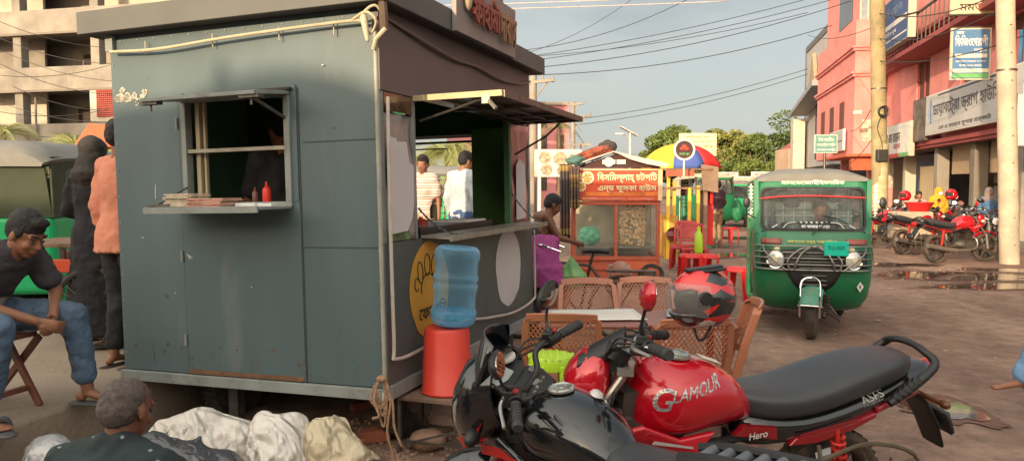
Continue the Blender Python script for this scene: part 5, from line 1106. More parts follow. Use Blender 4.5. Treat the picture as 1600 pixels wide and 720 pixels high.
    mb = MB(); mb.prism([(-.1, .105, .33), (.1, .105, .40), (.55, .105, .43), (.58, .105, .34), (.1, .105, .28), (-.08, .105, .25)], (0, .02, 0)); mb.build('chain_cover', engm, t, smooth=0, bevel=.008)
    # frame, engine, exhaust
    mb = MB()
    for s_ in (1, -1): mb.tube([(.99, s_ * .02, .86), (.8, s_ * .06, .66), (.5, s_ * .09, .66), (.1, s_ * .11, .67), (-.28, s_ * .09, .76)], .016, 8, 3)
    mb.tube([(1.0, 0, .82), (.98, 0, .60), (.92, 0, .35), (.5, 0, .27)], .02, 8, 3); mb.tube([(.52, .0, .66), (.5, 0, .3)], .03, 8); mb.build('frame', blackm, t)
    mb = MB(); mb.ell((.66, 0, .36), (.2, .13, .13), seg=20); mb.cyl((.60, .12, .36), (.60, .155, .36), .09); mb.cyl((.72, -.11, .34), (.72, -.16, .34), .10); mb.bar((.74, 0, .42), (.84, 0, .62), .12, .12)
    for k in range(7): c = V((.74, 0, .44)).lerp(V((.84, 0, .62)), k / 6.5); mb.box(c, (.20, .17, .008), Matrix.Rotation(.5, 3, 'Y'))
    mb.build('engine', engm, t, smooth=30)
    mb = MB(); mb.tube([(.88, -.03, .56), (1.0, -.08, .45), (.9, -.13, .28), (.5, -.15, .25), (.15, -.17, .27), (-.35, -.17, .36)], [.02, .02, .022, .024, .045, .048], 10, 4); mb.build('exhaust', steel, t)
    # foot pegs and leg guard on the left
    mb = MB(); 
    for k in range(4): mb.tube([(.18 - k * .005, .20, .50 - k * .075), (-.10, .235, .52 - k * .075), (-.26, .22, .53 - k * .08)], .006, 6)
    mb.tube([(.2, .16, .62), (.19, .22, .45), (.15, .22, .24), (-.2, .23, .26), (-.30, .22, .40), (-.28, .2, .54), (-.05, .17, .60), (.2, .18, .56)], .009, 6, 4); mb.tube([(.0, .22, .56), (-.02, .23, .26)], .006, 6); mb.tube([(-.12, .23, .56), (-.14, .23, .26)], .006, 6); mb.build('leg_guard', M('grimy_steel', (.14, .11, .075), .5, .6, dirt=.5), t)
    mb = MB(); mb.bar((.45, .1, .33), (.45, .24, .33), .025); mb.bar((.45, -.1, .33), (.45, -.24, .33), .025); mb.bar((.12, .13, .46), (.12, .25, .44), .02); mb.tube([(.48, .1, .28), (.42, .2, .14), (.40, .26, .02)], .011, 8); mb.build('foot_pegs', engm, t, smooth=0)
    # ---- steering assembly
    mb = MB(X)
    for s_ in (1, -1): mb.tube([head + V((.01, s_ * .085, .06)), fax + V((-.03, s_ * .085, .26)), ], .017, 10); mb.tube([fax + V((-.035, s_ * .085, .30)), fax + V((.0, s_ * .085, -.02))], .026, 10)
    mb.box(head + V((.02, 0, .05)), (.06, .23, .03)); mb.box(head + V((.06, 0, -.11)), (.06, .22, .03)); mb.build('fork', steel, t, smooth=35)
    mb = MB(X)
    rings = []
    for k in range(9):
        a = radians(25 + k * 17); c = V((fax.x - cos(a) * .335 * -1, 0, fax.z + sin(a) * .335)); rd = V((cos(a), 0, sin(a))); rings.append([c + rd * (.022 * (1 - (q / 4) ** 2)) + V((0, q / 4 * .06, 0)) for q in range(-4, 5)] + [c + rd * (.022 * (1 - (q / 4) ** 2) - .006) + V((0, q / 4 * .055, 0)) for q in range(4, -5, -1)])
    mb.loft(rings); mb.bar(fax + V((-.06, .07, .26)), fax + V((-.06, -.07, .26)), .02); mb.build('front_fender', P if style == 'red' else blackp, t, smooth=60)
    if style == 'red':
        mb = MB(X); secs = [(1.25, .86, .045, .06), (1.235, .865, .085, .10), (1.19, .885, .115, .13), (1.13, .905, .125, .135), (1.06, .925, .115, .11)]
        mb.loft([ring(x, z, a, c, 2.3, 24) for x, z, a, c in secs]); cw = mb.build('headlight_cowl', P, t, smooth=180, sub=1)
        mb = MB(X); mb.lathe([(.001, .014), (.04, .012), (.075, .0), (.08, -.02)], (1.245, 0, .845), 'x', 24); mb.build('headlight', lampg, cw)
        mb = MB(X); rings = []
        for k in range(6):
            q = k / 5; rings.append([V((1.19 - .17 * q, .10 * (1 - .12 * q) * cos(a) , .955 + .06 * q + (.05 + .045 * q) * sin(a))) for a in [pi * j / 10 for j in range(11)]] + [V((1.185 - .17 * q, .095 * (1 - .12 * q) * cos(a), .95 + .06 * q + (.045 + .045 * q) * sin(a))) for a in [pi * j / 10 for j in range(10, -1, -1)]])
        mb.loft(rings); mb.build('windscreen', blackm, cw, smooth=60)
        mb = MB(X); mb.tube([(1.05, .06, .99), (1.05, -.06, .99)], .05, 14); mb.cyl((1.06, .055, .99), (1.03, .055, 1.035), .05); mb.cyl((1.06, -.055, .99), (1.03, -.055, 1.035), .05); ins = mb.build('instrument_cluster', blackm, t)
        mb = MB(X); mb.cyl((1.032, .055, 1.034), (1.029, .055, 1.039), .042); mb.cyl((1.032, -.055, 1.034), (1.029, -.055, 1.039), .042); mb.build('dial', dialm, ins)
    else:
        mb = MB(X); secs = [(1.36, .80, .03, .05), (1.34, .82, .075, .10), (1.29, .86, .125, .155), (1.22, .905, .165, .195), (1.14, .95, .18, .19), (1.07, .975, .17, .15)]
        rings = [[p + V((0, 0, 0)) for p in ring(x, z, a, c, 2.2, 28)] for x, z, a, c in secs]
        inner = [ring(1.07, .975, .155, .135, 2.2, 28), ring(1.15, .95, .13, .12, 2.2, 28)]
        mb.loft(rings + inner); cw = mb.build('headlight_cowl', P, t, smooth=60)
        mb = MB(X); rings = []
        for k in range(7):
            q = k / 6; hw = .155 * (1 - .45 * q * q); cx_ = 1.20 - .09 * q; cz_ = 1.03 + .17 * q
            rings.append([V((cx_ - .06 * cos(a) ** 2, hw * cos(a), cz_ + .035 * sin(a))) for a in [pi * j / 12 for j in range(13)]] + [V((cx_ - .008 - .06 * cos(a) ** 2, hw * cos(a) * .96, cz_ + .03 * sin(a))) for a in [pi * j / 12 for j in range(12, -1, -1)]])
        mb.loft(rings); mb.build('windscreen', blackp, cw, smooth=60)
        mb = MB(X)
        for s_ in (1, -1): mb.prism([(1.31, s_ * .118, .80), (1.20, s_ * .178, .86), (1.12, s_ * .188, .93), (1.17, s_ * .186, .86), (1.28, s_ * .13, .755)], (0, s_ * .004, 0))
        mb.build('red_decal', redlens, cw, smooth=0)
        mb = MB(X); mb.lathe([(.001, .012), (.05, .008), (.08, -.02)], (1.355, 0, .81), 'x', 24); mb.build('headlight', lampg, cw)
        # cockpit
        mb = MB(X); mb.prism([(1.14, -.10, 1.03), (1.14, .10, 1.03), (1.04, .12, .985), (1.01, .06, .975), (1.01, -.06, .975), (1.04, -.12, .985)], (.012, 0, .035)); ins = mb.build('instrument_cluster', blackm, t, smooth=0, bevel=.008)
        mb = MB(X); mb.prism([(1.135, -.03, 1.068), (1.135, .09, 1.068), (1.065, .10, 1.034), (1.045, .04, 1.024), (1.045, -.02, 1.024)], (.003, 0, .005)); mb.build('display_screen', lcdm, ins, smooth=0)
        mb = MB(X); mb.lathe([(.046, 0), (.046, .01), (.038, .012), (.001, .010)], (1.10, -.075, 1.052), 'z', 22); mb.build('dial', signw, ins)
        mb = MB(X)
        for k in range(4): mb.cyl((1.045 + k * .018, .115, 1.02 + k * .008), (1.043 + k * .018, .115, 1.028 + k * .008), .006, None, 8)
        mb.build('buttons', dialm, ins)
        # yoke shroud with bolts
        mb = MB(X); mb.prism([(1.03, -.11, .975), (1.03, .11, .975), (.97, .12, .955), (.90, .06, .935), (.89, -.06, .935), (.97, -.12, .955)], (0, 0, .03)); yk = mb.build('top_yoke', blackm, t, smooth=0, bevel=.01)
        mb = MB(X)
        for y in (-.085, .085): mb.cyl((.985, y, .975), (.985, y, 1.0), .026, None, 14)
        for y in (-.05, -.02, .02, .05): mb.cyl((.94, y, .965), (.94, y, .978), .009, None, 8)
        mb.cyl((.955, 0, .97), (.955, 0, .99), .022); mb.build('yoke_bolt', steel, yk)
    # handlebar
    hb = [(.97, 0, .985), (.965, .07, .99), (.985, .13, 1.03), (.965, .20, 1.055), (.90, .29, 1.055), (.865, .36, 1.05)] if style == 'red' else [(.97, .0, .99), (.97, .08, 1.0), (.985, .13, 1.045), (.955, .20, 1.06), (.90, .29, 1.05), (.87, .36, 1.04)]
    full_ = [V((x, -y, z)) for x, y, z in hb[:0:-1]] + [V(p) for p in hb]
    mb = MB(X); mb.tube(full_, .0125, 12, 5); mb.build('handlebar', chrome if style == 'red' else blackm, t)
    for s_ in (1, -1):
        q = lambda x, y, z: V((x, y * s_, z)); e1 = q(*hb[5]); e0 = q(*hb[4]); d = (e1 - e0).normalized()
        mb = MB(X); mb.tube([e0 - d * .045, e0, e1 - d * .02, e1 - d * .002], [.017, .0185, .0185, .016], 16)
        for k in range(7): c = e0 + d * (-.03 + k * .0165); mb.cyl(c, c + d * .006, .0205, None, 14)
        mb.cyl(e1 - d * .004, e1 + d * .012, .022, .018, 14); mb.build('grip', M('grip_rubber', (.035, .035, .038), .7, var=.15, bump=.3, bscale=150), t)
        mb = MB(X); g0 = e0 - d * .085; mb.cyl(g0 - d * .03, g0 + d * .03, .028, .026, 14); mb.box(g0 + V((.012, 0, .022)), (.045, .055, .03)); mb.box(g0 + V((.03, 0, -.015)), (.05, .045, .04)); sg = mb.build('switch_gear', blackm, t, smooth=30, bevel=.004)
        mb = MB(X); mb.box(g0 + V((-.012, s_ * .01, .032)), (.016, .02, .01)); mb.build('switch', redlens, sg, smooth=0)
        mb = MB(X); mb.tube([g0 + V((.04, 0, 0)), g0 + d * .05 + V((.065, 0, -.005)), e1 + V((.055, 0, -.01))], [.010, .008, .007], 8, 4); mb.build('lever', steel, t)
        mb = MB(X); mc = q(.93, .285 if style == 'red' else .27, 1.235)
        stem = [g0 + V((.01, 0, .03)), q(.955, .24, 1.13), q(.945, .262, 1.18), mc + V((.01, 0, -.04))]
        mb.tube(stem, [.009, .006, .006], 8, 4); mb.cyl(stem[0], stem[0] + (stem[1] - stem[0]) * .3, .014); ms = mb.build('mirror_stem', blackm, t)
        Rm = Matrix.Rotation(s_ * .25, 3, 'Z'); pr = [(.001, .030), (.04, .026), (.062, .012), (.067, 0), (.063, -.006), (.001, -.006)]
        mb = MB(X); rings = []
        for r_, h_ in pr: rings.append([mc + Rm @ V((h_, cos(a) * r_ * 1.15, sin(a) * r_ * .78 + .15 * cos(a) * r_ * s_)) for a in [2 * pi * k / 24 for k in range(24)]])
        mb.loft(rings); mh = mb.build('mirror', P if style == 'red' else blackm, t)
        mb = MB(X); r_ = .057; mb.loft([[mc + Rm @ V((h_, cos(a) * r_ * 1.15, sin(a) * r_ * .78 + .15 * cos(a) * r_ * s_)) for a in [2 * pi * k / 24 for k in range(24)]] for h_ in (-.0065, -.009)]); mb.build('mirror_glass', mirrorm, mh)
        mb = MB(X); xi = 1.13 if style == 'red' else 1.2; mb.tube([(xi, s_ * .10, .86), (xi - .02, s_ * .17, .865)], .012, 8); mb.ell((xi - .02, s_ * .20, .865), (.03, .05, .032), seg=14); mb.build('indicator', M('clear_indicator', (.5, .48, .46), .2, coat=.4) if style == 'red' else blackm, t)
    # cables
    mb = MB(X); g0 = V((.93, .23, 1.07))
    for s_ in (1, -1):
        for j in range(3): mb.tube([(.94, s_ * (.22 - j * .02), 1.06), (1.04 + .02 * j, s_ * (.16 - .03 * j), 1.075 - .03 * j), (1.08, s_ * .05, .96 - .04 * j), (1.03, s_ * .02, .82)], .0045, 6, 5)
    mb.tube([(1.07, .05, .95), (1.05, .10, .86), (1.10, .09, .7), (1.08, .05, .6)], .006, 6, 5); mb.tube([(1.02, .06, .80), (1.10, .1, .74), (1.0, .11, .62), (.9, .09, .6)], .005, 6, 5); mb.build('control_cables', blackm, t)
    mb = MB(); mb.box((1.0, 0, .80), (.09, .1, .16)); mb.box((.98, .06, .72), (.14, .06, .09)); mb.cyl((1.05, .09, .78), (1.05, .12, .78), .03); mb.box((.95, -.05, .7), (.2, .08, .12)); mb.build('horn_and_wiring', engm, t, smooth=30)
    return t, tank, tail
# red motorcycle
def wrap(o, target, axis, off=.0015):
    m = o.modifiers.new('w', 'SHRINKWRAP'); m.target = target; m.wrap_method = 'PROJECT'; m.use_project_x = axis == 0; m.use_project_y = axis == 1; m.use_project_z = axis == 2; m.use_negative_direction = True; m.use_positive_direction = True; m.offset = off; m.wrap_mode = 'ABOVE_SURFACE'
def dense_text(body, o, u, v_, w_, h_, shear=0):
    mb = MB(); text(mb, body, o, u, v_, w_, h_, bold=.01, shear=shear)
    bm = bmesh.new(); me = bpy.data.meshes.new('x'); me.from_pydata([tuple(p) for p in mb.v], [], mb.f); bm.from_mesh(me); bmesh.ops.triangulate(bm, faces=bm.faces)
    for _ in range(3):
        long_ = [e_ for e_ in bm.edges if e_.calc_length() > w_ / 30]
        if long_: bmesh.ops.subdivide_edges(bm, edges=long_, cuts=1)
    bmesh.ops.triangulate(bm, faces=bm.faces); mb.v = [v.co.copy() for v in bm.verts]; bm.verts.index_update(); mb.f = [[v.index for v in f.verts] for f in bm.faces]; bm.free(); return mb
RBK_LOC = (1.335, 3.31, -.03); RBK_RZ = radians(180 + 20)
tR, tank, tail = bike('red_motorcycle', 'shiny red motorcycle with black seat and a helmet on its handlebar, parked in front', RBK_LOC, RBK_RZ, radians(9), radians(-34), 'red')
tU = (-1, 0, 0); tW = V((0, -.12, .99))
o = dense_text('G', (.925, .25, .875), (-1, 0, .12), (.12, 0, 1), .06, .08, .4).build('lettering', silverp, tank, smooth=0); wrap(o, tank, 1)
o = dense_text('LAMOUR', (.79, .25, .912), (-1, 0, .20), (.18, 0, 1), .21, .040, .5).build('lettering', silverp, tank, smooth=0); wrap(o, tank, 1)
mb = MB(); text(mb, 'Hero', (.50, .158, .700), (-1, 0, .08), W, .085, .03, bold=.012); mb.build('lettering', signw, tR, smooth=0)
o = dense_text('ASFS', (-.10, .25, .775), (-1, 0, .22), (.2, 0, 1), .12, .022, .25).build('lettering', signw, tail, smooth=0); wrap(o, tail, 1)
o = dense_text('FUEL INJECTION', (-.10, .25, .755), (-1, 0, .22), (.2, 0, 1), .11, .008, 0).build('lettering', signw, tail, smooth=0); wrap(o, tail, 1)
mb = MB(); mb.box((.675, .03, .978), (.09, .05, .002), Matrix.Rotation(-.35, 3, 'Y')); mb.build('paper_sticker', white_p, tank, smooth=0)
BBK_LOC = (.755, 2.17, -.03); BBK_RZ = radians(129)
tB, tankb, tailb = bike('black_motorcycle', 'glossy black motorcycle with red flashes and digital dash, nearest at the bottom of the picture', BBK_LOC, BBK_RZ, radians(9), radians(29), 'black')
tB.scale = (.93,) * 3
o = dense_text('~', (.72, .25, .90), (-1, 0, .1), W, .10, .015, 0).build('scratch_marks', dark, tankb, smooth=0); wrap(o, tankb, 1)
# parked bikes at the right
pk = [((1464, 411), 16, redp, 'red motorcycle nearest the pale pole, rear wheel facing the street'), ((1412, 398), 20, redd, 'maroon motorcycle second from the pole in the parked row'), ((1356, 388), 22, redp, 'red motorcycle at the far end of the parked row beside the stained pole'),
      ((1386, 378), 22, blackp, 'dark motorcycle behind the maroon one in the parked row')]
for i, ((px, py), rz, pm, lb) in enumerate(pk):
    p = G(px, py); bike('parked_motorcycle', lb, (p.x, p.y, .0), radians(rz), radians(8), radians(-18 + 12 * i), 'red', 'motorcycles parked before the shops', pm)
for i, (px, py, rz, pm, lb) in enumerate([(1440, 384, 14, redp, 'red motorcycle with silver trim in the second rank of the parked row'), (1478, 391, 24, blackp, 'black motorcycle in the second rank behind the nearest red one')]):
    p = G(px, py); bike('parked_motorcycle', lb, (p.x, p.y, .0), radians(rz), radians(8), radians(10), 'red', 'motorcycles parked before the shops', pm)
p = at(1566, 335, 16.4); bike('parked_motorcycle', 'black motorcycle standing front-on between the red one and the pale pole', (p.x + .2, p.y + 1.0, 0), radians(-115), radians(4), radians(14), 'red', 'motorcycles parked before the shops', blackp)
# helmets
def helmet(label, M4, s=1.0, simple=False, shell=None):
    t = thing('helmet', label, 'helmet', (0, 0, 0)); t.matrix_world = M4 @ Matrix.Scale(s, 4)
    # local: +x forward, z up, centre at origin
    bm = bmesh.new(); bmesh.ops.create_uvsphere(bm, u_segments=40, v_segments=28, radius=1)
    def shp(v):
        x, y, z = v; X_ = x * .142 * (1.06 if x < 0 else 1); Y_ = y * .118; Z_ = z * .128
        if z < -.2: X_ *= 1 + .10 * (1 if x > 0 else 0); Z_ *= 1.02
        return V((X_, Y_, Z_))
    for v in bm.verts: v.co = shp(v.co)
    kill = [f for f in bm.faces if (f.calc_center_median().x > .055 and -.045 < f.calc_center_median().z < .055 and abs(f.calc_center_median().y) < .104) or f.calc_center_median().z < -.108]
    bmesh.ops.delete(bm, geom=kill, context='FACES'); me = bpy.data.meshes.new('shell'); bm.to_mesh(me); bm.free(); me.shade_smooth(); o = bpy.data.objects.new('shell', me); COL.objects.link(o); o.parent = t
    m = o.modifiers.new('s', 'SOLIDIFY'); m.thickness = .012; m.offset = -1
    me.materials.append(shell or helm_m)
    mb = MB(); mb.ell((-.006, 0, .0), (.125, .10, .108)); mb.build('lining', dark, t)
    if simple: return t
    # visor flipped up
    A = Matrix.Rotation(radians(-10), 3, 'Y'); mb = MB(); rings = []
    for k in range(9):
        ph = radians(-26 + k * 6.5 ); rings.append([A @ V((cos(ph) * cos(a) * .158, cos(ph) * sin(a) * .128, sin(ph) * .15)) for a in [radians(-82 + j * 164 / 20) for j in range(21)]])
    vs = [p for r_ in rings for p in r_]; fs = [(i * 21 + j, (i + 1) * 21 + j, (i + 1) * 21 + j + 1, i * 21 + j + 1) for i in range(8) for j in range(20)]
    mb = MB(); mb.add(vs, fs); mb.build('visor', visorm, t, smooth=180)
    mb = MB()
    for s_ in (1, -1): mb.cyl((.035, s_ * .108, .02), (.035, s_ * .128, .02), .03, .026, 20)
    mb.build('visor_pivot', blackm, t)
    mb = MB(); mb.box((-.02, 0, .125), (.16, .05, .014)); mb.box((-.05, .045, .118), (.10, .02, .012)); mb.box((-.05, -.045, .118), (.10, .02, .012)); mb.build('air_vent', blackm, t, smooth=0, bevel=.005)
    mb = MB(); mb.tube([(.01, .09, -.10), (.03, .05, -.16), (.02, -.03, -.17), (.01, -.09, -.1)], .006, 6, 5); mb.build('chin_strap', blackm, t)
    return t
def helmmat():
    m = bpy.data.materials.new('helmet_graphics'); m.use_nodes = True; nt = m.node_tree; b = nt.nodes['Principled BSDF']; L = nt.links.new
    t = N(nt, 'ShaderNodeTexCoord'); mp = N(nt, 'ShaderNodeMapping'); mp.inputs['Rotation'].default_value = (0, radians(-35), 0); mp.inputs['Scale'].default_value = (11, 9, 26); L(t.outputs['Object'], mp.inputs[0])
    n = N(nt, 'ShaderNodeTexVoronoi'); n.inputs['Scale'].default_value = 1.0; L(mp.outputs[0], n.inputs['Vector'])
    r = N(nt, 'ShaderNodeValToRGB'); r.color_ramp.interpolation = 'CONSTANT'; e = r.color_ramp.elements; e[0].color = (.012, .013, .016, 1); e[1].position = .42; e[1].color = (.55, .015, .012, 1); q = e.new(.74); q.color = (.012, .012, .015, 1); q = e.new(.86); q.color = (.5, .40, .35, 1); q = e.new(.92); q.color = (.3, .01, .01, 1)
    sx_ = N(nt, 'ShaderNodeSeparateXYZ'); L(n.outputs['Color'], sx_.inputs[0]); L(sx_.outputs['X'], r.inputs[0]); L(r.outputs[0], b.inputs['Base Color']); b.inputs['Roughness'].default_value = .2; b.inputs['Coat Weight'].default_value = .8; return m
helm_m = helmmat()
HP = at(1096, 466, 2.98)
helmet('black and red full face helmet with raised clear visor hung on the red motorcycle handlebar', Matrix.Translation(HP) @ Matrix.Rotation(radians(192), 4, 'Z') @ Matrix.Rotation(radians(6), 4, 'Y'), .94)
for (px, py, Y, lb) in ((1414, 306, 18.5, 'plain red helmet resting on a parked motorcycle by the beige shutter'), (1486, 304, 17.5, 'red helmet with dark back beside the woman in yellow')):
    helmet(lb, Matrix.Translation(at(px, py, Y)) @ Matrix.Rotation(radians(200), 4, 'Z'), 1.05, True, redp)
# ------------------------------------------------------------------ people
skinm = M('skin', (.22, .098, .055), .5, var=.10, scale=14, bump=.06, bscale=90, spec=.4)
skin2 = M('skin_deep', (.145, .06, .035), .5, var=.1, scale=14, bump=.06, bscale=90, spec=.4)
hairm = M('black_hair', (.012, .010, .009), .6, var=.3, scale=40, bump=.8, bscale=120)
greyhair = M('grey_hair', (.075, .058, .052), .75, var=.35, scale=60, bump=.35, bscale=160)
def cloth(name, c, **k): return M(name, c, k.pop('rough', .85), var=k.pop('var', .10), scale=k.pop('scale', 5), bump=k.pop('bump', .9), bscale=k.pop('bscale', 12) * .7, **k)
DEF = dict(pelvis=(0, 0, .92), waist=(0, .0, 1.08), chest=(0, .0, 1.26), neck=(0, .0, 1.43), head=(0, .02, 1.56),
  sl=(-.17, 0, 1.37), sr=(.17, 0, 1.37), el=(-.23, -.02, 1.10), er=(.23, -.02, 1.10), wl=(-.25, .05, .86), wr=(.25, .05, .86),
  hl=(-.09, 0, .88), hr=(.09, 0, .88), kl=(-.10, .03, .48), kr=(.10, .03, .48), al=(-.10, -.02, .08), ar=(.10, -.02, .08), tl=(-.12, .15, .03), tr=(.12, .15, .03))
def hand(mb, w_, e_, side, curl=.5, s=1.0, palmdir=None):
    w_ = V(w_); e_ = V(e_); d = (w_ - e_).normalized(); pn = V(palmdir).normalized() if palmdir else V((-side, 0, 0)); pn = (pn - d * pn.dot(d)).normalized(); ac = d.cross(pn).normalized()
    pc = w_ + d * .045 * s; mb.caps(w_ + d * .012 * s, w_ + d * .078 * s, .026 * s, .036 * s, 12, .45, ac.cross(d))
    for i, (o_, L_) in enumerate(((-.028, .07), (-.010, .078), (.009, .074), (.026, .06))):
        b = w_ + d * (.082 * s) + ac * o_ * s; c1 = d * cos(curl * .5) + pn * sin(curl * .5); c2 = d * cos(curl * 1.3) + pn * sin(curl * 1.3)
        m1 = b + c1 * L_ * .5 * s; mb.caps(b, m1, .0095 * s, .009 * s, 8); mb.caps(m1, m1 + c2 * L_ * .5 * s, .009 * s, .0075 * s, 8)
    tb = w_ + d * .025 * s - ac * .024 * s; m1 = tb + (d * .6 - ac * .8 + pn * .35).normalized() * .035 * s; mb.caps(tb, m1, .012 * s, .0105 * s, 8); mb.caps(m1, m1 + (d * .9 - ac * .3 + pn * .4).normalized() * .03 * s, .0105 * s, .008 * s, 8)
def person(label, loc, rz, J=None, H=1.68, shirt=None, trousers=None, hair='short', hairmat=None, skin=None, hd=(0, 0, 0), vox=.012, sleeve='short', shirt_len=0.0, group=None, shoes=None, fine=False, curl=.5, face=True, trouser_to='ankle', collar=False, palm=None, sr_=1.0, feet=True, veil=None, shirt2=None, trouser_parts=True, fingers=True):
    """hd = (yaw, pitch forward, roll) of the head"""
    j = {k: V(v) for k, v in DEF.items()}
    for k, v_ in (J or {}).items(): j[k] = V(v_)
    t = thing('person', label, 'person', loc, rz, group); t.scale = (H / 1.68,) * 3
    sk = skin or skinm; mb = MB()
    HR = Matrix.Rotation(hd[0], 3, 'Z') @ Matrix.Rotation(-hd[1], 3, 'X') @ Matrix.Rotation(hd[2], 3, 'Y'); hc = j['head']
    h = lambda x, y, z: hc + HR @ V((x, y, z))
    mb.ell(hc + HR @ V((0, -.012, .03)), (.074, .094, .088), HR, 20); mb.ell(h(0, .02, -.035), (.062, .072, .075), HR, 18); mb.ell(h(0, .05, -.088), (.032, .032, .024), HR, 12); mb.ell(h(0, .052, -.02), (.052, .038, .06), HR, 14)
    if face:
        mb.caps(h(0, .084, .012), h(0, .106, -.022), .009, .014, 8); mb.ell(h(0, .098, -.03), (.018, .012, .009), HR, 8); mb.ell(h(0, .088, -.055), (.024, .011, .0075), HR, 10); mb.ell(h(0, .085, -.066), (.020, .012, .008), HR, 10)
        mb.caps(h(-.045, .074, .028), h(.045, .074, .028), .012, .012, 8)
        for s_ in (-1, 1): mb.ell(h(s_ * .04, .06, -.03), (.022, .024, .022), HR, 10)
    for s_ in (-1, 1): mb.ell(h(s_ * .078, -.008, -.01), (.010, .021, .032), HR, 10)
    mb.caps(j['neck'] - V((0, 0, .03)), hc + HR @ V((0, -.02, -.05)), .056, .050)
    def torso(mb, g, lo='pelvis'):
        mb.caps(j['sl'] + V((.02, 0, -.015)), j['sr'] + V((-.02, 0, -.015)), .058 + g, .058 + g, 14)
        sd = (j['sr'] - j['sl']).normalized(); up = (j['chest'] - j['waist']).normalized(); fw = up.cross(sd).normalized()
        rings = []
        for c, a, b in ((j['pelvis'] - up * .04, .155, .115), (j['pelvis'] + up * .03, .16, .112), (j['waist'], .135, .10), (j['chest'] - up * .03, .158, .112), (j['chest'] + up * .06, .160, .105), (j['neck'] - up * .035, .10, .075)):
            rings.append([c + sd * (a + g) * cos(2 * pi * k / 20) + fw * (b + g) * sin(2 * pi * k / 20) for k in range(20)])
        mb.loft(rings); mb.caps(j['hl'], j['hr'], .09 + g, .09 + g)
        mb.caps(j['neck'] - V((0, 0, .02)), j['sl'].lerp(j['neck'], .3), .05 + g * .6, .055 + g * .6); mb.caps(j['neck'] - V((0, 0, .02)), j['sr'].lerp(j['neck'], .3), .05 + g * .6, .055 + g * .6)
    torso(mb, 0)
    for s_, a, b, c in ((-1, 'sl', 'el', 'wl'), (1, 'sr', 'er', 'wr')):
        mb.caps(j[a], j[b], .048, .038, 14); mb.caps(j[b], j[c], .038, .024, 14)
        m = j[b].lerp(j[c], .25); mb.ell(m, (.037,) * 3, None, 10)
        if fingers: hand(mb, j[c], j[b], s_, curl, 1.0, (palm or {}).get(s_))
    for a, b, c, d in (('hl', 'kl', 'al', 'tl'), ('hr', 'kr', 'ar', 'tr')):
        mb.caps(j[a], j[b], .082, .052, 14); mb.caps(j[b], j[c], .050, .034, 14); mb.ell(j[b].lerp(j[c], .3) - V((0, .012, 0)), (.05, .05, .07), None, 12)
        fd = (j[d] - j[c]); fh = V((fd.x, fd.y, 0)).normalized(); heel = j[c] - fh * .035 + V((0, 0, -.042)); mb.ell(heel, (.033, .033, .03), None, 10); mb.caps(j[c] + V((0, 0, -.02)), j[d] - fh * .03, .034, .024, 10, .8, V((0, 0, 1)))
        sx = fh.cross(V((0, 0, 1)))
        if fine:
            for q in range(5): mb.caps(j[d] - fh * .03 + sx * (-.03 + q * .015), j[d] + fh * (.012 - abs(q - 1) * .005) + sx * (-.034 + q * .017) - V((0, 0, .006)), .011, .009, 8)
        else: mb.ell(j[d] - V((0, 0, .003)), (.04, .035, .018), None, 10)
    mb.build('body', sk, t, remesh=vox * (.6 if fine else .9), smoothit=3); t.children[0].name = 'body'
    if face and fine:
        for s_ in (-1, 1):
            m2 = MB(); m2.ell(h(s_ * .031, .0815, .004), (.014, .0085, .0065), HR, 12); ey = m2.build('eye', M('dark_lash', (.07, .05, .045), .4), t); m2 = MB(); m2.ell(h(s_ * .031, .0875, .001), (.007, .004, .006), HR, 10); m2.build('iris', dark, ey)  # lowered eyes: dark lash colour in place of a pale eyeball
            m2 = MB(); m2.caps(h(s_ * .018, .092, .036), h(s_ * .050, .078, .038), .006, .004, 6); m2.build('eyebrow', hairm, t)
        m2 = MB(); m2.ell(h(0, .0965, -.0605), (.021, .004, .0016), HR, 10); m2.ell(h(0, .093, -.066), (.018, .0055, .006), HR, 10); m2.build('lips', M('lips', (.16, .05, .04), .5), t)
    if hair:
        m2 = MB(); HM = hairmat or hairm
        if hair == 'short':
            m2.ell(h(0, -.020, .056), (.081, .100, .085), HR, 22); m2.ell(h(0, -.048, .018), (.078, .072, .085), HR, 18); m2.ell(h(0, .055, .10), (.055, .035, .03), HR, 14)
            for s_ in (-1, 1): m2.ell(h(s_ * .067, .002, .03), (.013, .035, .045), HR, 10)
        elif hair == 'balding':
            m2.ell(h(0, -.024, .040), (.078, .095, .076), HR, 22); m2.ell(h(0, -.050, .01), (.076, .068, .08), HR, 18)
        elif hair == 'long':
            m2.ell(h(0, -.020, .05), (.085, .105, .088), HR, 20); m2.caps(h(0, -.06, .02), h(0, -.11, -.2), .08, .05)
        m2.build('hair', HM, t, remesh=vox * .6, disp=.010 if fine else .012, dscale=.025)
    if veil:
        m2 = MB(); m2.ell(h(0, -.022, .035), (.104, .118, .108), HR, 20); m2.caps(h(0, -.03, -.02), j['neck'] + V((0, -.02, -.03)), .105, .15); m2.caps(j['sl'] + V((.03, 0, -.02)), j['sr'] + V((-.03, 0, -.02)), .09, .09); m2.build('head_scarf', veil, t, remesh=vox, disp=.03, dscale=.09)
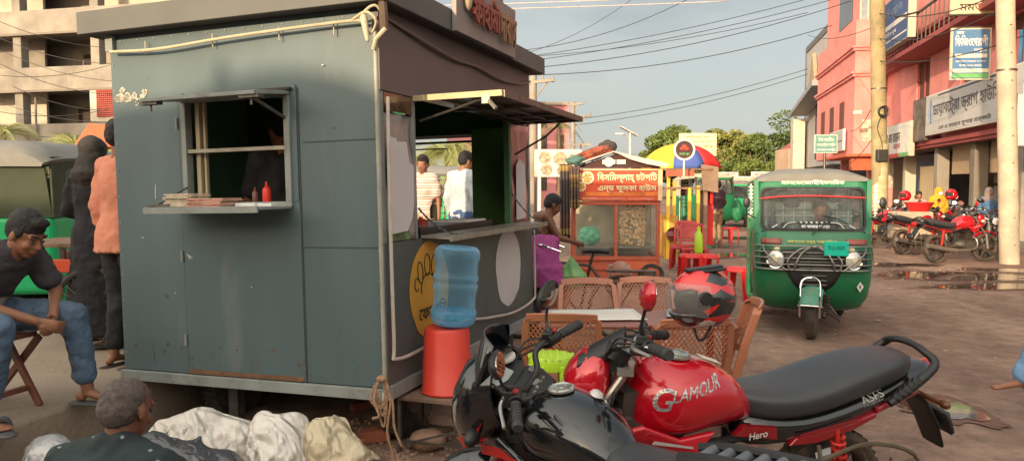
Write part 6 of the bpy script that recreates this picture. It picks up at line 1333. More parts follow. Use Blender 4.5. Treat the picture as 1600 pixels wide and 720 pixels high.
    if shirt:
        m2 = MB(); torso(m2, .018)
        if shirt_len:
            up = V((0, 0, 1)); m2.loft([[j['pelvis'] + V((0, 0, z)) + V((a * cos(2 * pi * k / 20), b * sin(2 * pi * k / 20), 0)) for k in range(20)] for z, a, b in ((.10, .165, .125), (0, .195, .155), (-shirt_len, .205 + shirt_len * .08, .165 + shirt_len * .08))])
        for a, b, c in (('sl', 'el', 'wl'), ('sr', 'er', 'wr')):
            if sleeve == 'short': m2.caps(j[a], j[a].lerp(j[b], .72), .069, .068, 14)
            elif sleeve == 'long': m2.caps(j[a], j[b], .068, .058, 14); m2.caps(j[b], j[b].lerp(j[c], .93), .057, .041, 14)
            elif sleeve == 'half': m2.caps(j[a], j[b], .068, .056, 14); m2.caps(j[b], j[b].lerp(j[c], .45), .056, .05, 14)
        if collar: 
            m2.caps(j['neck'] + V((-.04, -.02, .01)), j['neck'] + V((.04, -.02, .01)), .045, .045); m2.ell(j['neck'] + V((0, .0, .005)), (.075, .08, .035), None, 14)
        so_ = m2.build('shirt', shirt, t, remesh=vox, disp=.036, dscale=.085)
        if shirt2: so_['label'] = shirt2
    if trousers:
        m2 = MB(); m2.caps(j['hl'], j['hr'], .115, .115); sd = (j['sr'] - j['sl']).normalized(); m2.ell(j['pelvis'], (.17, .135, .10), None, 16)
        for a, b, c in (('hl', 'kl', 'al'), ('hr', 'kr', 'ar')):
            m2.caps(j[a], j[b], .105, .076, 16)
            q = {'ankle': .93, 'calf': .80, 'knee': .1}[trouser_to]; m2.caps(j[b], j[b].lerp(j[c], q), .077, .062, 16)
        m2.build('trousers', trousers, t, remesh=vox, disp=.030, dscale=.08)
    if shoes:
        m2 = MB()
        for c, d in (('al', 'tl'), ('ar', 'tr')):
            fd = (j[d] - j[c]); fh = V((fd.x, fd.y, 0)).normalized(); z = min(j[d].z, j[c].z - .05); a = j[c] - fh * .07; a.z = j[c].z - .08; b = j[d] + fh * .03; b.z = j[d].z - .028
            m2.caps(a, b, .042, .046, 12, .26, V((0, 0, 1)))
        sd_ = m2.build('sandal', shoes, t)
        m2 = MB()
        for c, d in (('al', 'tl'), ('ar', 'tr')):
            fd = (j[d] - j[c]); fh = V((fd.x, fd.y, 0)).normalized(); sx = fh.cross(V((0, 0, 1))); m_ = j[d] - fh * .045; m2.tube([m_ + sx * .045 - V((0, 0, .012)), m_ + sx * .03 + V((0, 0, .028)), m_ + V((0, 0, .036)), m_ - sx * .03 + V((0, 0, .028)), m_ - sx * .045 - V((0, 0, .012))], .018, 8, 4)
        m2.build('strap', shoes, sd_)
    return t
def stoolmat(name, c): return M(name, c, .35, var=.07, scale=6, dirt=.15, dcol=(.25, .08, .06), dscale=9, spec=.5)
# --- seated youth on the pavement
PZ = .33
jeans = cloth('blue_jeans', (.062, .10, .155), bscale=30, dirt=.35, dcol=(.12, .16, .2), dscale=4)
polo = banded('polo_two_tone', [(0, (.30, .27, .24)), (.5, (.045, .038, .042))], 'Z', 1 / 3.0, .85)
def polomat():
    m = bpy.data.materials.new('polo_colour_block'); m.use_nodes = True; nt = m.node_tree; b = nt.nodes['Principled BSDF']; L = nt.links.new
    t = N(nt, 'ShaderNodeTexCoord'); sp = N(nt, 'ShaderNodeSeparateXYZ'); L(t.outputs['Object'], sp.inputs[0]); r = N(nt, 'ShaderNodeValToRGB'); r.color_ramp.interpolation = 'CONSTANT'; e = r.color_ramp.elements
    e[0].color = (.30, .27, .23, 1); e[1].position = .64; e[1].color = (.05, .042, .048, 1); L(sp.outputs['Z'], r.inputs[0]); L(r.outputs[0], b.inputs['Base Color']); b.inputs['Roughness'].default_value = .9
    n = N(nt, 'ShaderNodeTexNoise'); n.inputs['Scale'].default_value = 12; L(t.outputs['Object'], n.inputs['Vector']); bp = N(nt, 'ShaderNodeBump'); bp.inputs['Strength'].default_value = .4; bp.inputs['Distance'].default_value = .03; L(n.outputs['Fac'], bp.inputs['Height']); L(bp.outputs[0], b.inputs['Normal']); return m
JY = dict(pelvis=(0, -.05, .56), waist=(0, .02, .68), chest=(0, .12, .81), neck=(0, .24, .91), head=(-.01, .34, .99),
  sl=(-.18, .18, .88), sr=(.18, .18, .88), el=(-.27, .24, .65), er=(.22, .28, .64), wl=(-.07, .44, .53), wr=(.06, .47, .54),
  hl=(-.10, -.02, .53), hr=(.10, -.02, .53), kl=(-.22, .42, .53), kr=(.22, .41, .53), al=(-.25, .47, .10), ar=(.24, .33, .10), tl=(-.30, .62, .035), tr=(.28, .49, .035))
yl = at(40, 520, 3.72)
person('young man in dark polo and blue jeans seated on a wooden chair, looking down', (-2.98, 4.22, PZ), radians(-107), JY, 1.70, shirt=polomat(), trousers=jeans, hd=(.05, .5, 0), vox=.011, sleeve='short', shoes=M('grey_sandal', (.06, .058, .06), .6), fine=True, curl=.9, trouser_to='calf', collar=True, palm={-1: (1, .1, -.3), 1: (-1, .1, -.3)}, shirt2='dark polo with a pale band at the bottom')
# his folding chair
t = thing('wooden_chair', 'reddish brown folding chair with crossed legs under the seated young man', 'chair', (-2.98, 4.22, PZ), radians(-107)); cw_ = M('reddish_wood', (.16, .055, .035), .5, var=.2, scale=6)
mb = MB(); mb.bb(-.21, .21, -.24, .17, .40, .43); mb.build('seat', cw_, t, smooth=0, bevel=.008)
for s_ in (-1, 1):
    mb = MB(); mb.bar((s_ * .21, -.20, 0), (s_ * .21, .18, .40), .025, .04); mb.build('leg', cw_, t, smooth=0, bevel=.004); mb = MB(); mb.bar((s_ * .18, .20, 0), (s_ * .18, -.30, .8), .025, .04); mb.build('leg', cw_, t, smooth=0, bevel=.004)
mb = MB(); mb.bar((-.2, .12, .10), (.2, .12, .10), .03); mb.bar((-.2, -.12, .1), (.2, -.12, .1), .03); mb.build('stretcher', cw_, t, smooth=0); mb = MB(); mb.bb(-.2, .2, -.31, -.285, .62, .8); mb.build('backrest', cw_, t, smooth=0)
# --- squatting man with grey hair, seen from behind
def dotmat():
    m = bpy.data.materials.new('dotted_dark_shirt'); m.use_nodes = True; nt = m.node_tree; b = nt.nodes['Principled BSDF']; L = nt.links.new
    t = N(nt, 'ShaderNodeTexCoord'); v_ = N(nt, 'ShaderNodeTexVoronoi'); v_.inputs['Scale'].default_value = 26; v_.inputs['Randomness'].default_value = .55; L(t.outputs['Object'], v_.inputs['Vector']); lt = N(nt, 'ShaderNodeMath', operation='LESS_THAN'); lt.inputs[1].default_value = .19; L(v_.outputs['Distance'], lt.inputs[0])
    mi = N(nt, 'ShaderNodeMixRGB'); mi.inputs[1].default_value = (.011, .021, .024, 1); mi.inputs[2].default_value = (.16, .21, .21, 1); L(lt.outputs[0], mi.inputs[0]); L(mi.outputs[0], b.inputs['Base Color']); b.inputs['Roughness'].default_value = .85
    n = N(nt, 'ShaderNodeTexNoise'); n.inputs['Scale'].default_value = 9; L(t.outputs['Object'], n.inputs['Vector']); bp = N(nt, 'ShaderNodeBump'); bp.inputs['Strength'].default_value = .5; bp.inputs['Distance'].default_value = .04; L(n.outputs['Fac'], bp.inputs['Height']); L(bp.outputs[0], b.inputs['Normal']); return m
JS = dict(pelvis=(0, -.05, .25), waist=(0, .0, .38), chest=(0, .05, .53), neck=(0, .09, .66), head=(.01, .14, .775), sl=(-.19, .06, .60), sr=(.19, .06, .60), el=(-.30, .25, .42), er=(.30, .25, .42), wl=(-.15, .45, .30), wr=(.15, .45, .30),
  hl=(-.1, -.02, .22), hr=(.1, -.02, .22), kl=(-.2, .3, .45), kr=(.2, .3, .45), al=(-.18, .1, .08), ar=(.18, .1, .08), tl=(-.2, .26, .03), tr=(.2, .26, .03))
q = at(178, 640, 2.72); person('grey-haired man in a dark dotted shirt squatting with his back to the camera', (q.x, 2.62, 0), radians(-8), JS, 1.68, shirt=dotmat(), trousers=cloth('dark_lungi', (.03, .03, .035)), hair='balding', hairmat=greyhair, hd=(-.12, .28, 0), vox=.012, sleeve='half', skin=skin2, fine=True, collar=True)
# --- man in the peach shirt beside the kiosk
JP = dict(el=(-.20, -.05, 1.10), er=(.20, .14, 1.12), wr=(.10, .32, 1.18), wl=(-.2, .0, .86), tl=(-.10, .13, .03), al=(-.08, -.04, .08), ar=(.09, -.0, .08), kr=(.1, .05, .48))
person('man in a peach shirt and black trousers half hidden by the kiosk edge', (at(171, 560, 5.3).x + .12, 5.3, PZ), radians(-30), JP, 1.72, shirt=cloth('peach_shirt', (.50, .19, .12), bscale=7), trousers=cloth('black_trousers', (.014, .013, .015)), sleeve='half', shirt_len=.13, hd=(0, .1, 0), trouser_to='calf', vox=.014, shoes=M('dark_sandal', (.03, .025, .022), .7))
person('woman in a black robe and dark head covering standing behind the man in peach', (at(154, 500, 5.95).x, 5.95, PZ), radians(-10), dict(wl=(-.1, .2, 1.0), wr=(.1, .2, 1.0)), 1.64, shirt=cloth('black_robe', (.010, .009, .012), dirt=.0), trousers=None, sleeve='long', shirt_len=.82, hair=None, veil=cloth('black_veil', (.022, .017, .014), rough=.7), vox=.016)
# --- man inside the kiosk
p = KM @ V((-1.05, .50, ZB)); person('man in dark clothes working inside the kiosk, seen through the front window', (p.x, p.y, p.z + .02), radians(40), dict(el=(-.2, .1, 1.1), er=(.2, .1, 1.1), wl=(-.12, .32, 1.0), wr=(.12, .32, 1.0)), 1.63, shirt=cloth('dark_tshirt', (.02, .018, .022)), trousers=cloth('dark_pants', (.015, .015, .018)), hd=(0, .45, 0), vox=.016)
# --- people seen through the opening
LINED = banded('striped_polo', [(0, (.55, .44, .38)), (.45, (.30, .10, .08)), (.6, (.55, .46, .40)), (.8, (.25, .2, .22))], 'Z', 14, .85)
def thr(px, Y, label, rz, H, **k): person(label, (gx(px, Y), Y, k.pop('z', .33)), rz, k.pop('J', None), H, vox=.018, group='passers-by seen through the kiosk opening', **k)
thr(662, 10.0, 'man in a pink striped polo seen through the kiosk opening at its left', radians(150), 1.66, shirt=LINED, trousers=cloth('khaki', (.3, .22, .15)), J=dict(wl=(-.26, .02, .86)), hd=(.3, .1, 0))
thr(722, 9.6, 'man in a pale blue shirt and jeans, back turned, seen through the kiosk opening', radians(-38), 1.70, shirt=cloth('pale_blue_shirt', (.36, .40, .44), bscale=6), trousers=cloth('navy_jeans', (.04, .07, .16)), sleeve='long', J=dict(head=(.02, .06, 1.55), wr=(.2, .1, .88)), hd=(-.3, .25, 0))
thr(742, 10.2, 'person in a red shirt just right of the pale blue shirt in the kiosk opening', radians(-20), 1.66, shirt=cloth('red_shirt', (.42, .015, .03)), trousers=cloth('dark_pants', (.015, .015, .018)), sleeve='long')
# --- food seller group behind the kiosk corner
JB = dict(head=(0, .14, 1.49), neck=(0, .09, 1.38), chest=(0, .05, 1.24), wl=(-.1, .4, 1.05), wr=(.12, .4, 1.05), el=(-.22, .15, 1.12), er=(.22, .15, 1.12))
person('bare-shouldered young man bending his head, behind the kiosk counter end', (gx(846, 8.4), 8.4, -.02), radians(-75), JB, 1.58, shirt=None, trousers=cloth('dark_pants', (.015, .015, .018)), skin=skin2, hd=(0, .45, 0), vox=.014, fine=False)
person('person in a magenta shirt bending over beside the snack cart', (gx(850, 7.7), 7.7, 0), radians(12), dict(pelvis=(0, -.15, .72), waist=(0, -.05, .86), chest=(0, .13, .98), neck=(0, .30, 1.04), head=(0, .42, 1.03), sl=(-.17, .24, 1.03), sr=(.17, .24, 1.03), el=(-.2, .33, .78), er=(.2, .33, .78), wl=(-.14, .46, .6), wr=(.14, .46, .6), hl=(-.1, -.13, .7), hr=(.1, -.13, .7), kl=(-.12, .02, .42), kr=(.12, .02, .42), al=(-.12, -.08, .08), ar=(.12, -.08, .08), tl=(-.12, .08, .03), tr=(.12, .08, .03)), 1.66, shirt=cloth('magenta_shirt', (.24, .035, .15), bscale=6), trousers=cloth('dark_pants', (.015, .015, .018)), hd=(0, .9, 0), vox=.015, sleeve='half', shirt_len=.12)
person('man in dark maroon shirt and khaki trousers standing beyond the carts', (gx(1121, 20.5), 20.5, 0), radians(25), dict(wl=(-.12, .25, 1.05), wr=(.2, .12, .95)), 1.72, shirt=cloth('maroon_shirt', (.05, .022, .032)), trousers=cloth('khaki2', (.24, .16, .09)), sleeve='long', vox=.02, hd=(.6, .1, 0))
def maskp(label, px, Y, shirt, veil=None, hair='long', mask=False, z=0):
    person(label, (gx(px, Y), Y, z), radians(170), dict(wl=(-.1, .3, 1.0), wr=(.1, .3, 1.0)), 1.55, shirt=shirt, trousers=cloth('dark_pants', (.015, .015, .018)), sleeve='long', veil=veil, hair=hair, vox=.02, group='people by the shop front behind the parked motorcycles')
    if mask: 
        mb = MB(); mb.ell((0, 0, 0), (.055, .03, .05)); o = mb.build('face_mask', signw); p = V((gx(px, Y), Y - .105, z + 1.56 * 1.55 / 1.68 - .04)); o.location = p; tag(o, 'white mask on the face of the woman in yellow', 'face mask')
ylw = cloth('yellow_shawl', (.55, .27, .02)); maskp('woman in a yellow shawl and white mask standing by the shop front', 1467, 19.5, ylw, ylw, None, True)
maskp('woman with dark hair and a pale pink top bending near the red bowl', 1436, 20.0, cloth('pale_pink_top', (.45, .25, .25)), z=-.1)
maskp('person in blue beside the pale concrete pole behind the motorcycles', 1546, 18.5, cloth('blue_top', (.05, .11, .22)), cloth('blue_veil', (.16, .13, .13)), None)
# --- passer-by at the right edge
q = at(1612, 540, 4.6); person('passer-by in light blue jeans cut off by the right edge, one foot raised in stride', (3.73, 4.9, 0), radians(90), dict(kl=(-.1, .34, .62), al=(-.1, .46, .36), tl=(-.1, .62, .31), kr=(.1, -.05, .48), ar=(.1, -.2, .10), tr=(.11, -.05, .03), wl=(-.2, .0, .85), wr=(.2, -.1, .85)), 1.7, shirt=cloth('brown_shirt', (.12, .07, .05)), trousers=cloth('light_blue_jeans', (.14, .26, .42)), vox=.014, sleeve='long')
# ------------------------------------------------------------------ auto-rickshaws
greenp = M('auto_green_paint', (.007, .135, .055), .38, var=.14, scale=2, dirt=.42, dcol=(.09, .10, .06), dscale=2.6, spec=.5, coat=.3)
greenb = M('bright_green_paint', (.01, .33, .12), .4, var=.08, scale=2, dirt=.12, dcol=(.1, .15, .08))
canopym = M('grey_canopy', (.17, .165, .15), .7, var=.15, scale=3, bump=.25, bscale=8, dirt=.3, dcol=(.1, .09, .07))
canopyg = M('olive_canopy', (.04, .05, .028), .8, var=.15, scale=3, bump=.3, bscale=8)
glassw = glassy('windscreen_glass', (.55, .57, .57), .12); guardm = M('guard_rail_steel', (.20, .19, .175), .4, .7, var=.2, dirt=.35, dcol=(.08, .05, .03), dscale=8)
turqm = M('teal_plate', (.0, .42, .30), .5, var=.05); tealp = M('faded_teal_paint', (.06, .24, .17), .6, var=.25, scale=6, dirt=.45, dcol=(.2, .12, .06), dscale=7)
def auto(label, loc, rz, group=None, detail=True, canopy=None, paint=None):
    t = thing('auto_rickshaw', label, 'auto-rickshaw', loc, rz, group); P = paint or greenp; CN = canopy or canopym
    # local +x forward. front face at x=.72 ; rear at x=-1.55 ; half width .63
    def plan(z, hw, xf, bulge, xb=-.05, n=30):
        pts = [V((xb, -hw, z))]
        for k in range(n + 1):
            a = -pi / 2 + pi * k / n; pts.append(V((xf - bulge + bulge * abs(cos(a)) ** .7, hw * (abs(sin(a)) ** .55) * (1 if sin(a) > 0 else -1) , z)))
        pts.append(V((xb, hw, z))); return pts
    # lower nose: two lobes and dark centre
    lev = [(.26, .46, .40, .25), (.30, .56, .50, .28), (.42, .615, .60, .30), (.60, .635, .66, .30), (.78, .64, .66, .28), (.95, .635, .62, .26), (1.10, .63, .56, .22)]
    mb = MB(); mb.loft([plan(*l) for l in lev]); mb.build('front_body', P, t, smooth=60)
    # fill rear of cabin body
    mb = MB(); mb.bb(-1.5, -.62, -.63, .63, .34, 1.08); mb.build('rear_body', P, t, smooth=0, bevel=.07, bseg=4)
    mb = MB(); mb.bb(-.62, -.05, -.58, .58, .26, .36); mb.build('floor_pan', gunm, t, smooth=0)
    mb = MB()
    for s_ in (-1, 1): mb.prism([(-1.28, s_ * .50, .22), (-1.28, s_ * .50, .48), (-1.0, s_ * .50, .62), (-.70, s_ * .50, .48), (-.70, s_ * .50, .22)], (0, s_ * .15, 0))
    mb.build('rear_mudguard', P, t, smooth=0, bevel=.03)
    # windscreen surround
    def face(y, z): return V((.58 - .20 * max(0, (z - 1.08)) / .55 * 1.0 - .10 * (abs(y) / .6) ** 3, y, z))
    oy, oz = [], []
    def rr_(hw, z0_, z1_, r, n=5):
        pts = []
        for cx_, cz_, a0 in ((hw - r, z1_ - r, 0), (-hw + r, z1_ - r, 90), (-hw + r, z0_ + r, 180), (hw - r, z0_ + r, 270)):
            for k in range(n + 1): a = radians(a0 + 90 * k / n); pts.append((cx_ + r * cos(a), cz_ + r * sin(a)))
        return pts
    o_ = rr_(.635, 1.06, 1.70, .13); i_ = rr_(.555, 1.13, 1.575, .07); n = len(o_)
    mb = MB(); mb.v = [face(y, z) for y, z in o_] + [face(y, z) for y, z in i_]; mb.f = [[k, (k + 1) % n, n + (k + 1) % n, n + k] for k in range(n)]; sur = mb.build('windscreen_surround', P, t, smooth=0, solid=.05)
    k2 = rr_(.565, 1.12, 1.585, .07); k3 = rr_(.54, 1.145, 1.56, .06); mb = MB(); mb.v = [face(y, z) + V((.012, 0, 0)) for y, z in k2] + [face(y, z) + V((.012, 0, 0)) for y, z in k3]; mb.f = [[k, (k + 1) % n, n + (k + 1) % n, n + k] for k in range(n)]; mb.build('rubber_seal', blackm, sur, smooth=0, solid=.02)
    ny = 12; vs = [face(-.55 + 1.1 * a / ny, 1.135 + .435 * b / 4) - V((.01, 0, 0)) for a in range(ny + 1) for b in range(5)]; mb = MB(); mb.add(vs, [(a * 5 + b, (a + 1) * 5 + b, (a + 1) * 5 + b + 1, a * 5 + b + 1) for a in range(ny) for b in range(4)]); mb.build('windscreen', glassw, t, smooth=180)
    # canopy
    mb = MB(); rings = []
    for x, hw, z, h_ in ((.325, .60, 1.675, .05), (.25, .64, 1.66, .10), (0, .66, 1.64, .15), (-.7, .66, 1.62, .16), (-1.3, .655, 1.59, .17), (-1.52, .645, 1.57, .16), (-1.60, .60, 1.54, .12)):
        rings.append([V((x, hw * (1 if q > 0 else -1) * abs(q) ** .8, z + h_ * (1 - abs(q) ** 3.0))) for q in [-1 + 2 * k / 14 for k in range(15)]] + [V((x, hw * q * .97, z - .03)) for q in [1 - 2 * k / 4 for k in range(5)]])
    mb.loft(rings); mb.build('canopy', CN, t, smooth=50)
    mb = MB()
    mb.prism([(-1.5, -.62, 1.05), (-1.5, .62, 1.05), (-1.56, .58, 1.58), (-1.56, -.58, 1.58)], (.03, 0, 0)); mb.prism([(-1.5, -.635, 1.05), (-.95, -.635, 1.05), (-.8, -.65, 1.62), (-1.52, -.63, 1.6)], (0, .02, 0)); mb.prism([(-1.5, .635, 1.05), (-.95, .635, 1.05), (-.8, .65, 1.62), (-1.52, .63, 1.6)], (0, -.02, 0)); mb.build('rear_curtain', canopyg if canopy is None else CN, t, smooth=0)
    # side posts, guard bars on passenger openings
    for s_ in (-1, 1):
        mb = MB(); mb.bar((.42, s_ * .60, 1.08), (.30, s_ * .61, 1.66), .05); mb.bar((-.12, s_ * .62, .35), (-.14, s_ * .63, 1.66), .04); mb.bar((-.85, s_ * .63, 1.05), (-.85, s_ * .64, 1.64), .04)
        for k in range(8): mb.bar((-.14, s_ * .635, .72 + k * .115), (-.85, s_ * .64, .72 + k * .115), .012)
        mb.build('side_frame', P if detail else gunm, t, smooth=0)
    # interior
    mb = MB(); mb.bb(-1.2, -.62, -.55, .55, .5, .75); mb.bb(-1.3, -1.15, -.55, .55, .75, 1.3); mb.bb(-.25, .05, -.3, .3, .5, .7); mb.build('seats', M('maroon_vinyl', (.09, .03, .03), .5), t, smooth=0, bevel=.03)
    mb = MB(); mb.bb(.25, .5, -.55, .55, 1.0, 1.12); mb.tube([(.3, -.25, 1.12), (.15, -.28, 1.18), (.15, .28, 1.18), (.3, .25, 1.12)], .015, 8, 4); mb.build('dashboard', blackm, t, smooth=0)
    mb = MB()
    for k in range(9): mb.bar((-.3, -.5 + k * .125, 1.0), (-.3, -.5 + k * .125, 1.6), .014)
    for z in (1.15, 1.25, 1.45): mb.bar((-.3, -.55, z), (-.3, .55, z), .014)
    mb.build('partition_grille', M('pale_bars', (.4, .42, .40), .5), t, smooth=0)
    mb = MB(); mb.bb(-.36, -.33, -.55, .55, .98, 1.42); mb.build('partition_cloth', M('blue_grey_cloth', (.16, .25, .27), .8, var=.3, scale=8), t, smooth=0)
    # wheels
    for s_ in (-1, 1):
        o = wheel(t, Matrix.Translation((0, s_ * .53, 0)), -1.0, .215, .215, .05, 'wheel', 5)
    st = Matrix.Translation((.62, 0, 0)) @ Matrix.Rotation(radians(-12), 4, 'Z') @ Matrix.Translation((-.62, 0, 0))
    wheel(t, st, .70, .24, .24, .06, 'wheel', 5)
    if detail:
        mb = MB(st)
        rings = []
        for k in range(11):
            a = radians(28 + k * 13); c = V((.70, 0, .26)); rd = V((cos(a), 0, sin(a))); rr1 = .262; rings.append([c + rd * rr1 + rd * (.035 * (1 - abs(q) ** 2.5)) + V((0, q * .115, 0)) for q in (-1, -.8, -.5, 0, .5, .8, 1)] + [c + rd * (rr1 - .01) + rd * (.03 * (1 - abs(q) ** 2.5)) + V((0, q * .12, 0)) for q in (1, .8, .5, 0, -.5, -.8, -1)])
        mb.loft(rings); mb.build('front_fender', tealp, t, smooth=60)
        mb = MB(st); mb.tube([(.93, .10, .26), (.96, .10, .45), (.90, .09, .62), (.86, 0, .66), (.90, -.09, .62), (.96, -.10, .45), (.93, -.10, .26)][::1], .011, 8, 5); mb.tube([(.86, -.13, .36), (.95, -.1, .38), (.95, .1, .38), (.86, .13, .36)], .01, 8, 3); mb.build('fender_guard', chrome, t)
        mb = MB(st); pts = []
        for k in range(56): q = k / 55; pts.append((.62 + .028 * cos(q * 44), .15 + .028 * sin(q * 44), .24 + .22 * q))
        mb.tube(pts, .008, 6); mb.tube([(.66, .12, .225), (.60, .13, .30), (.58, .1, .55)], .025, 8); mb.tube([(.80, .2, .30), (.70, .28, .22), (.56, .24, .26), (.56, .16, .35)], .014, 8, 4); mb.build('suspension', engm, t)
        # dark face centre, grille, lamps
        def nose(y, z, d=0.0):
            ls = lev
            for i in range(len(ls) - 1):
                if ls[i][0] <= z <= ls[i + 1][0]: break
            q = (z - ls[i][0]) / (ls[i + 1][0] - ls[i][0]); hw = ls[i][1] + (ls[i + 1][1] - ls[i][1]) * q; xf = ls[i][2] + (ls[i + 1][2] - ls[i][2]) * q; bu = ls[i][3] + (ls[i + 1][3] - ls[i][3]) * q
            sn = min(1, abs(y) / hw) ** (1 / .55); c_ = sqrt(max(0, 1 - sn * sn)); return V((xf - bu + bu * c_ ** .7 + d, y, z))
        def patch(ys_, zf0, zf1, name, m, d=.012, par=t, nz=5):
            n_ = len(ys_); mb = MB(); vs = []
            for y in ys_:
                for k in range(nz + 1): z = zf0(y) + (zf1(y) - zf0(y)) * k / nz; vs.append(nose(y, z, d))
            mb.add(vs, [(a * (nz + 1) + b, (a + 1) * (nz + 1) + b, (a + 1) * (nz + 1) + b + 1, a * (nz + 1) + b + 1) for a in range(n_ - 1) for b in range(nz)]); return mb.build(name, m, par, smooth=180, solid=.01)
        ysf = [-.56 + 1.12 * k / 32 for k in range(33)]
        face_ = patch(ysf, lambda y: .74 - .26 * max(0, 1 - (abs(y) / .30) ** 3), lambda y: .94 - .03 * abs(y), 'grille_panel', blackm, .014)
        for z in (.60, .55, .65): patch([-.14 + .28 * k / 8 for k in range(9)], lambda y: z, lambda y: z + .018, 'grille_slot', gunm, .024, face_, 1)
        for k in range(5): patch([-.18 + .36 * q / 10 for q in range(11)], lambda y, k=k: .735 + k * .032, lambda y, k=k: .745 + k * .032, 'grille_bar', guardm, .026, face_, 1)
        for s_ in (-1, 1):
            c = nose(s_ * .40, .83, .03); mb = MB(); mb.lathe([(.001, .05), (.055, .045), (.09, .02), (.097, -.03)], (0, 0, 0), 'x', 24); mb.v = [c + Matrix.Rotation(s_ * .35, 3, 'Z') @ p for p in mb.v]; hl = mb.build('headlight', lampg, t)
            mb = MB(); mb.lathe([(.097, -.03), (.106, -.01), (.10, .03), (.09, .024)], (0, 0, 0), 'x', 24); mb.v = [c + Matrix.Rotation(s_ * .35, 3, 'Z') @ p for p in mb.v]; mb.build('rim', chrome, hl)
            mb = MB(); mb.lathe([(.001, .056), (.03, .053), (.034, .045)], (0, 0, 0), 'x', 16); mb.v = [c + Matrix.Rotation(s_ * .35, 3, 'Z') @ p for p in mb.v]; mb.build('bulb_cover', M('warm_lens', (.55, .48, .3), .15, coat=.5), hl)
            y0 = s_ * .34; y1 = s_ * .56; patch([y0 + (y1 - y0) * k / 6 for k in range(7)], lambda y: .985 + .0, lambda y: 1.05 - .02 * abs(y), 'indicator', M('dark_red_lens', (.22, .03, .015), .25, coat=.4), .016)
            c = nose(s_ * .39, .93, .02); mb = MB(); mb.lathe([(.001, .02), (.03, .015), (.036, 0)], c, 'x', 16); mb.build('fog_lamp', M('warm_lens', (.55, .48, .3), .15, coat=.5), t)
        mb = MB()
        for z in (.965, .90, .84, .775, .72): pts = [nose(-.625 + 1.25 * k / 24, z, .05) for k in range(25)]; mb.tube(pts, .008 if z > .75 else .010, 6)
        for s_ in (-1, 1):
            mb.tube([nose(s_ * .05, .955, .07), nose(s_ * .13, .90, .08), nose(s_ * .19, .80, .08), nose(s_ * .21, .72, .06)], .011, 8, 4); mb.tube([nose(s_ * .05, .955, .07), nose(s_ * .16, .93, .07), nose(s_ * .28, .82, .07), nose(s_ * .26, .72, .06)], .011, 8, 4)
            mb.tube([nose(s_ * .61, .965, .05), nose(s_ * .63, .84, .06), nose(s_ * .61, .72, .05)], .010, 8, 3)
            mb.tube([nose(s_ * .54, .96, .06), nose(s_ * .50, .88, .10), nose(s_ * .30, .72, .06)], .009, 8, 3)
        mb.ell(nose(0, .96, .08), (.02, .035, .025)); mb.build('bumper_guard', guardm, t)
        mb = MB(); c = nose(.22, .95, .10); mb.box(c, (.012, .25, .15)); pl_ = mb.build('number_plate', turqm, t, smooth=0, bevel=.006)
        mb = MB(); text(mb, 'ব-১১-৩৫৮৭', c + V((.008, 0, .01)), (0, 1, 0), W, .17, .045); mb.build('lettering', M('dark_teal_ink', (.0, .10, .08), .6), pl_, smooth=0)
        # lettering
        mb = MB(); 
        for b_, yy, wd in (('মানেভেজাহী', -.13, .42), ('ইসলািমক', .21, .26)): text(mb, b_, face(yy, 1.635) + V((.008, 0, 0)), (0, 1, 0), (-.35, 0, 1), wd, .058, bold=.01)
        mb.build('lettering', M('pale_green_ink', (.45, .62, .42), .6), sur, smooth=0)
        mb = MB(); text(mb, 'আল্লাহ সর্ব শক্তিমান', nose(-.02, 1.01, .02), (0, 1, 0), (-.3, 0, 1), .52, .05, bold=.008); mb.build('lettering', M('yellow_paint_ink', (.45, .42, .12), .6), t, smooth=0)
        mb = MB(); c = nose(.49, .55, .02); A = Matrix.Rotation(.45, 3, 'Z'); mb.prism([c + A @ V(p) for p in ((0, -.045, 0), (0, 0, -.055), (0, .045, 0), (0, 0, .055))], (.003, 0, 0)); dg_ = mb.build('hazard_diamond', signw, t, smooth=0)
        mb = MB(); mb.prism([c + A @ V(p) for p in ((.004, -.012, -.012), (.004, .012, -.02), (.004, .002, .005), (.004, .014, .022), (.004, -.012, .012))], (.002, 0, 0)); mb.build('mark', black_ink, dg_, smooth=0)
        # screen stickers, wiper, red tape, mirrors
        mb = MB(); mb.tube([face(-.02, 1.09) + V((.03, 0, 0)), face(.12, 1.20) + V((.03, 0, 0)), face(.23, 1.26) + V((.025, 0, 0))], .006, 6); mb.tube([face(.10, 1.285) + V((.02, 0, 0)), face(.23, 1.26) + V((.022, 0, 0)), face(.36, 1.20) + V((.02, 0, 0))], .006, 6); mb.build('wiper', blackm, t)
        mb = MB(); mb.tube([face(-.56, 1.46) + V((.03, 0, 0)), face(-.3, 1.485) + V((.025, 0, 0)), face(.1, 1.49) + V((.025, 0, 0)), face(.56, 1.47) + V((.03, 0, 0))], .008, 6, 3); mb.build('red_tape', M('red_tape', (.55, .03, .03), .5), t)
        mb = MB(); text(mb, 'মা বাবার েদায়া', face(.02, 1.165) + V((.006, 0, 0)), (0, 1, 0), (-.36, 0, 1), .3, .04, bold=.02)
        for s_ in (-1, 1): mb.tube([face(s_ * .32, 1.15) + V((.006, 0, 0)), face(s_ * .27, 1.20) + V((.006, 0, 0)), face(s_ * .18, 1.21) + V((.006, 0, 0))], .006, 5, 4); mb.tube([face(s_ * .44, 1.15) + V((.006, 0, 0)), face(s_ * .38, 1.18) + V((.006, 0, 0))], .008, 5)
        for k in range(6): mb.ell(face(-.13 + k * .055, 1.21) + V((.006, 0, 0)), (.004, .014, .012), seg=8)
        mb.bb(0, 0.001, 0, 0.001, 1.3, 1.301); mb.build('windscreen_sticker', M('sticker_white', (.6, .62, .6), .6), sur, smooth=0)
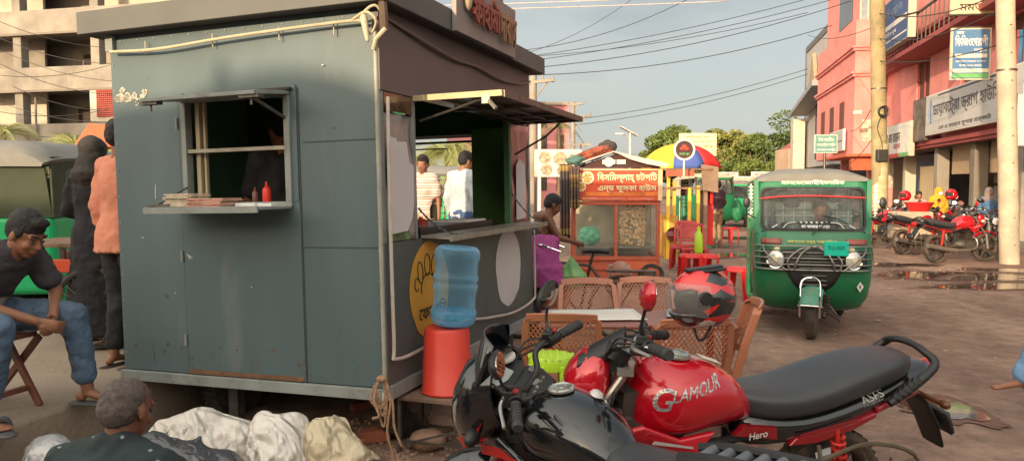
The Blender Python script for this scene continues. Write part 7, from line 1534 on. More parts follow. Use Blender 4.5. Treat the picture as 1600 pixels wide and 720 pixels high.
        for s_ in (-1, 1):
            mb = MB(); mb.tube([face(s_ * .60, 1.42), face(s_ * .56, 1.45) + V((.10, 0, 0)), face(s_ * .47, 1.40) + V((.14, 0, 0))], .007, 6, 3) if 0 else None
            mb.tube([(.42, s_ * .62, 1.25), (.50, s_ * .72, 1.30), (.50, s_ * .72, 1.38)], .007, 6); mb.ell((.50, s_ * .72, 1.42), (.015, .04, .06)); mb.build('side_mirror', blackm, t)
            mb = MB(); mb.bb(.36, .37, s_ * .66, s_ * .68, 1.25, 1.62)
            for k in range(9): mb.bb(.355, .375, s_ * .645, s_ * .695, 1.26 + k * .04, 1.275 + k * .04)
            mb.build('reflector_strip', M('white_reflector', (.6, .58, .5), .4), t, smooth=0)
        mb = MB(); mb.bar((.30, -.3, 1.60), (.30, .3, 1.60), .02); mb.ell((.2, -.30, 1.5), (.03, .1, .05)); mb.ell((.2, .33, 1.48), (.03, .1, .06)); mb.build('sun_visor', blackm, t)
    return t
q = G(1284, 534); AX = radians(-90 - 15)   # heading toward the camera, slightly turned
hdg = V((cos(AX), sin(AX), 0)); ap = V((q.x, q.y + .2, 0)) - hdg * .66
A1 = auto('green auto-rickshaw with teal number plate and steel bumper bars driving toward the camera', (ap.x - .02, ap.y, 0), AX); A1.scale = (1, .94, 1.0)
person('driver behind the windscreen of the front green auto-rickshaw', (ap.x + .10, ap.y - .05, .0), radians(172), dict(pelvis=(0, -.15, .72), waist=(0, -.12, .86), chest=(0, -.08, 1.02), neck=(0, -.04, 1.18), head=(0, .0, 1.32), sl=(-.17, -.05, 1.12), sr=(.17, -.05, 1.12), el=(-.22, .05, .9), er=(.22, .05, .9), wl=(-.2, .28, 1.05), wr=(.2, .28, 1.05), hl=(-.1, -.1, .68), hr=(.1, -.1, .68), kl=(-.15, .3, .68), kr=(.15, .3, .68), al=(-.15, .35, .35), ar=(.15, .35, .35), tl=(-.15, .45, .3), tr=(.15, .45, .3)), 1.68, shirt=cloth('driver_shirt', (.12, .13, .14)), trousers=cloth('dark_pants', (.015, .015, .018)), vox=.02)
p = at(62, 300, 8.7); auto('green auto-rickshaw with grey roof and olive curtain parked on the left road', (p.x - .2, p.y + .6, .10), radians(98), 'auto-rickshaws waiting in the background', False, None, greenb).scale = (1.12,) * 3
p = G(1128, 368); auto('auto-rickshaw with pale canopy behind the man in the maroon shirt', (p.x + .5, p.y + 3.5, 0), radians(-80), 'auto-rickshaws waiting in the background', False, M('cream_canopy', (.42, .37, .28), .7, var=.1), greenp).scale = (1.15,) * 3
for (px, Y, rz, lb) in ((655, 15, 175, 'green auto-rickshaw seen low through the kiosk opening, left of the pale shirt'), (716, 19, 200, 'auto-rickshaw farther back through the kiosk opening'), (1160, 30, -95, 'small green auto-rickshaw in the distance left of the front one')):
    auto(lb, (gx(px, Y), Y, .2 if Y < 20 else 0), radians(rz), 'auto-rickshaws waiting in the background', False, canopym, greenb)
# green tarp bundle at distant auto
p = G(1153, 352); o = blob('green_sack', M('green_tarp', (.01, .14, .06), .6, bump=.4, bscale=10), (gx(1152, 18), 18.0, 1.0), (.13, .15, .27), amp=.25, freq=1.6, seed=5); tag(o, 'green tarpaulin-wrapped load hanging at the back of the pale auto-rickshaw', 'tarpaulin bundle')
# far vehicles (trucks/pickups) in the street
def truck(label, px, Y, w_, h_, c, board_txt, rz=0):
    t = thing('pickup_truck', label, 'truck', (gx(px, Y), Y, 0), rz, 'vehicles at the end of the street'); pm = M('truck_%d' % int(Y), c, .5, var=.1)
    mb = MB(); mb.prism([(-w_ / 2, 0, .5), (w_ / 2, 0, .5), (w_ / 2, 0, h_ * .55), (w_ / 2 * .93, 0.12, h_ * .85), (w_ / 2 * .82, .15, h_), (-w_ / 2 * .82, .15, h_), (-w_ / 2 * .93, .12, h_ * .85), (-w_ / 2, 0, h_ * .55)], (0, 3.2, 0)); mb.build('cab', pm, t, smooth=0, bevel=.06)
    mb = MB(); mb.prism([(-w_ * .42, -.012, h_ * .55), (w_ * .42, -.012, h_ * .55), (w_ * .38, .10, h_ * .84), (-w_ * .38, .10, h_ * .84)], (0, .02, 0)); mb.build('windscreen', M('dark_glass', (.03, .035, .04), .08, spec=.8), t, smooth=0)
    mb = MB(); mb.bb(-w_ * .36, w_ * .36, -.02, .05, h_ + .02, h_ + .32); hb = mb.build('header_board', signw, t, smooth=0, bevel=.04)
    mb = MB(); text(mb, board_txt, (0, -.025, h_ + .16), (1, 0, 0), W, w_ * .55, .15); mb.build('lettering', red_ink, hb, smooth=0)
    mb = MB()
    for s_ in (-1, 1): mb.ell((s_ * w_ * .38, -.02, .85), (.13, .05, .11), seg=12)
    mb.build('headlight', lampg, t); mb = MB(); mb.bb(-w_ * .3, w_ * .3, -.03, -.005, .7, 1.0); mb.bb(-w_ * .5, w_ * .5, -.1, -.035, .42, .6); mb.build('bumper', gunm, t, smooth=0)
    for s_ in (-1, 1):
        for y in (.6, 2.6): mb = MB(); mb.lathe([(.18, -.1), (.34, -.1), (.38, 0), (.34, .1), (.18, .1)], (s_ * (w_ / 2 - .12), y, .38), 'x', 16); mb.build('wheel', rubber, t)
truck('cream pickup truck with a white header board at the end of the street', 1192, 42, 1.9, 2.05, (.45, .38, .28), 'ভাই ভাই পিরবহন', .1)
truck('pale van with dark windscreen left of the cream pickup', 1136, 52, 2.1, 2.2, (.5, .42, .33), 'েলাকাল', -.05)
truck('olive truck body between the two pale vehicles', 1165, 47, 1.9, 1.85, (.12, .12, .08), 'মা')
# white car glimpse at the left road
t = thing('parked_car', 'dark car with a bright headlight behind the seated young man', 'car', (gx(66, 12.5), 12.5, .0), radians(8)); cm = M('dark_car_paint', (.03, .03, .035), .25, coat=.7)
mb = MB(); secs = [(-2.1, .62, .70, .22), (-1.9, .66, .80, .30), (-1.0, .72, .83, .36), (.6, .74, .83, .38), (1.5, .66, .80, .28), (1.95, .58, .70, .2)]
mb.loft([ring(x, z, a, c, 4, 24) for x, z, a, c in secs]); mb.build('body', cm, t, smooth=50)
mb = MB(); mb.loft([ring(-1.1, 1.05, .66, .12, 3, 20), ring(-.7, 1.2, .62, .2, 3, 20), (ring(.3, 1.22, .62, .2, 3, 20)), ring(.95, 1.0, .66, .1, 3, 20)]); mb.build('cabin', M('dark_glass', (.03, .035, .04), .08, spec=.8), t, smooth=50)
for s_ in (-1, 1):
    mb = MB(); mb.ell((1.9, s_ * .5, .66), (.08, .16, .09)); mb.build('headlight', lampg, t)
    for x in (-1.25, 1.2): mb = MB(); mb.lathe([(.15, -.09), (.3, -.09), (.33, 0), (.3, .09), (.15, .09)], (x, s_ * .72, .33), 'y', 24); wh = mb.build('wheel', rubber, t); mb = MB(); mb.lathe([(.001, -.085), (.15, -.09), (.16, 0), (.15, .09), (.001, .085)], (x, s_ * .72, .33), 'y', 20); mb.build('rim', steel, wh)

# ------------------------------------------------------------------ cycle van behind the peach man
p = at(160, 531, 6.2); t = thing('cycle_van', 'flatbed cycle van with plank deck, red side rail and big spoked wheel', 'cycle van', (p.x, 6.25, PZ), radians(6))
mb = MB(); n = 0
for k in range(6): mb.bb(-.55, .8, -.35 + k * .13, -.23 + k * .13, .79, .82)
mb.build('deck', wood, t, smooth=0, bevel=.004); mb = MB(); mb.bb(-.5, .85, -.40, -.36, .60, .70); mb.bb(-.5, .85, .45, .49, .60, .70); mb.build('side_rail', M('orange_red_rail', (.48, .06, .02), .5, dirt=.3), t, smooth=0, bevel=.006)
mb = MB(); mb.bar((-.3, -.38, .55), (.7, -.38, .60), .03); mb.bar((.1, -.38, .34), (.1, -.38, .78), .03); mb.bar((-.45, -.3, .6), (-.45, -.3, .79), .04); mb.bar((-.45, .3, .6), (-.45, .3, .79), .04); mb.build('frame', gunm, t, smooth=0)
def spoked(parent, c, R, axis='y', th=.018, n=26, m=rubber, tire=.020):
    mb = MB(); prof = [(R - tire * 2, -tire * .7), (R - tire, -tire), (R, 0), (R - tire, tire), (R - tire * 2, tire * .7)]; mb.lathe(prof + [prof[0]], c, axis, 44); w_ = mb.build('wheel', m, parent)
    mb = MB()
    c = V(c)
    for k in range(n):
        a = 2 * pi * k / n; s_ = .03 if k % 2 else -.03
        if axis == 'y': mb.bar(c + V((cos(a + .4) * .02, s_, sin(a + .4) * .02)), c + V((cos(a) * (R - tire * 2), 0, sin(a) * (R - tire * 2))), .0035)
        else: mb.bar(c + V((s_, cos(a + .4) * .02, sin(a + .4) * .02)), c + V((0, cos(a) * (R - tire * 2), sin(a) * (R - tire * 2))), .0035)
    if axis == 'y': mb.cyl(c - V((0, .05, 0)), c + V((0, .05, 0)), .022)
    else: mb.cyl(c - V((.05, 0, 0)), c + V((.05, 0, 0)), .022)
    mb.build('spokes', steel, w_, smooth=0); return w_
spoked(t, (.12, -.46, .325), .325); spoked(t, (.12, .56, .325), .325)
mb = MB(); mb.bb(-.1, .4, -.2, .3, .83, .95); mb.build('folded_blue_cloth', M('navy_cloth', (.02, .03, .10), .8, bump=.4, bscale=12), t, smooth=0, bevel=.04) if 0 else None

# ------------------------------------------------------------------ stand, bucket, water bottle
p = G(690, 700); SP = V((-.43, 4.55, 0)); t = thing('metal_stand', 'thin rusty metal stand with a slab top holding the red bucket beside the kiosk wheel', 'stand', SP, radians(-19.5))
mb = MB(); mb.bb(-.21, .21, -.17, .17, .325, .35); mb.build('top_slab', M('rusty_slab', (.17, .11, .08), .8, var=.3, scale=8, dirt=.5), t, smooth=0, bevel=.003); 
for x in (-.20, .20):
    for y in (-.16, .16): mb = MB(); mb.bar((x, y, 0), (x, y, .325), .018); mb.build('leg', gunm, t, smooth=0)
mb = MB(); mb.bar((-.2, -.16, .05), (.2, -.16, .18), .012); mb.bar((-.2, -.16, .08), (.2, -.16, .08), .012); mb.bar((-.2, .16, .08), (.2, .16, .08), .012); mb.build('brace', gunm, t, smooth=0)
t = thing('red_bucket', 'large upturned red plastic bucket on the metal stand, water bottle on top', 'bucket', SP + V((.035, .01, .352))); mb = MB(); mb.lathe([(.001, .002), (.155, .002), (.160, .012), (.150, .02), (.146, .20), (.143, .205), (.138, .37), (.128, .395), (.001, .395)], (0, 0, 0), 'z', 40); mb.build('body', M('bucket_red', (.56, .045, .03), .42, var=.05, scale=6, dirt=.12, dcol=(.3, .06, .04)), t, smooth=50)
def waterblue():
    m = bpy.data.materials.new('blue_bottle_plastic'); m.use_nodes = True; nt = m.node_tree; nt.nodes.clear(); L = nt.links.new
    tr = N(nt, 'ShaderNodeBsdfTransparent'); tr.inputs[0].default_value = (.76, .90, .97, 1); b = N(nt, 'ShaderNodeBsdfPrincipled'); b.inputs['Base Color'].default_value = (.22, .48, .70, 1); b.inputs['Roughness'].default_value = .12
    lw = N(nt, 'ShaderNodeLayerWeight'); lw.inputs[0].default_value = .35; mr = N(nt, 'ShaderNodeMapRange'); mr.inputs[3].default_value = .10; mr.inputs[4].default_value = .85; L(lw.outputs['Facing'], mr.inputs[0]); mi = N(nt, 'ShaderNodeMixShader'); L(mr.outputs[0], mi.inputs[0]); L(tr.outputs[0], mi.inputs[1]); L(b.outputs[0], mi.inputs[2]); o = N(nt, 'ShaderNodeOutputMaterial'); L(mi.outputs[0], o.inputs[0]); return m
wb = waterblue(); t = thing('water_bottle', 'large empty blue water jar standing upside down on the red bucket', 'water bottle', SP + V((.07, .01, .75)), rot=(0, radians(4), 0))
mb = MB(); R_ = .135; mb.lathe([(.001, .015), (.06, .01), (.115, .012), (.13, .03), (R_ + .004, .05), (R_ + .004, .10), (R_ - .004, .115), (R_ - .008, .13), (R_ - .006, .22), (R_ + .002, .235), (R_ + .002, .255), (R_ - .006, .27), (R_ - .006, .275), (R_ + .002, .29), (R_ + .002, .305), (R_ - .008, .32), (R_ - .005, .40), (R_ + .003, .415), (R_ + .003, .455), (R_ - .01, .475), (.115, .485), (.105, .47), (.001, .462)], (0, 0, 0), 'z', 48); mb.build('jar', wb, t, smooth=60)
mb = MB(); mb.lathe([(.02, .0), (.07, -.0), (.07, .009), (.02, .009)], (0, 0, 0), 'z', 24); mb.build('neck', M('deep_blue_plastic', (.01, .06, .2), .3), t)
mb = MB(); mb.quad(*[V(((R_ + .0015) * sin(a), -(R_ + .0015) * cos(a), z)) for a, z in ((.05, .28), (.05, .39), (.3, .39), (.55, .39), (.55, .28), (.3, .28))]); 
mb = MB(); mb.lathe([(R_ - .002, .05), (R_ + .006, .07), (R_ - .002, .1)], (0, 0, 0), 'z', 48); mb.build('base_band', M('blue_band_plastic', (.07, .30, .48), .15, alpha=.55), t, smooth=60)
# ------------------------------------------------------------------ sacks, bags
# ------------------------------------------------------------------ stools, chairs, table
def rstool(label, loc, c, H=.45, R=.17, group='red plastic stools by the carts', name='plastic_stool', rz=0, square=False):
    t = thing(name, label, 'stool', loc, rz, group); mb = MB()
    if square:
        mb.loft([ring(H - .06, 0, R * 1.08, R * 1.08, 5, 32, ax='z'), ring(H - .01, 0, R * 1.02, R * 1.02, 5, 32, ax='z'), ring(H, 0, R * .95, R * .95, 5, 32, ax='z')])
    else: mb.lathe([(R * 1.02, H - .07), (R * 1.04, H - .065), (R * .99, H - .03), (R * .99, H - .012), (R * .93, H), (R * .8, H + .001), (.001, H - .003)], (0, 0, 0), 'z', 40)
    mb.build('seat', c, t, smooth=50)
    if not square and name == 'round_stool':
        mb = MB()
        for i in range(-3, 4):
            for k in range(-3, 4):
                x, y = i * .04, k * .04
                if x * x + y * y < .0185: mb.lathe([(.001, .0035), (.008, .0035), (.010, 0)], (x, y, H - .002), 'z', 8)
        mb.build('raised_dots', c, t)
    for k in range(4):
        a = pi / 4 + k * pi / 2; c0 = V((cos(a), sin(a), 0)); sx = V((-sin(a), cos(a), 0)); mb = MB()
        mb.loft([[c0 * (R * (1.0 if square else .9) * (1.25 if square else 1) + i * .012) + sx * j_ * wz + V((0, 0, z)) for i, j_ in ((-1, -1), (1, -1), (1, 1), (-1, 1))] if z > .1 else [c0 * (R * 1.22 * (1.2 if square else 1) + i * .012) + sx * j_ * wz * .7 + V((0, 0, z)) for i, j_ in ((-1, -1), (1, -1), (1, 1), (-1, 1))] for z, wz in ((H - .04, .055), (0, .04))]); mb.build('leg', c, t, smooth=0, bevel=.006)
    return t
limem = stoolmat('lime_plastic', (.36, .58, .03)); redpl = stoolmat('red_plastic', (.62, .02, .02)); redpl2 = stoolmat('deep_red_plastic', (.35, .012, .012))
rstool('lime green round stool with raised dots behind the black motorcycle', (gx(862, 4.1), 4.1, 0), limem, .68, .125, None, 'round_stool')
q = at(866, 575, 4.95)
for i, (px, py, lb, m_, H_) in enumerate([(1078, 438, 'bright red stool nearest the snack cart corner', redpl, .45), (1103, 436, 'red stool overlapping the nearest one, with an arched leg opening', redpl, .43), (1141, 380, 'red stool out in the road beyond, next to the man in maroon', redpl, .45), (1154, 466, 'red stool standing just left of the front auto-rickshaw', redpl, .45), (1062, 420, 'red stool behind the nearest one against the cart', redpl2, .45)]):
    p = G(px, py); rstool(lb, (p.x, p.y, 0), m_, H_, .155, 'red plastic stools by the carts', 'plastic_stool', .3 * i, True)
tanp = stoolmat('tan_plastic', (.33, .125, .07)); 
def tanchair(label, loc, rz, c=None, group='tan lattice-back plastic chairs around the table', lattice=True, arms=False):
    """local: sitter faces +y, back at -y"""
    c = c or tanp; t = thing('plastic_chair', label, 'chair', loc, rz, group)
    mb = MB(); mb.loft([[V((x, y, z)) for x, y in ((-.22, -.20), (.22, -.20), (.24, .21), (-.24, .21))] for z in (.415, .44)]); mb.build('seat', c, t, smooth=0, bevel=.012)
    for s_ in (-1, 1):
        mb = MB(); mb.loft([[V((s_ * x + i * .022, y + k * .02, z)) for i, k in ((-1, -1), (1, -1), (1, 1), (-1, 1))] for x, y, z in ((.21, .19, .42), (.235, .235, 0))]); mb.build('leg', c, t, smooth=0, bevel=.006)
        mb = MB(); mb.loft([[V((s_ * x + i * .020, y + k * .025, z)) for i, k in ((-1, -1), (1, -1), (1, 1), (-1, 1))] for x, y, z in ((.225, -.33, 0), (.21, -.21, .42), (.215, -.27, .66), (.20, -.33, .84), (.17, -.345, .865))]); mb.build('leg', c, t, smooth=0, bevel=.006)
    def bk(u, z): return V((u * .20, -.245 - .10 * ((z - .5) / .36) - .035 * (1 - u * u), z))
    mb = MB(); 
    for z0_, hh in ((.86, .05), (.56, .04)): mb = MB() ; mb.loft([[bk(u, z0_ + hh / 2 * a + (.012 * (1 - u * u) if z0_ > .8 else 0)) + V((0, b * .010, 0)) for a, b in ((-1, -1), (1, -1), (1, 1), (-1, 1))] for u in [-1 + k / 6 for k in range(13)]]); bkp = mb.build('back_rail', c, t, smooth=60, bevel=.005)
    mb = MB()
    if lattice:
        nn = 15
        for d in (-1, 1):
            for k in range(-6, nn + 7):
                pts = []
                for q in range(7):
                    f = q / 6; u = -1 + 2 * (k + d * f * 7) / nn
                    if abs(u) <= .98: pts.append(bk(u, .575 + f * .265))
                if len(pts) >= 2: mb.tube(pts, .0042, 4)
    else:
        for k in range(-4, 5): mb.loft([[bk(k / 5 + a * .055, z) + V((0, b * .005, 0)) for a, b in ((-1, -1), (1, -1), (1, 1), (-1, 1))] for z in (.56, .7, .86)])
    mb.build('back_lattice' if lattice else 'back_slats', c, bkp, smooth=0)
    return t
def gxy(px, Y): return (gx(px, Y), Y, 0)
tanchair('tan lattice chair behind the table at the left, back to the bicycle', gxy(928, 5.42), radians(182))
tanchair('tan lattice chair behind the table at the right, by the red mirror', gxy(1018, 5.5), radians(176))
tanchair('tan lattice chair on the near side of the table, left, behind the black handlebar', gxy(882, 4.55), radians(-6))
tanchair('tan lattice chair on the near side of the table, right, behind the red motorcycle', gxy(1055, 4.4), radians(8))
tanchair('single tan chair at the right end of the table, seen from its side', gxy(1092, 4.75), radians(80))
p = gxy(1086, 14.0); tanchair('dark red plastic chair standing by the yellow post of the far stall', p, radians(175), redpl2, 'red plastic chairs by the far stall', False); tanchair('second red chair partly behind the first, by the yellow post', gxy(1070, 15.0), radians(160), redpl2, 'red plastic chairs by the far stall', False)
tt = thing('plastic_table', 'brown plastic table laid with white paper sheets behind the motorcycles', 'table', gxy(992, 4.98), radians(-4)); mb = MB(); mb.bb(-.62, .62, -.30, .30, .705, .735); mb.build('tabletop', M('brown_table', (.19, .07, .05), .35, var=.12, dirt=.2), tt, smooth=0, bevel=.012)
for x in (-.55, .55):
    for y in (-.26, .26): mb = MB(); mb.bar((x, y, 0), (x, y, .705), .045); mb.build('leg', redpl2, tt, smooth=0, bevel=.006)
def sheet(label, x, y, w_, h_, m, rz, z, seed=1):
    mb = MB(); n = 10; vs = []
    for i in range(n + 1):
        for k in range(n + 1): a, b = (i / n - .5) * w_, (k / n - .5) * h_; vs.append((a, b, .008 * noise.noise(V((a * 6, b * 6, seed))) + .008))
    mb.add(vs, [(i * (n + 1) + k, (i + 1) * (n + 1) + k, (i + 1) * (n + 1) + k + 1, i * (n + 1) + k + 1) for i in range(n) for k in range(n)]); o = mb.build('paper_sheet', m, None, smooth=180, solid=.002); o.location = (x, y, z); o.rotation_euler = (0, 0, rz); return tag(o, label, 'paper', 'papers on the brown table')
xt = gx(992, 4.98); sheet('large white paper sheet at the left of the brown table', xt - .26, 5.0, .62, .42, signw, .06, .74); sheet('blue and white printed sheet at the right of the table by the helmet', xt + .40, 5.02, .34, .3, M('blue_print', (.3, .38, .5), .6, var=.5, scale=14), -.2, .744, 5)
# ------------------------------------------------------------------ bicycle
def bicycle(label, loc, rz):
    t = thing('bicycle', label, 'bicycle', loc, rz); fm = M('bicycle_black', (.03, .022, .02), .4, dirt=.5)
    spoked(t, (0, 0, .34), .34); spoked(t, (1.05, 0, .34), .34)
    mb = MB()
    for a, b in (((0, .05, .34), (.42, 0, .30)), ((0, .05, .34), (.32, 0, .78)), ((.42, 0, .30), (.30, 0, .86)), ((.42, 0, .3), (.86, 0, .72)), ((.32, 0, .78), (.85, 0, .82)), ((.84, 0, .90), (.90, 0, .66)), ((.9, .05, .66), (1.05, .05, .34)), ((.9, -.05, .66), (1.05, -.05, .34)), ((0, -.05, .34), (.42, 0, .30)), ((0, -.05, .34), (.32, 0, .78))): mb.tube([a, b], .015, 8)
    mb.build('frame', fm, t); mb = MB(); mb.loft([ring(.12, .93, .10, .03, 2.5, 16), ring(.22, .935, .09, .03, 2.5, 16), ring(.32, .93, .03, .025, 2.5, 16), ring(.40, .92, .02, .018, 2.5, 16)]); mb.tube([(.3, 0, .84), (.28, 0, .92)], .012); mb.build('saddle', blackm, t)
    mb = MB(); mb.tube([(.84, 0, .88), (.83, 0, .98)], .014); mb.tube([(.60, -.27, .94), (.78, -.26, 1.0), (.86, -.1, 1.0), (.86, .1, 1.0), (.78, .26, 1.0), (.60, .27, .94)], .011, 8, 5); mb.build('handlebar', chrome, t)
    mb = MB(); mb.bb(-.35, .15, -.07, .07, .72, .735); mb.bar((-.2, .06, .72), (0, .06, .36), .012); mb.bar((-.2, -.06, .72), (0, -.06, .36), .012); mb.build('rear_rack', fm, t, smooth=0); return t
bp_ = G(900, 478); bicycle('old black bicycle with chrome handlebar leaning beside the snack cart', (gx(975, 7.6), 7.75, 0), radians(172))
greenbag = glassy('thin_green_film', (.35, .72, .28), .62, .25)
def bag(name, label, px, py, Y, rad, m, seed, cat='plastic bag', stretch=1.0):
    p = at(px, py, Y); bm = bmesh.new(); bmesh.ops.create_icosphere(bm, subdivisions=5, radius=1)
    for v in bm.verts:
        q = v.co.copy(); z = q.z; k = 1 if z < 0 else max(.12, (1 - z) ** .75 * 1.0); n = 1 + .12 * noise.noise(q * 2.5 + V((seed, 0, 0))) + .10 * abs(noise.noise(V((atan2(q.y, q.x) * 3, z * .6, seed))))
        v.co = V((q.x * rad[0] * k * n, q.y * rad[1] * k * n, z * rad[2] * (1.35 if z > 0 else 1)))
    me = bpy.data.meshes.new(name); bm.to_mesh(me); bm.free(); me.shade_smooth(); me.materials.append(m); o = bpy.data.objects.new(name, me); COL.objects.link(o); o.location = p; return tag(o, label, cat)
bag('plastic_bag', 'thin green carrier bag hanging from the bicycle handlebar', 893, 430, 7.55, (.14, .10, .15), greenbag, 1); mf_ = glassy('milky_film', (.9, .85, .76), .26, .3); crumple(mf_, 12, .05); tag(blob('plastic_bag', mf_, at(968, 428, 8.0), (.13, .12, .14), amp=.35, freq=1.8, seed=4), 'clear brownish plastic bag bulging behind the bicycle saddle', 'plastic bag')
o = bag('printed_sack', 'red and orange printed sack leaning at the left of the green bag', 862, 448, 7.7, (.20, .14, .34), M('red_print_sack', (.42, .12, .06), .7, var=.8, scale=7, bump=.3, bscale=20, dirt=.4, dcol=(.4, .25, .15), dscale=5), 7, 'sack')
# ------------------------------------------------------------------ snack cart
redfr = M('faded_red_frame', (.38, .075, .04), .6, var=.15, scale=4, dirt=.4, dcol=(.3, .15, .10), dscale=5); tarpw = M('pale_tarp', (.50, .40, .36), .6, var=.12, scale=3, bump=.4, bscale=5, dirt=.3, dcol=(.3, .22, .2))
CX, CY = gx(963, 11.8), 11.8
C_ = thing('snack_cart', 'glass-sided street snack cart with red sign board, tarpaulin roof and red base', 'cart', (CX, CY, 0), radians(-3)); HW = .68
mb = MB(); mb.bb(-HW + .06, HW, 0, 1.05, .28, .46); mb.bb(-HW + .06, HW, .02, 1.04, .10, .28) ; mb.build('base_box', redfr, C_, smooth=0, bevel=.01)
mb = MB(); mb.bb(.0, HW - .02, -.02, -.004, .28, .46); mb.build('door_panel', M('orange_red_panel', (.52, .11, .05), .6), C_, smooth=0, bevel=.004)
mb = MB()
for x in (-HW + .03, 0.0, HW - .03):
    mb.bb(x - .025, x + .025, -.025, .025, .0 if abs(x) > .1 else .44, 1.85)
for x in (-HW + .03, HW - .03): mb.bb(x - .025, x + .025, 1.0, 1.05, .0, 1.85)
mb.bb(-HW, HW, -.03, .02, .44, .50); mb.bb(-HW, HW, -.03, .02, 1.30, 1.35); mb.bb(HW - .05, HW, 0.03, 1.0, .44, .5); mb.bb(HW - .05, HW, .03, 1.0, 1.30, 1.36); mb.build('frame', redfr, C_, smooth=0, bevel=.004)
cg = glassy('dusty_glass', (.9, .9, .84), .09, .15)
mb = MB(); mb.quad((-HW + .055, 0, .5), (-.026, 0, .5), (-.026, 0, 1.3), (-HW + .055, 0, 1.3)); mb.quad((.026, 0, .5), (HW - .055, 0, .5), (HW - .055, 0, 1.3), (.026, 0, 1.3)); mb.quad((HW - .025, .03, .5), (HW - .025, 1, .5), (HW - .025, 1, 1.3), (HW - .025, .03, 1.3)); mb.build('glass_panes', cg, C_, smooth=0)
mb = MB(); mb.bb(-HW + .03, HW - .03, .95, .98, .46, 1.5); mb.build('back_board', M('cart_back', (.34, .30, .22), .8, var=.3, scale=3), C_, smooth=0)
mb = MB(); mb.bb(-HW + .03, HW - .03, .1, .94, .62, .65); mb.build('shelf', steel, C_, smooth=0)
mb = MB(); mb.bb(HW - .02, HW - .005, .02, 1.04, 1.36, 1.95); mb.build('side_panel', M('brown_board', (.16, .085, .06), .8, var=.2), C_, smooth=0)
sgn = M('red_banner', (.50, .06, .025), .55, var=.15, scale=4, dirt=.35, dcol=(.55, .2, .05), dscale=3)
mb = MB(); mb.bb(-HW + .02, HW + .02, -.055, -.035, 1.365, 1.86); sb = mb.build('sign_board', sgn, C_, smooth=0)
mb = MB(); mb.bb(HW - .045, HW + .02, -.062, -.057, 1.37, 1.855); mb.bb(-HW + .02, HW - .05, -.062, -.057, 1.835, 1.855); mb.build('pale_border', M('cream_strip', (.62, .45, .25), .6), sb, smooth=0)
mb = MB(); mb.bb(-HW + .2, HW - .05, -.0605, -.0565, 1.44, 1.50); mb.build('orange_fade', M('orange_fade', (.58, .15, .03), .6, var=.3, scale=8), sb, smooth=0)
cream = M('cream_letters', (.72, .60, .34), .6)
mb = MB(); text(mb, 'িবসিমল্লাহ্ চটপিট', (.16, -.064, 1.725), (1, 0, 0), W, .92, .165, bold=.008); text(mb, 'এন্ড ফুসকা হাউস', (.16, -.064, 1.56), (1, 0, 0), W, .90, .14, bold=.008); mb.build('lettering', cream, sb, smooth=0)
mb = MB(); text(mb, 'মোবাইলঃ ০১৭১৯ ৮৬৪২৩৫ , ০১৮১৩ ৫৭২৯৪০', (.02, -.064, 1.402), (1, 0, 0), W, 1.1, .035, bold=.01); mb.build('lettering', M('pink_cream', (.66, .42, .32), .6), sb, smooth=0)
for x, z, r_ in ((-.45, 1.72, .10), (-.60, 1.745, .065), (-.545, 1.585, .075)):
    mb = MB(); mb.lathe([(.001, -.060), (r_, -.060), (r_, -.067), (r_ * .86, -.067), (r_ * .86, -.064), (.001, -.064)], (x, 0, z), 'y', 28); pt = mb.build('plate_picture', cream, sb)
    mb = MB()
    for k in range(7): mb.lathe([(.001, -.0655), (r_ * .25, -.0655), (r_ * .25, -.0685), (.001, -.0685)], (x + (r_ * .5 * cos(k) if k else 0), 0, z + (r_ * .5 * sin(k) if k else 0)), 'y', 10)
    mb.build('snack_picture', M('snack_print', (.45, .20, .06), .6, var=.6, scale=30), pt)
# gable roof with tarp
mb = MB(); mb.add([(-.74, -.12, 1.90), (.0 - .06, -.12, 2.13), (.78, -.12, 1.93), (-.74, 1.1, 1.92), (.0, 1.1, 2.16), (.88, 1.1, 1.95)], [(0, 1, 4, 3), (1, 2, 5, 4)]); mb.build('roof_tarp', tarpw, C_, smooth=0, solid=.02)
mb = MB(); mb.prism([(-.05, -.13, 2.12), (.80, -.13, 1.935), (.74, -.13, 1.875), (.45, -.13, 1.93), (.2, -.13, 2.0)], (0, .006, 0)); mb.build('tarp_flap', tarpw, C_, smooth=0)
mb = MB(); mb.prism([(-.68, 0, 1.87), (.7, 0, 1.87), (.0, 0, 2.09)], (0, .02, 0)); mb.build('gable_board', M('dark_maroon_board', (.06, .02, .018), .7), C_, smooth=0); mb = MB(); mb.cyl((-.12, -.03, 1.965), (-.12, -.01, 1.965), .075); mb.bb(-.22, -.02, -.035, -.002, 1.93, 2.0); mb.bb(.0, .14, -.035, -.002, 1.93, 2.0); mb.build('white_labels', signw, C_, smooth=0)
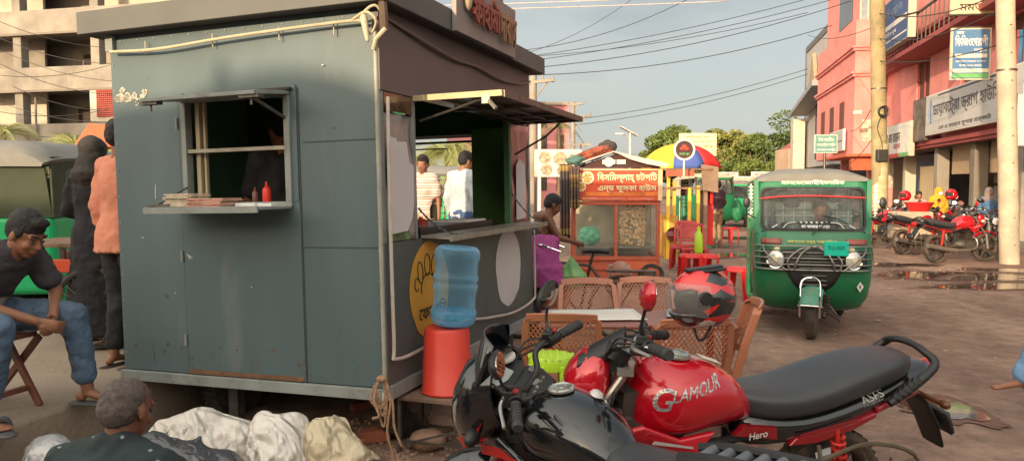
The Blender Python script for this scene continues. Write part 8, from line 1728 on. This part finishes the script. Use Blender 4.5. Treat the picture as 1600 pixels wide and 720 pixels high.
# pots inside
mb = MB(); mb.ell((-.42, .35, .76), (.13, .13, .10)); mb.build('green_bowl', M('aqua_plastic', (.05, .35, .22), .4), C_) if 0 else None
puff = M('puffed_snacks', (.85, .60, .33), .7, var=.35, scale=30)
t = thing('snack_bag', 'tall clear plastic bag packed with round puffed snacks inside the cart', 'snack bag', (CX + .30, CY + .28, .66)); r_ = random.Random(2); mb = MB()
for i in range(430):
    a = r_.random() * 2 * pi; z = r_.random() * .78; rad = .20 * (1 - .25 * abs(z - .35)) * sqrt(r_.uniform(.55, 1)); mb.ell((cos(a) * rad, sin(a) * rad, z), (r_.uniform(.018, .027),) * 3, None, 8)
mb.build('puffed_snacks', puff, t); mb = MB(); mb.loft([[V((cos(2 * pi * k / 40) * rr1 * (1 + .05 * sin(k * 3.3 + z * 9)), sin(2 * pi * k / 40) * rr1 * (1 + .05 * sin(k * 2.7)), z)) for k in range(40)] for z, rr1 in ((0, .2), (.1, .235), (.35, .245), (.6, .235), (.78, .21), (.84, .16))]); mb.build('bag_film', glassy('shiny_clear_film', (.95, .93, .88), .09, .08), t)
o = blob('plastic_bag', M('aqua_bag', (.10, .42, .28), .5, bump=.4, bscale=12), (CX - .38, CY + .3, .80), (.17, .14, .15), amp=.3, seed=3); tag(o, 'pale green bag inside the left pane of the snack cart', 'plastic bag')
wheel(C_, None, .55, .2, .2, .03); 
# cloth bundle on the cart roof & shawls
o = blob('cloth_bundle', M('rust_cloth', (.22, .06, .035), .9, var=.5, scale=6, bump=.5, bscale=14), (CX - .33, CY + .1, 2.10), (.30, .18, .10), amp=.35, freq=1.8, seed=4, R=(0, -.3, 0), crease=1.2); tag(o, 'heap of rust coloured cloth on the left slope of the cart roof', 'cloth bundle', 'cloths on the snack cart')
o = blob('cloth_bundle', M('dark_cloth', (.05, .04, .038), .9, bump=.5, bscale=14), (CX - .13, CY + .1, 2.20), (.14, .13, .10), amp=.35, freq=1.6, seed=6, crease=1.2); tag(o, 'dark cloth lump at the top of the heap on the cart roof', 'cloth bundle', 'cloths on the snack cart')
o = blob('cloth_bundle', M('teal_cloth', (.06, .13, .12), .9, bump=.5, bscale=14), (CX - .62, CY + .0, 1.98), (.15, .14, .08), amp=.35, freq=1.6, seed=7, crease=1.2); tag(o, 'teal rag at the lower left end of the cart roof', 'cloth bundle', 'cloths on the snack cart')
gamcha = banded('striped_shawl', [(0, (.12, .07, .05)), (.12, (.19, .14, .05)), (.2, (.14, .05, .03)), (.28, (.15, .12, .05)), (.42, (.18, .06, .03)), (.5, (.17, .13, .05)), (.6, (.09, .055, .05))], 'Z', 2.6, .9)
def drape(name, label, x, y, z0_, z1_, w_, m, seed, cat='shawl'):
    mb = MB(); n, k_ = 24, 16; vs = []
    for i in range(n + 1):
        for j_ in range(k_ + 1):
            u = i / n - .5; q = j_ / k_; vs.append((x + u * w_ * (1 - .1 * sin(q * 3)), y + .035 * sin(u * 21 + seed) * (.4 + q) + .01 * noise.noise(V((u * 5, q * 4, seed))), z0_ + (z1_ - z0_) * q + .02 * sin(u * 9 + seed) * q))
    mb.add(vs, [(i * (k_ + 1) + j_, (i + 1) * (k_ + 1) + j_, (i + 1) * (k_ + 1) + j_ + 1, i * (k_ + 1) + j_ + 1) for i in range(n) for j_ in range(k_)]); o = mb.build(name, m, None, smooth=180, solid=.004); return tag(o, label, cat, 'shawls hung at the snack cart corner')
drape('hanging_shawl', 'long dark shawl with yellow banded end hanging at the left corner of the snack cart', CX - .80, CY - .10, 1.93, .80, .17, banded('dark_shawl', [(0, (.06, .045, .045)), (.55, (.25, .17, .05)), (.62, (.08, .05, .04)), (.72, (.24, .17, .05)), (.8, (.10, .05, .04))], 'Z', .85, .9), 1)
drape('hanging_shawl', 'shorter checked shawl with mustard bands hanging beside the long dark one', CX - .66, CY - .15, 1.90, 1.25, .17, gamcha, 4)
# ------------------------------------------------------------------ second stall with yellow posts
sx_, sy_ = gx(1075, 16.5), 16.5
T2 = thing('food_stall', 'second wooden food stall with yellow posts and a shelf roof under the umbrella', 'stall', (sx_, sy_, 0), radians(-5)); ym = M('yellow_paint', (.62, .36, .03), .55, dirt=.25)
mb = MB()
for x, y0, zz0, zz1 in ((-.42, 0, 0, 1.9), (-.28, .1, 0, 1.7), (.02, -.1, .5, 1.55), (.22, 0, .6, 1.6)): mb.bb(x - .035, x + .035, y0 - .035, y0 + .035, zz0, zz1)
mb.build('yellow_post', ym, T2, smooth=0, bevel=.005); mb = MB(); mb.bb(-.5, -.2, .0, .9, .0, .95); mb.build('cabinet', M('stall_yellow_brown', (.40, .20, .03), .7, var=.3, dirt=.4), T2, smooth=0, bevel=.01)
mb = MB(); mb.bb(-.55, .5, -.15, 1.0, 1.93, 1.97); mb.bb(-.5, .45, -.05, .9, 1.52, 1.57); mb.bb(-.2, .4, .2, .9, .72, .78); mb.build('shelf_boards', wood, T2, smooth=0, bevel=.004)
mb = MB(); mb.prism([(.30, -.12, 1.50), (.62, -.12, 1.45), (.62, -.12, 2.0), (.25, -.12, 2.06)], (0, .02, 0)); mb.bb(.34, .42, 0, .9, 0, 1.5); mb.build('board_panel', M('greyed_board', (.20, .13, .09), .8, var=.2), T2, smooth=0)
mb = MB(); mb.bb(-.5, .1, -.2, -.16, 1.80, 1.93); mb.build('red_valance', redfr, T2, smooth=0); mb = MB(); mb.cyl((-.32, -.1, .55), (-.32, -.04, .55), .15); mb.build('steel_plate', chrome, T2); mb = MB(); mb.bb(.46, .60, .3, .9, .3, 1.5); mb.bb(.5, .56, .2, .28, 1.2, 1.6); mb.build('red_side_panel', redpl, T2, smooth=0)
t = thing('bottle', 'lime bottle-shaped container beside the dark red chair', 'bottle', gxy(1093, 13.6)); mb = MB(); mb.lathe([(.001, .40), (.07, .40), (.075, .45), (.07, .72), (.03, .80), (.035, .86), (.001, .86)], (0, 0, 0), 'z', 16); mb.build('body', limem, t); mb = MB(); mb.lathe([(.001, .0), (.06, 0), (.05, .399), (.001, .399)], (0, 0, 0), 'z', 10); mb.build('stand', redpl2, t)
# round logo sign
p = at(1069, 234, 16.0); t = thing('round_sign', 'round dark sign with pale rim and red writing standing before the umbrella', 'sign', p); mb = MB(); mb.lathe([(.42 * .92, -.03), (.43, -.03), (.43, .03), (.36, .03), (.36, -.03)][::1], (0, 0, 0), 'y', 40); mb.v = [V((q.x * .55 / .43 * .42, q.y, q.z * .42 * .55 / .43)) for q in mb.v]
mb = MB(); mb.lathe([(.185, -.03), (.225, -.03), (.225, .03), (.185, .03), (.185, -.03)], (0, 0, 0), 'y', 40); mb.build('rim', M('pale_rim', (.62, .57, .5), .5), t, smooth=50)
mb = MB(); mb.lathe([(.001, -.015), (.186, -.015), (.186, .01), (.001, .01)], (0, 0, 0), 'y', 40); mb.build('disc', M('dark_disc', (.055, .022, .022), .6), t, smooth=50)
mb = MB(); mb.ell((.0, -.018, .06), (.05, .006, .045), seg=12); mb.ell((-.05, -.018, .02), (.04, .006, .03), seg=12); mb.ell((.05, -.018, .02), (.045, .006, .035), seg=12); mb.build('red_emblem', M('emblem_red', (.5, .05, .02), .6), t); mb = MB(); text(mb, 'ফাস্ট ফুড', (0, -.02, -.09), (1, 0, 0), W, .22, .07, bold=.01); mb.build('lettering', green_ink, t, smooth=0)
mb = MB(); mb.cyl((0, 0, -.55), (0, 0, -.225), .02); mb.build('post', signw, t)
# umbrella
p = at(1063, 262, 18.5); t = thing('market_umbrella', 'large umbrella with yellow, blue and red panels over the far stall', 'umbrella', (p.x, p.y, 0), .4); cols = [(.62, .02, .02), (.66, .42, .03), (.05, .09, .30), (.66, .42, .03), (.62, .02, .02), (.05, .09, .3), (.66, .42, .03), (.05, .09, .3)]; um = [M('umbrella_%d' % i, c, .7, var=.05) for i, c in enumerate([(.62, .02, .02), (.66, .42, .03), (.05, .09, .30)])]
zt = 2.62
order = [0, 1, 2, 1, 2, 1, 2, 0]
for k in range(8):
    mb = MB(); a0, a1 = 2 * pi * k / 8, 2 * pi * (k + 1) / 8; vs = []; nn = 8
    for i in range(nn + 1):
        q = i / nn
        for j_ in range(5): a = a0 + (a1 - a0) * j_ / 4; sag = 1 - .03 * sin(pi * j_ / 4) * q; R1 = .98 * sin(q * 1.35) / sin(1.35) * sag; vs.append((R1 * cos(a), R1 * sin(a), zt - .62 * (1 - cos(q * 1.35)) / (1 - cos(1.35)) - .0 * q))
    mb.add(vs, [(i * 5 + j_, (i + 1) * 5 + j_, (i + 1) * 5 + j_ + 1, i * 5 + j_ + 1) for i in range(nn) for j_ in range(4)]); mb.build('panel', um[[0, 1, 0, 1, 1, 2, 0, 0][k]], t, smooth=180, solid=.004)
mb = MB(); mb.cyl((0, 0, 0), (0, 0, zt + .06), .02); mb.build('pole', steel, t)
# red bowl near the shops
p = at(1436, 322, 18.0); t = thing('red_bowl', 'red plastic bowl on a cream table behind the parked motorcycles', 'bowl', p); mb = MB(); mb.lathe([(.001, -.12), (.2, -.12), (.32, .08), (.34, .09), (.30, .08), (.18, -.10), (.001, -.1)], (0, 0, 0), 'z', 24); mb.build('body', redpl, t)
t = thing('small_table', 'cream covered table under the red bowl behind the parked motorcycles', 'table', (p.x - .2, p.y, 0)); mb = MB(); mb.bb(-.42, .42, -.25, .25, .35, p.z - .125); mb.build('cover', M('cream_cloth', (.35, .29, .22), .8, var=.2, scale=5), t, smooth=0, bevel=.03); mb = MB(); mb.bar((-.38, 0, 0), (-.38, 0, .35), .05); mb.bar((.38, 0, 0), (.38, 0, .35), .05); mb.build('leg', wood, t, smooth=0)
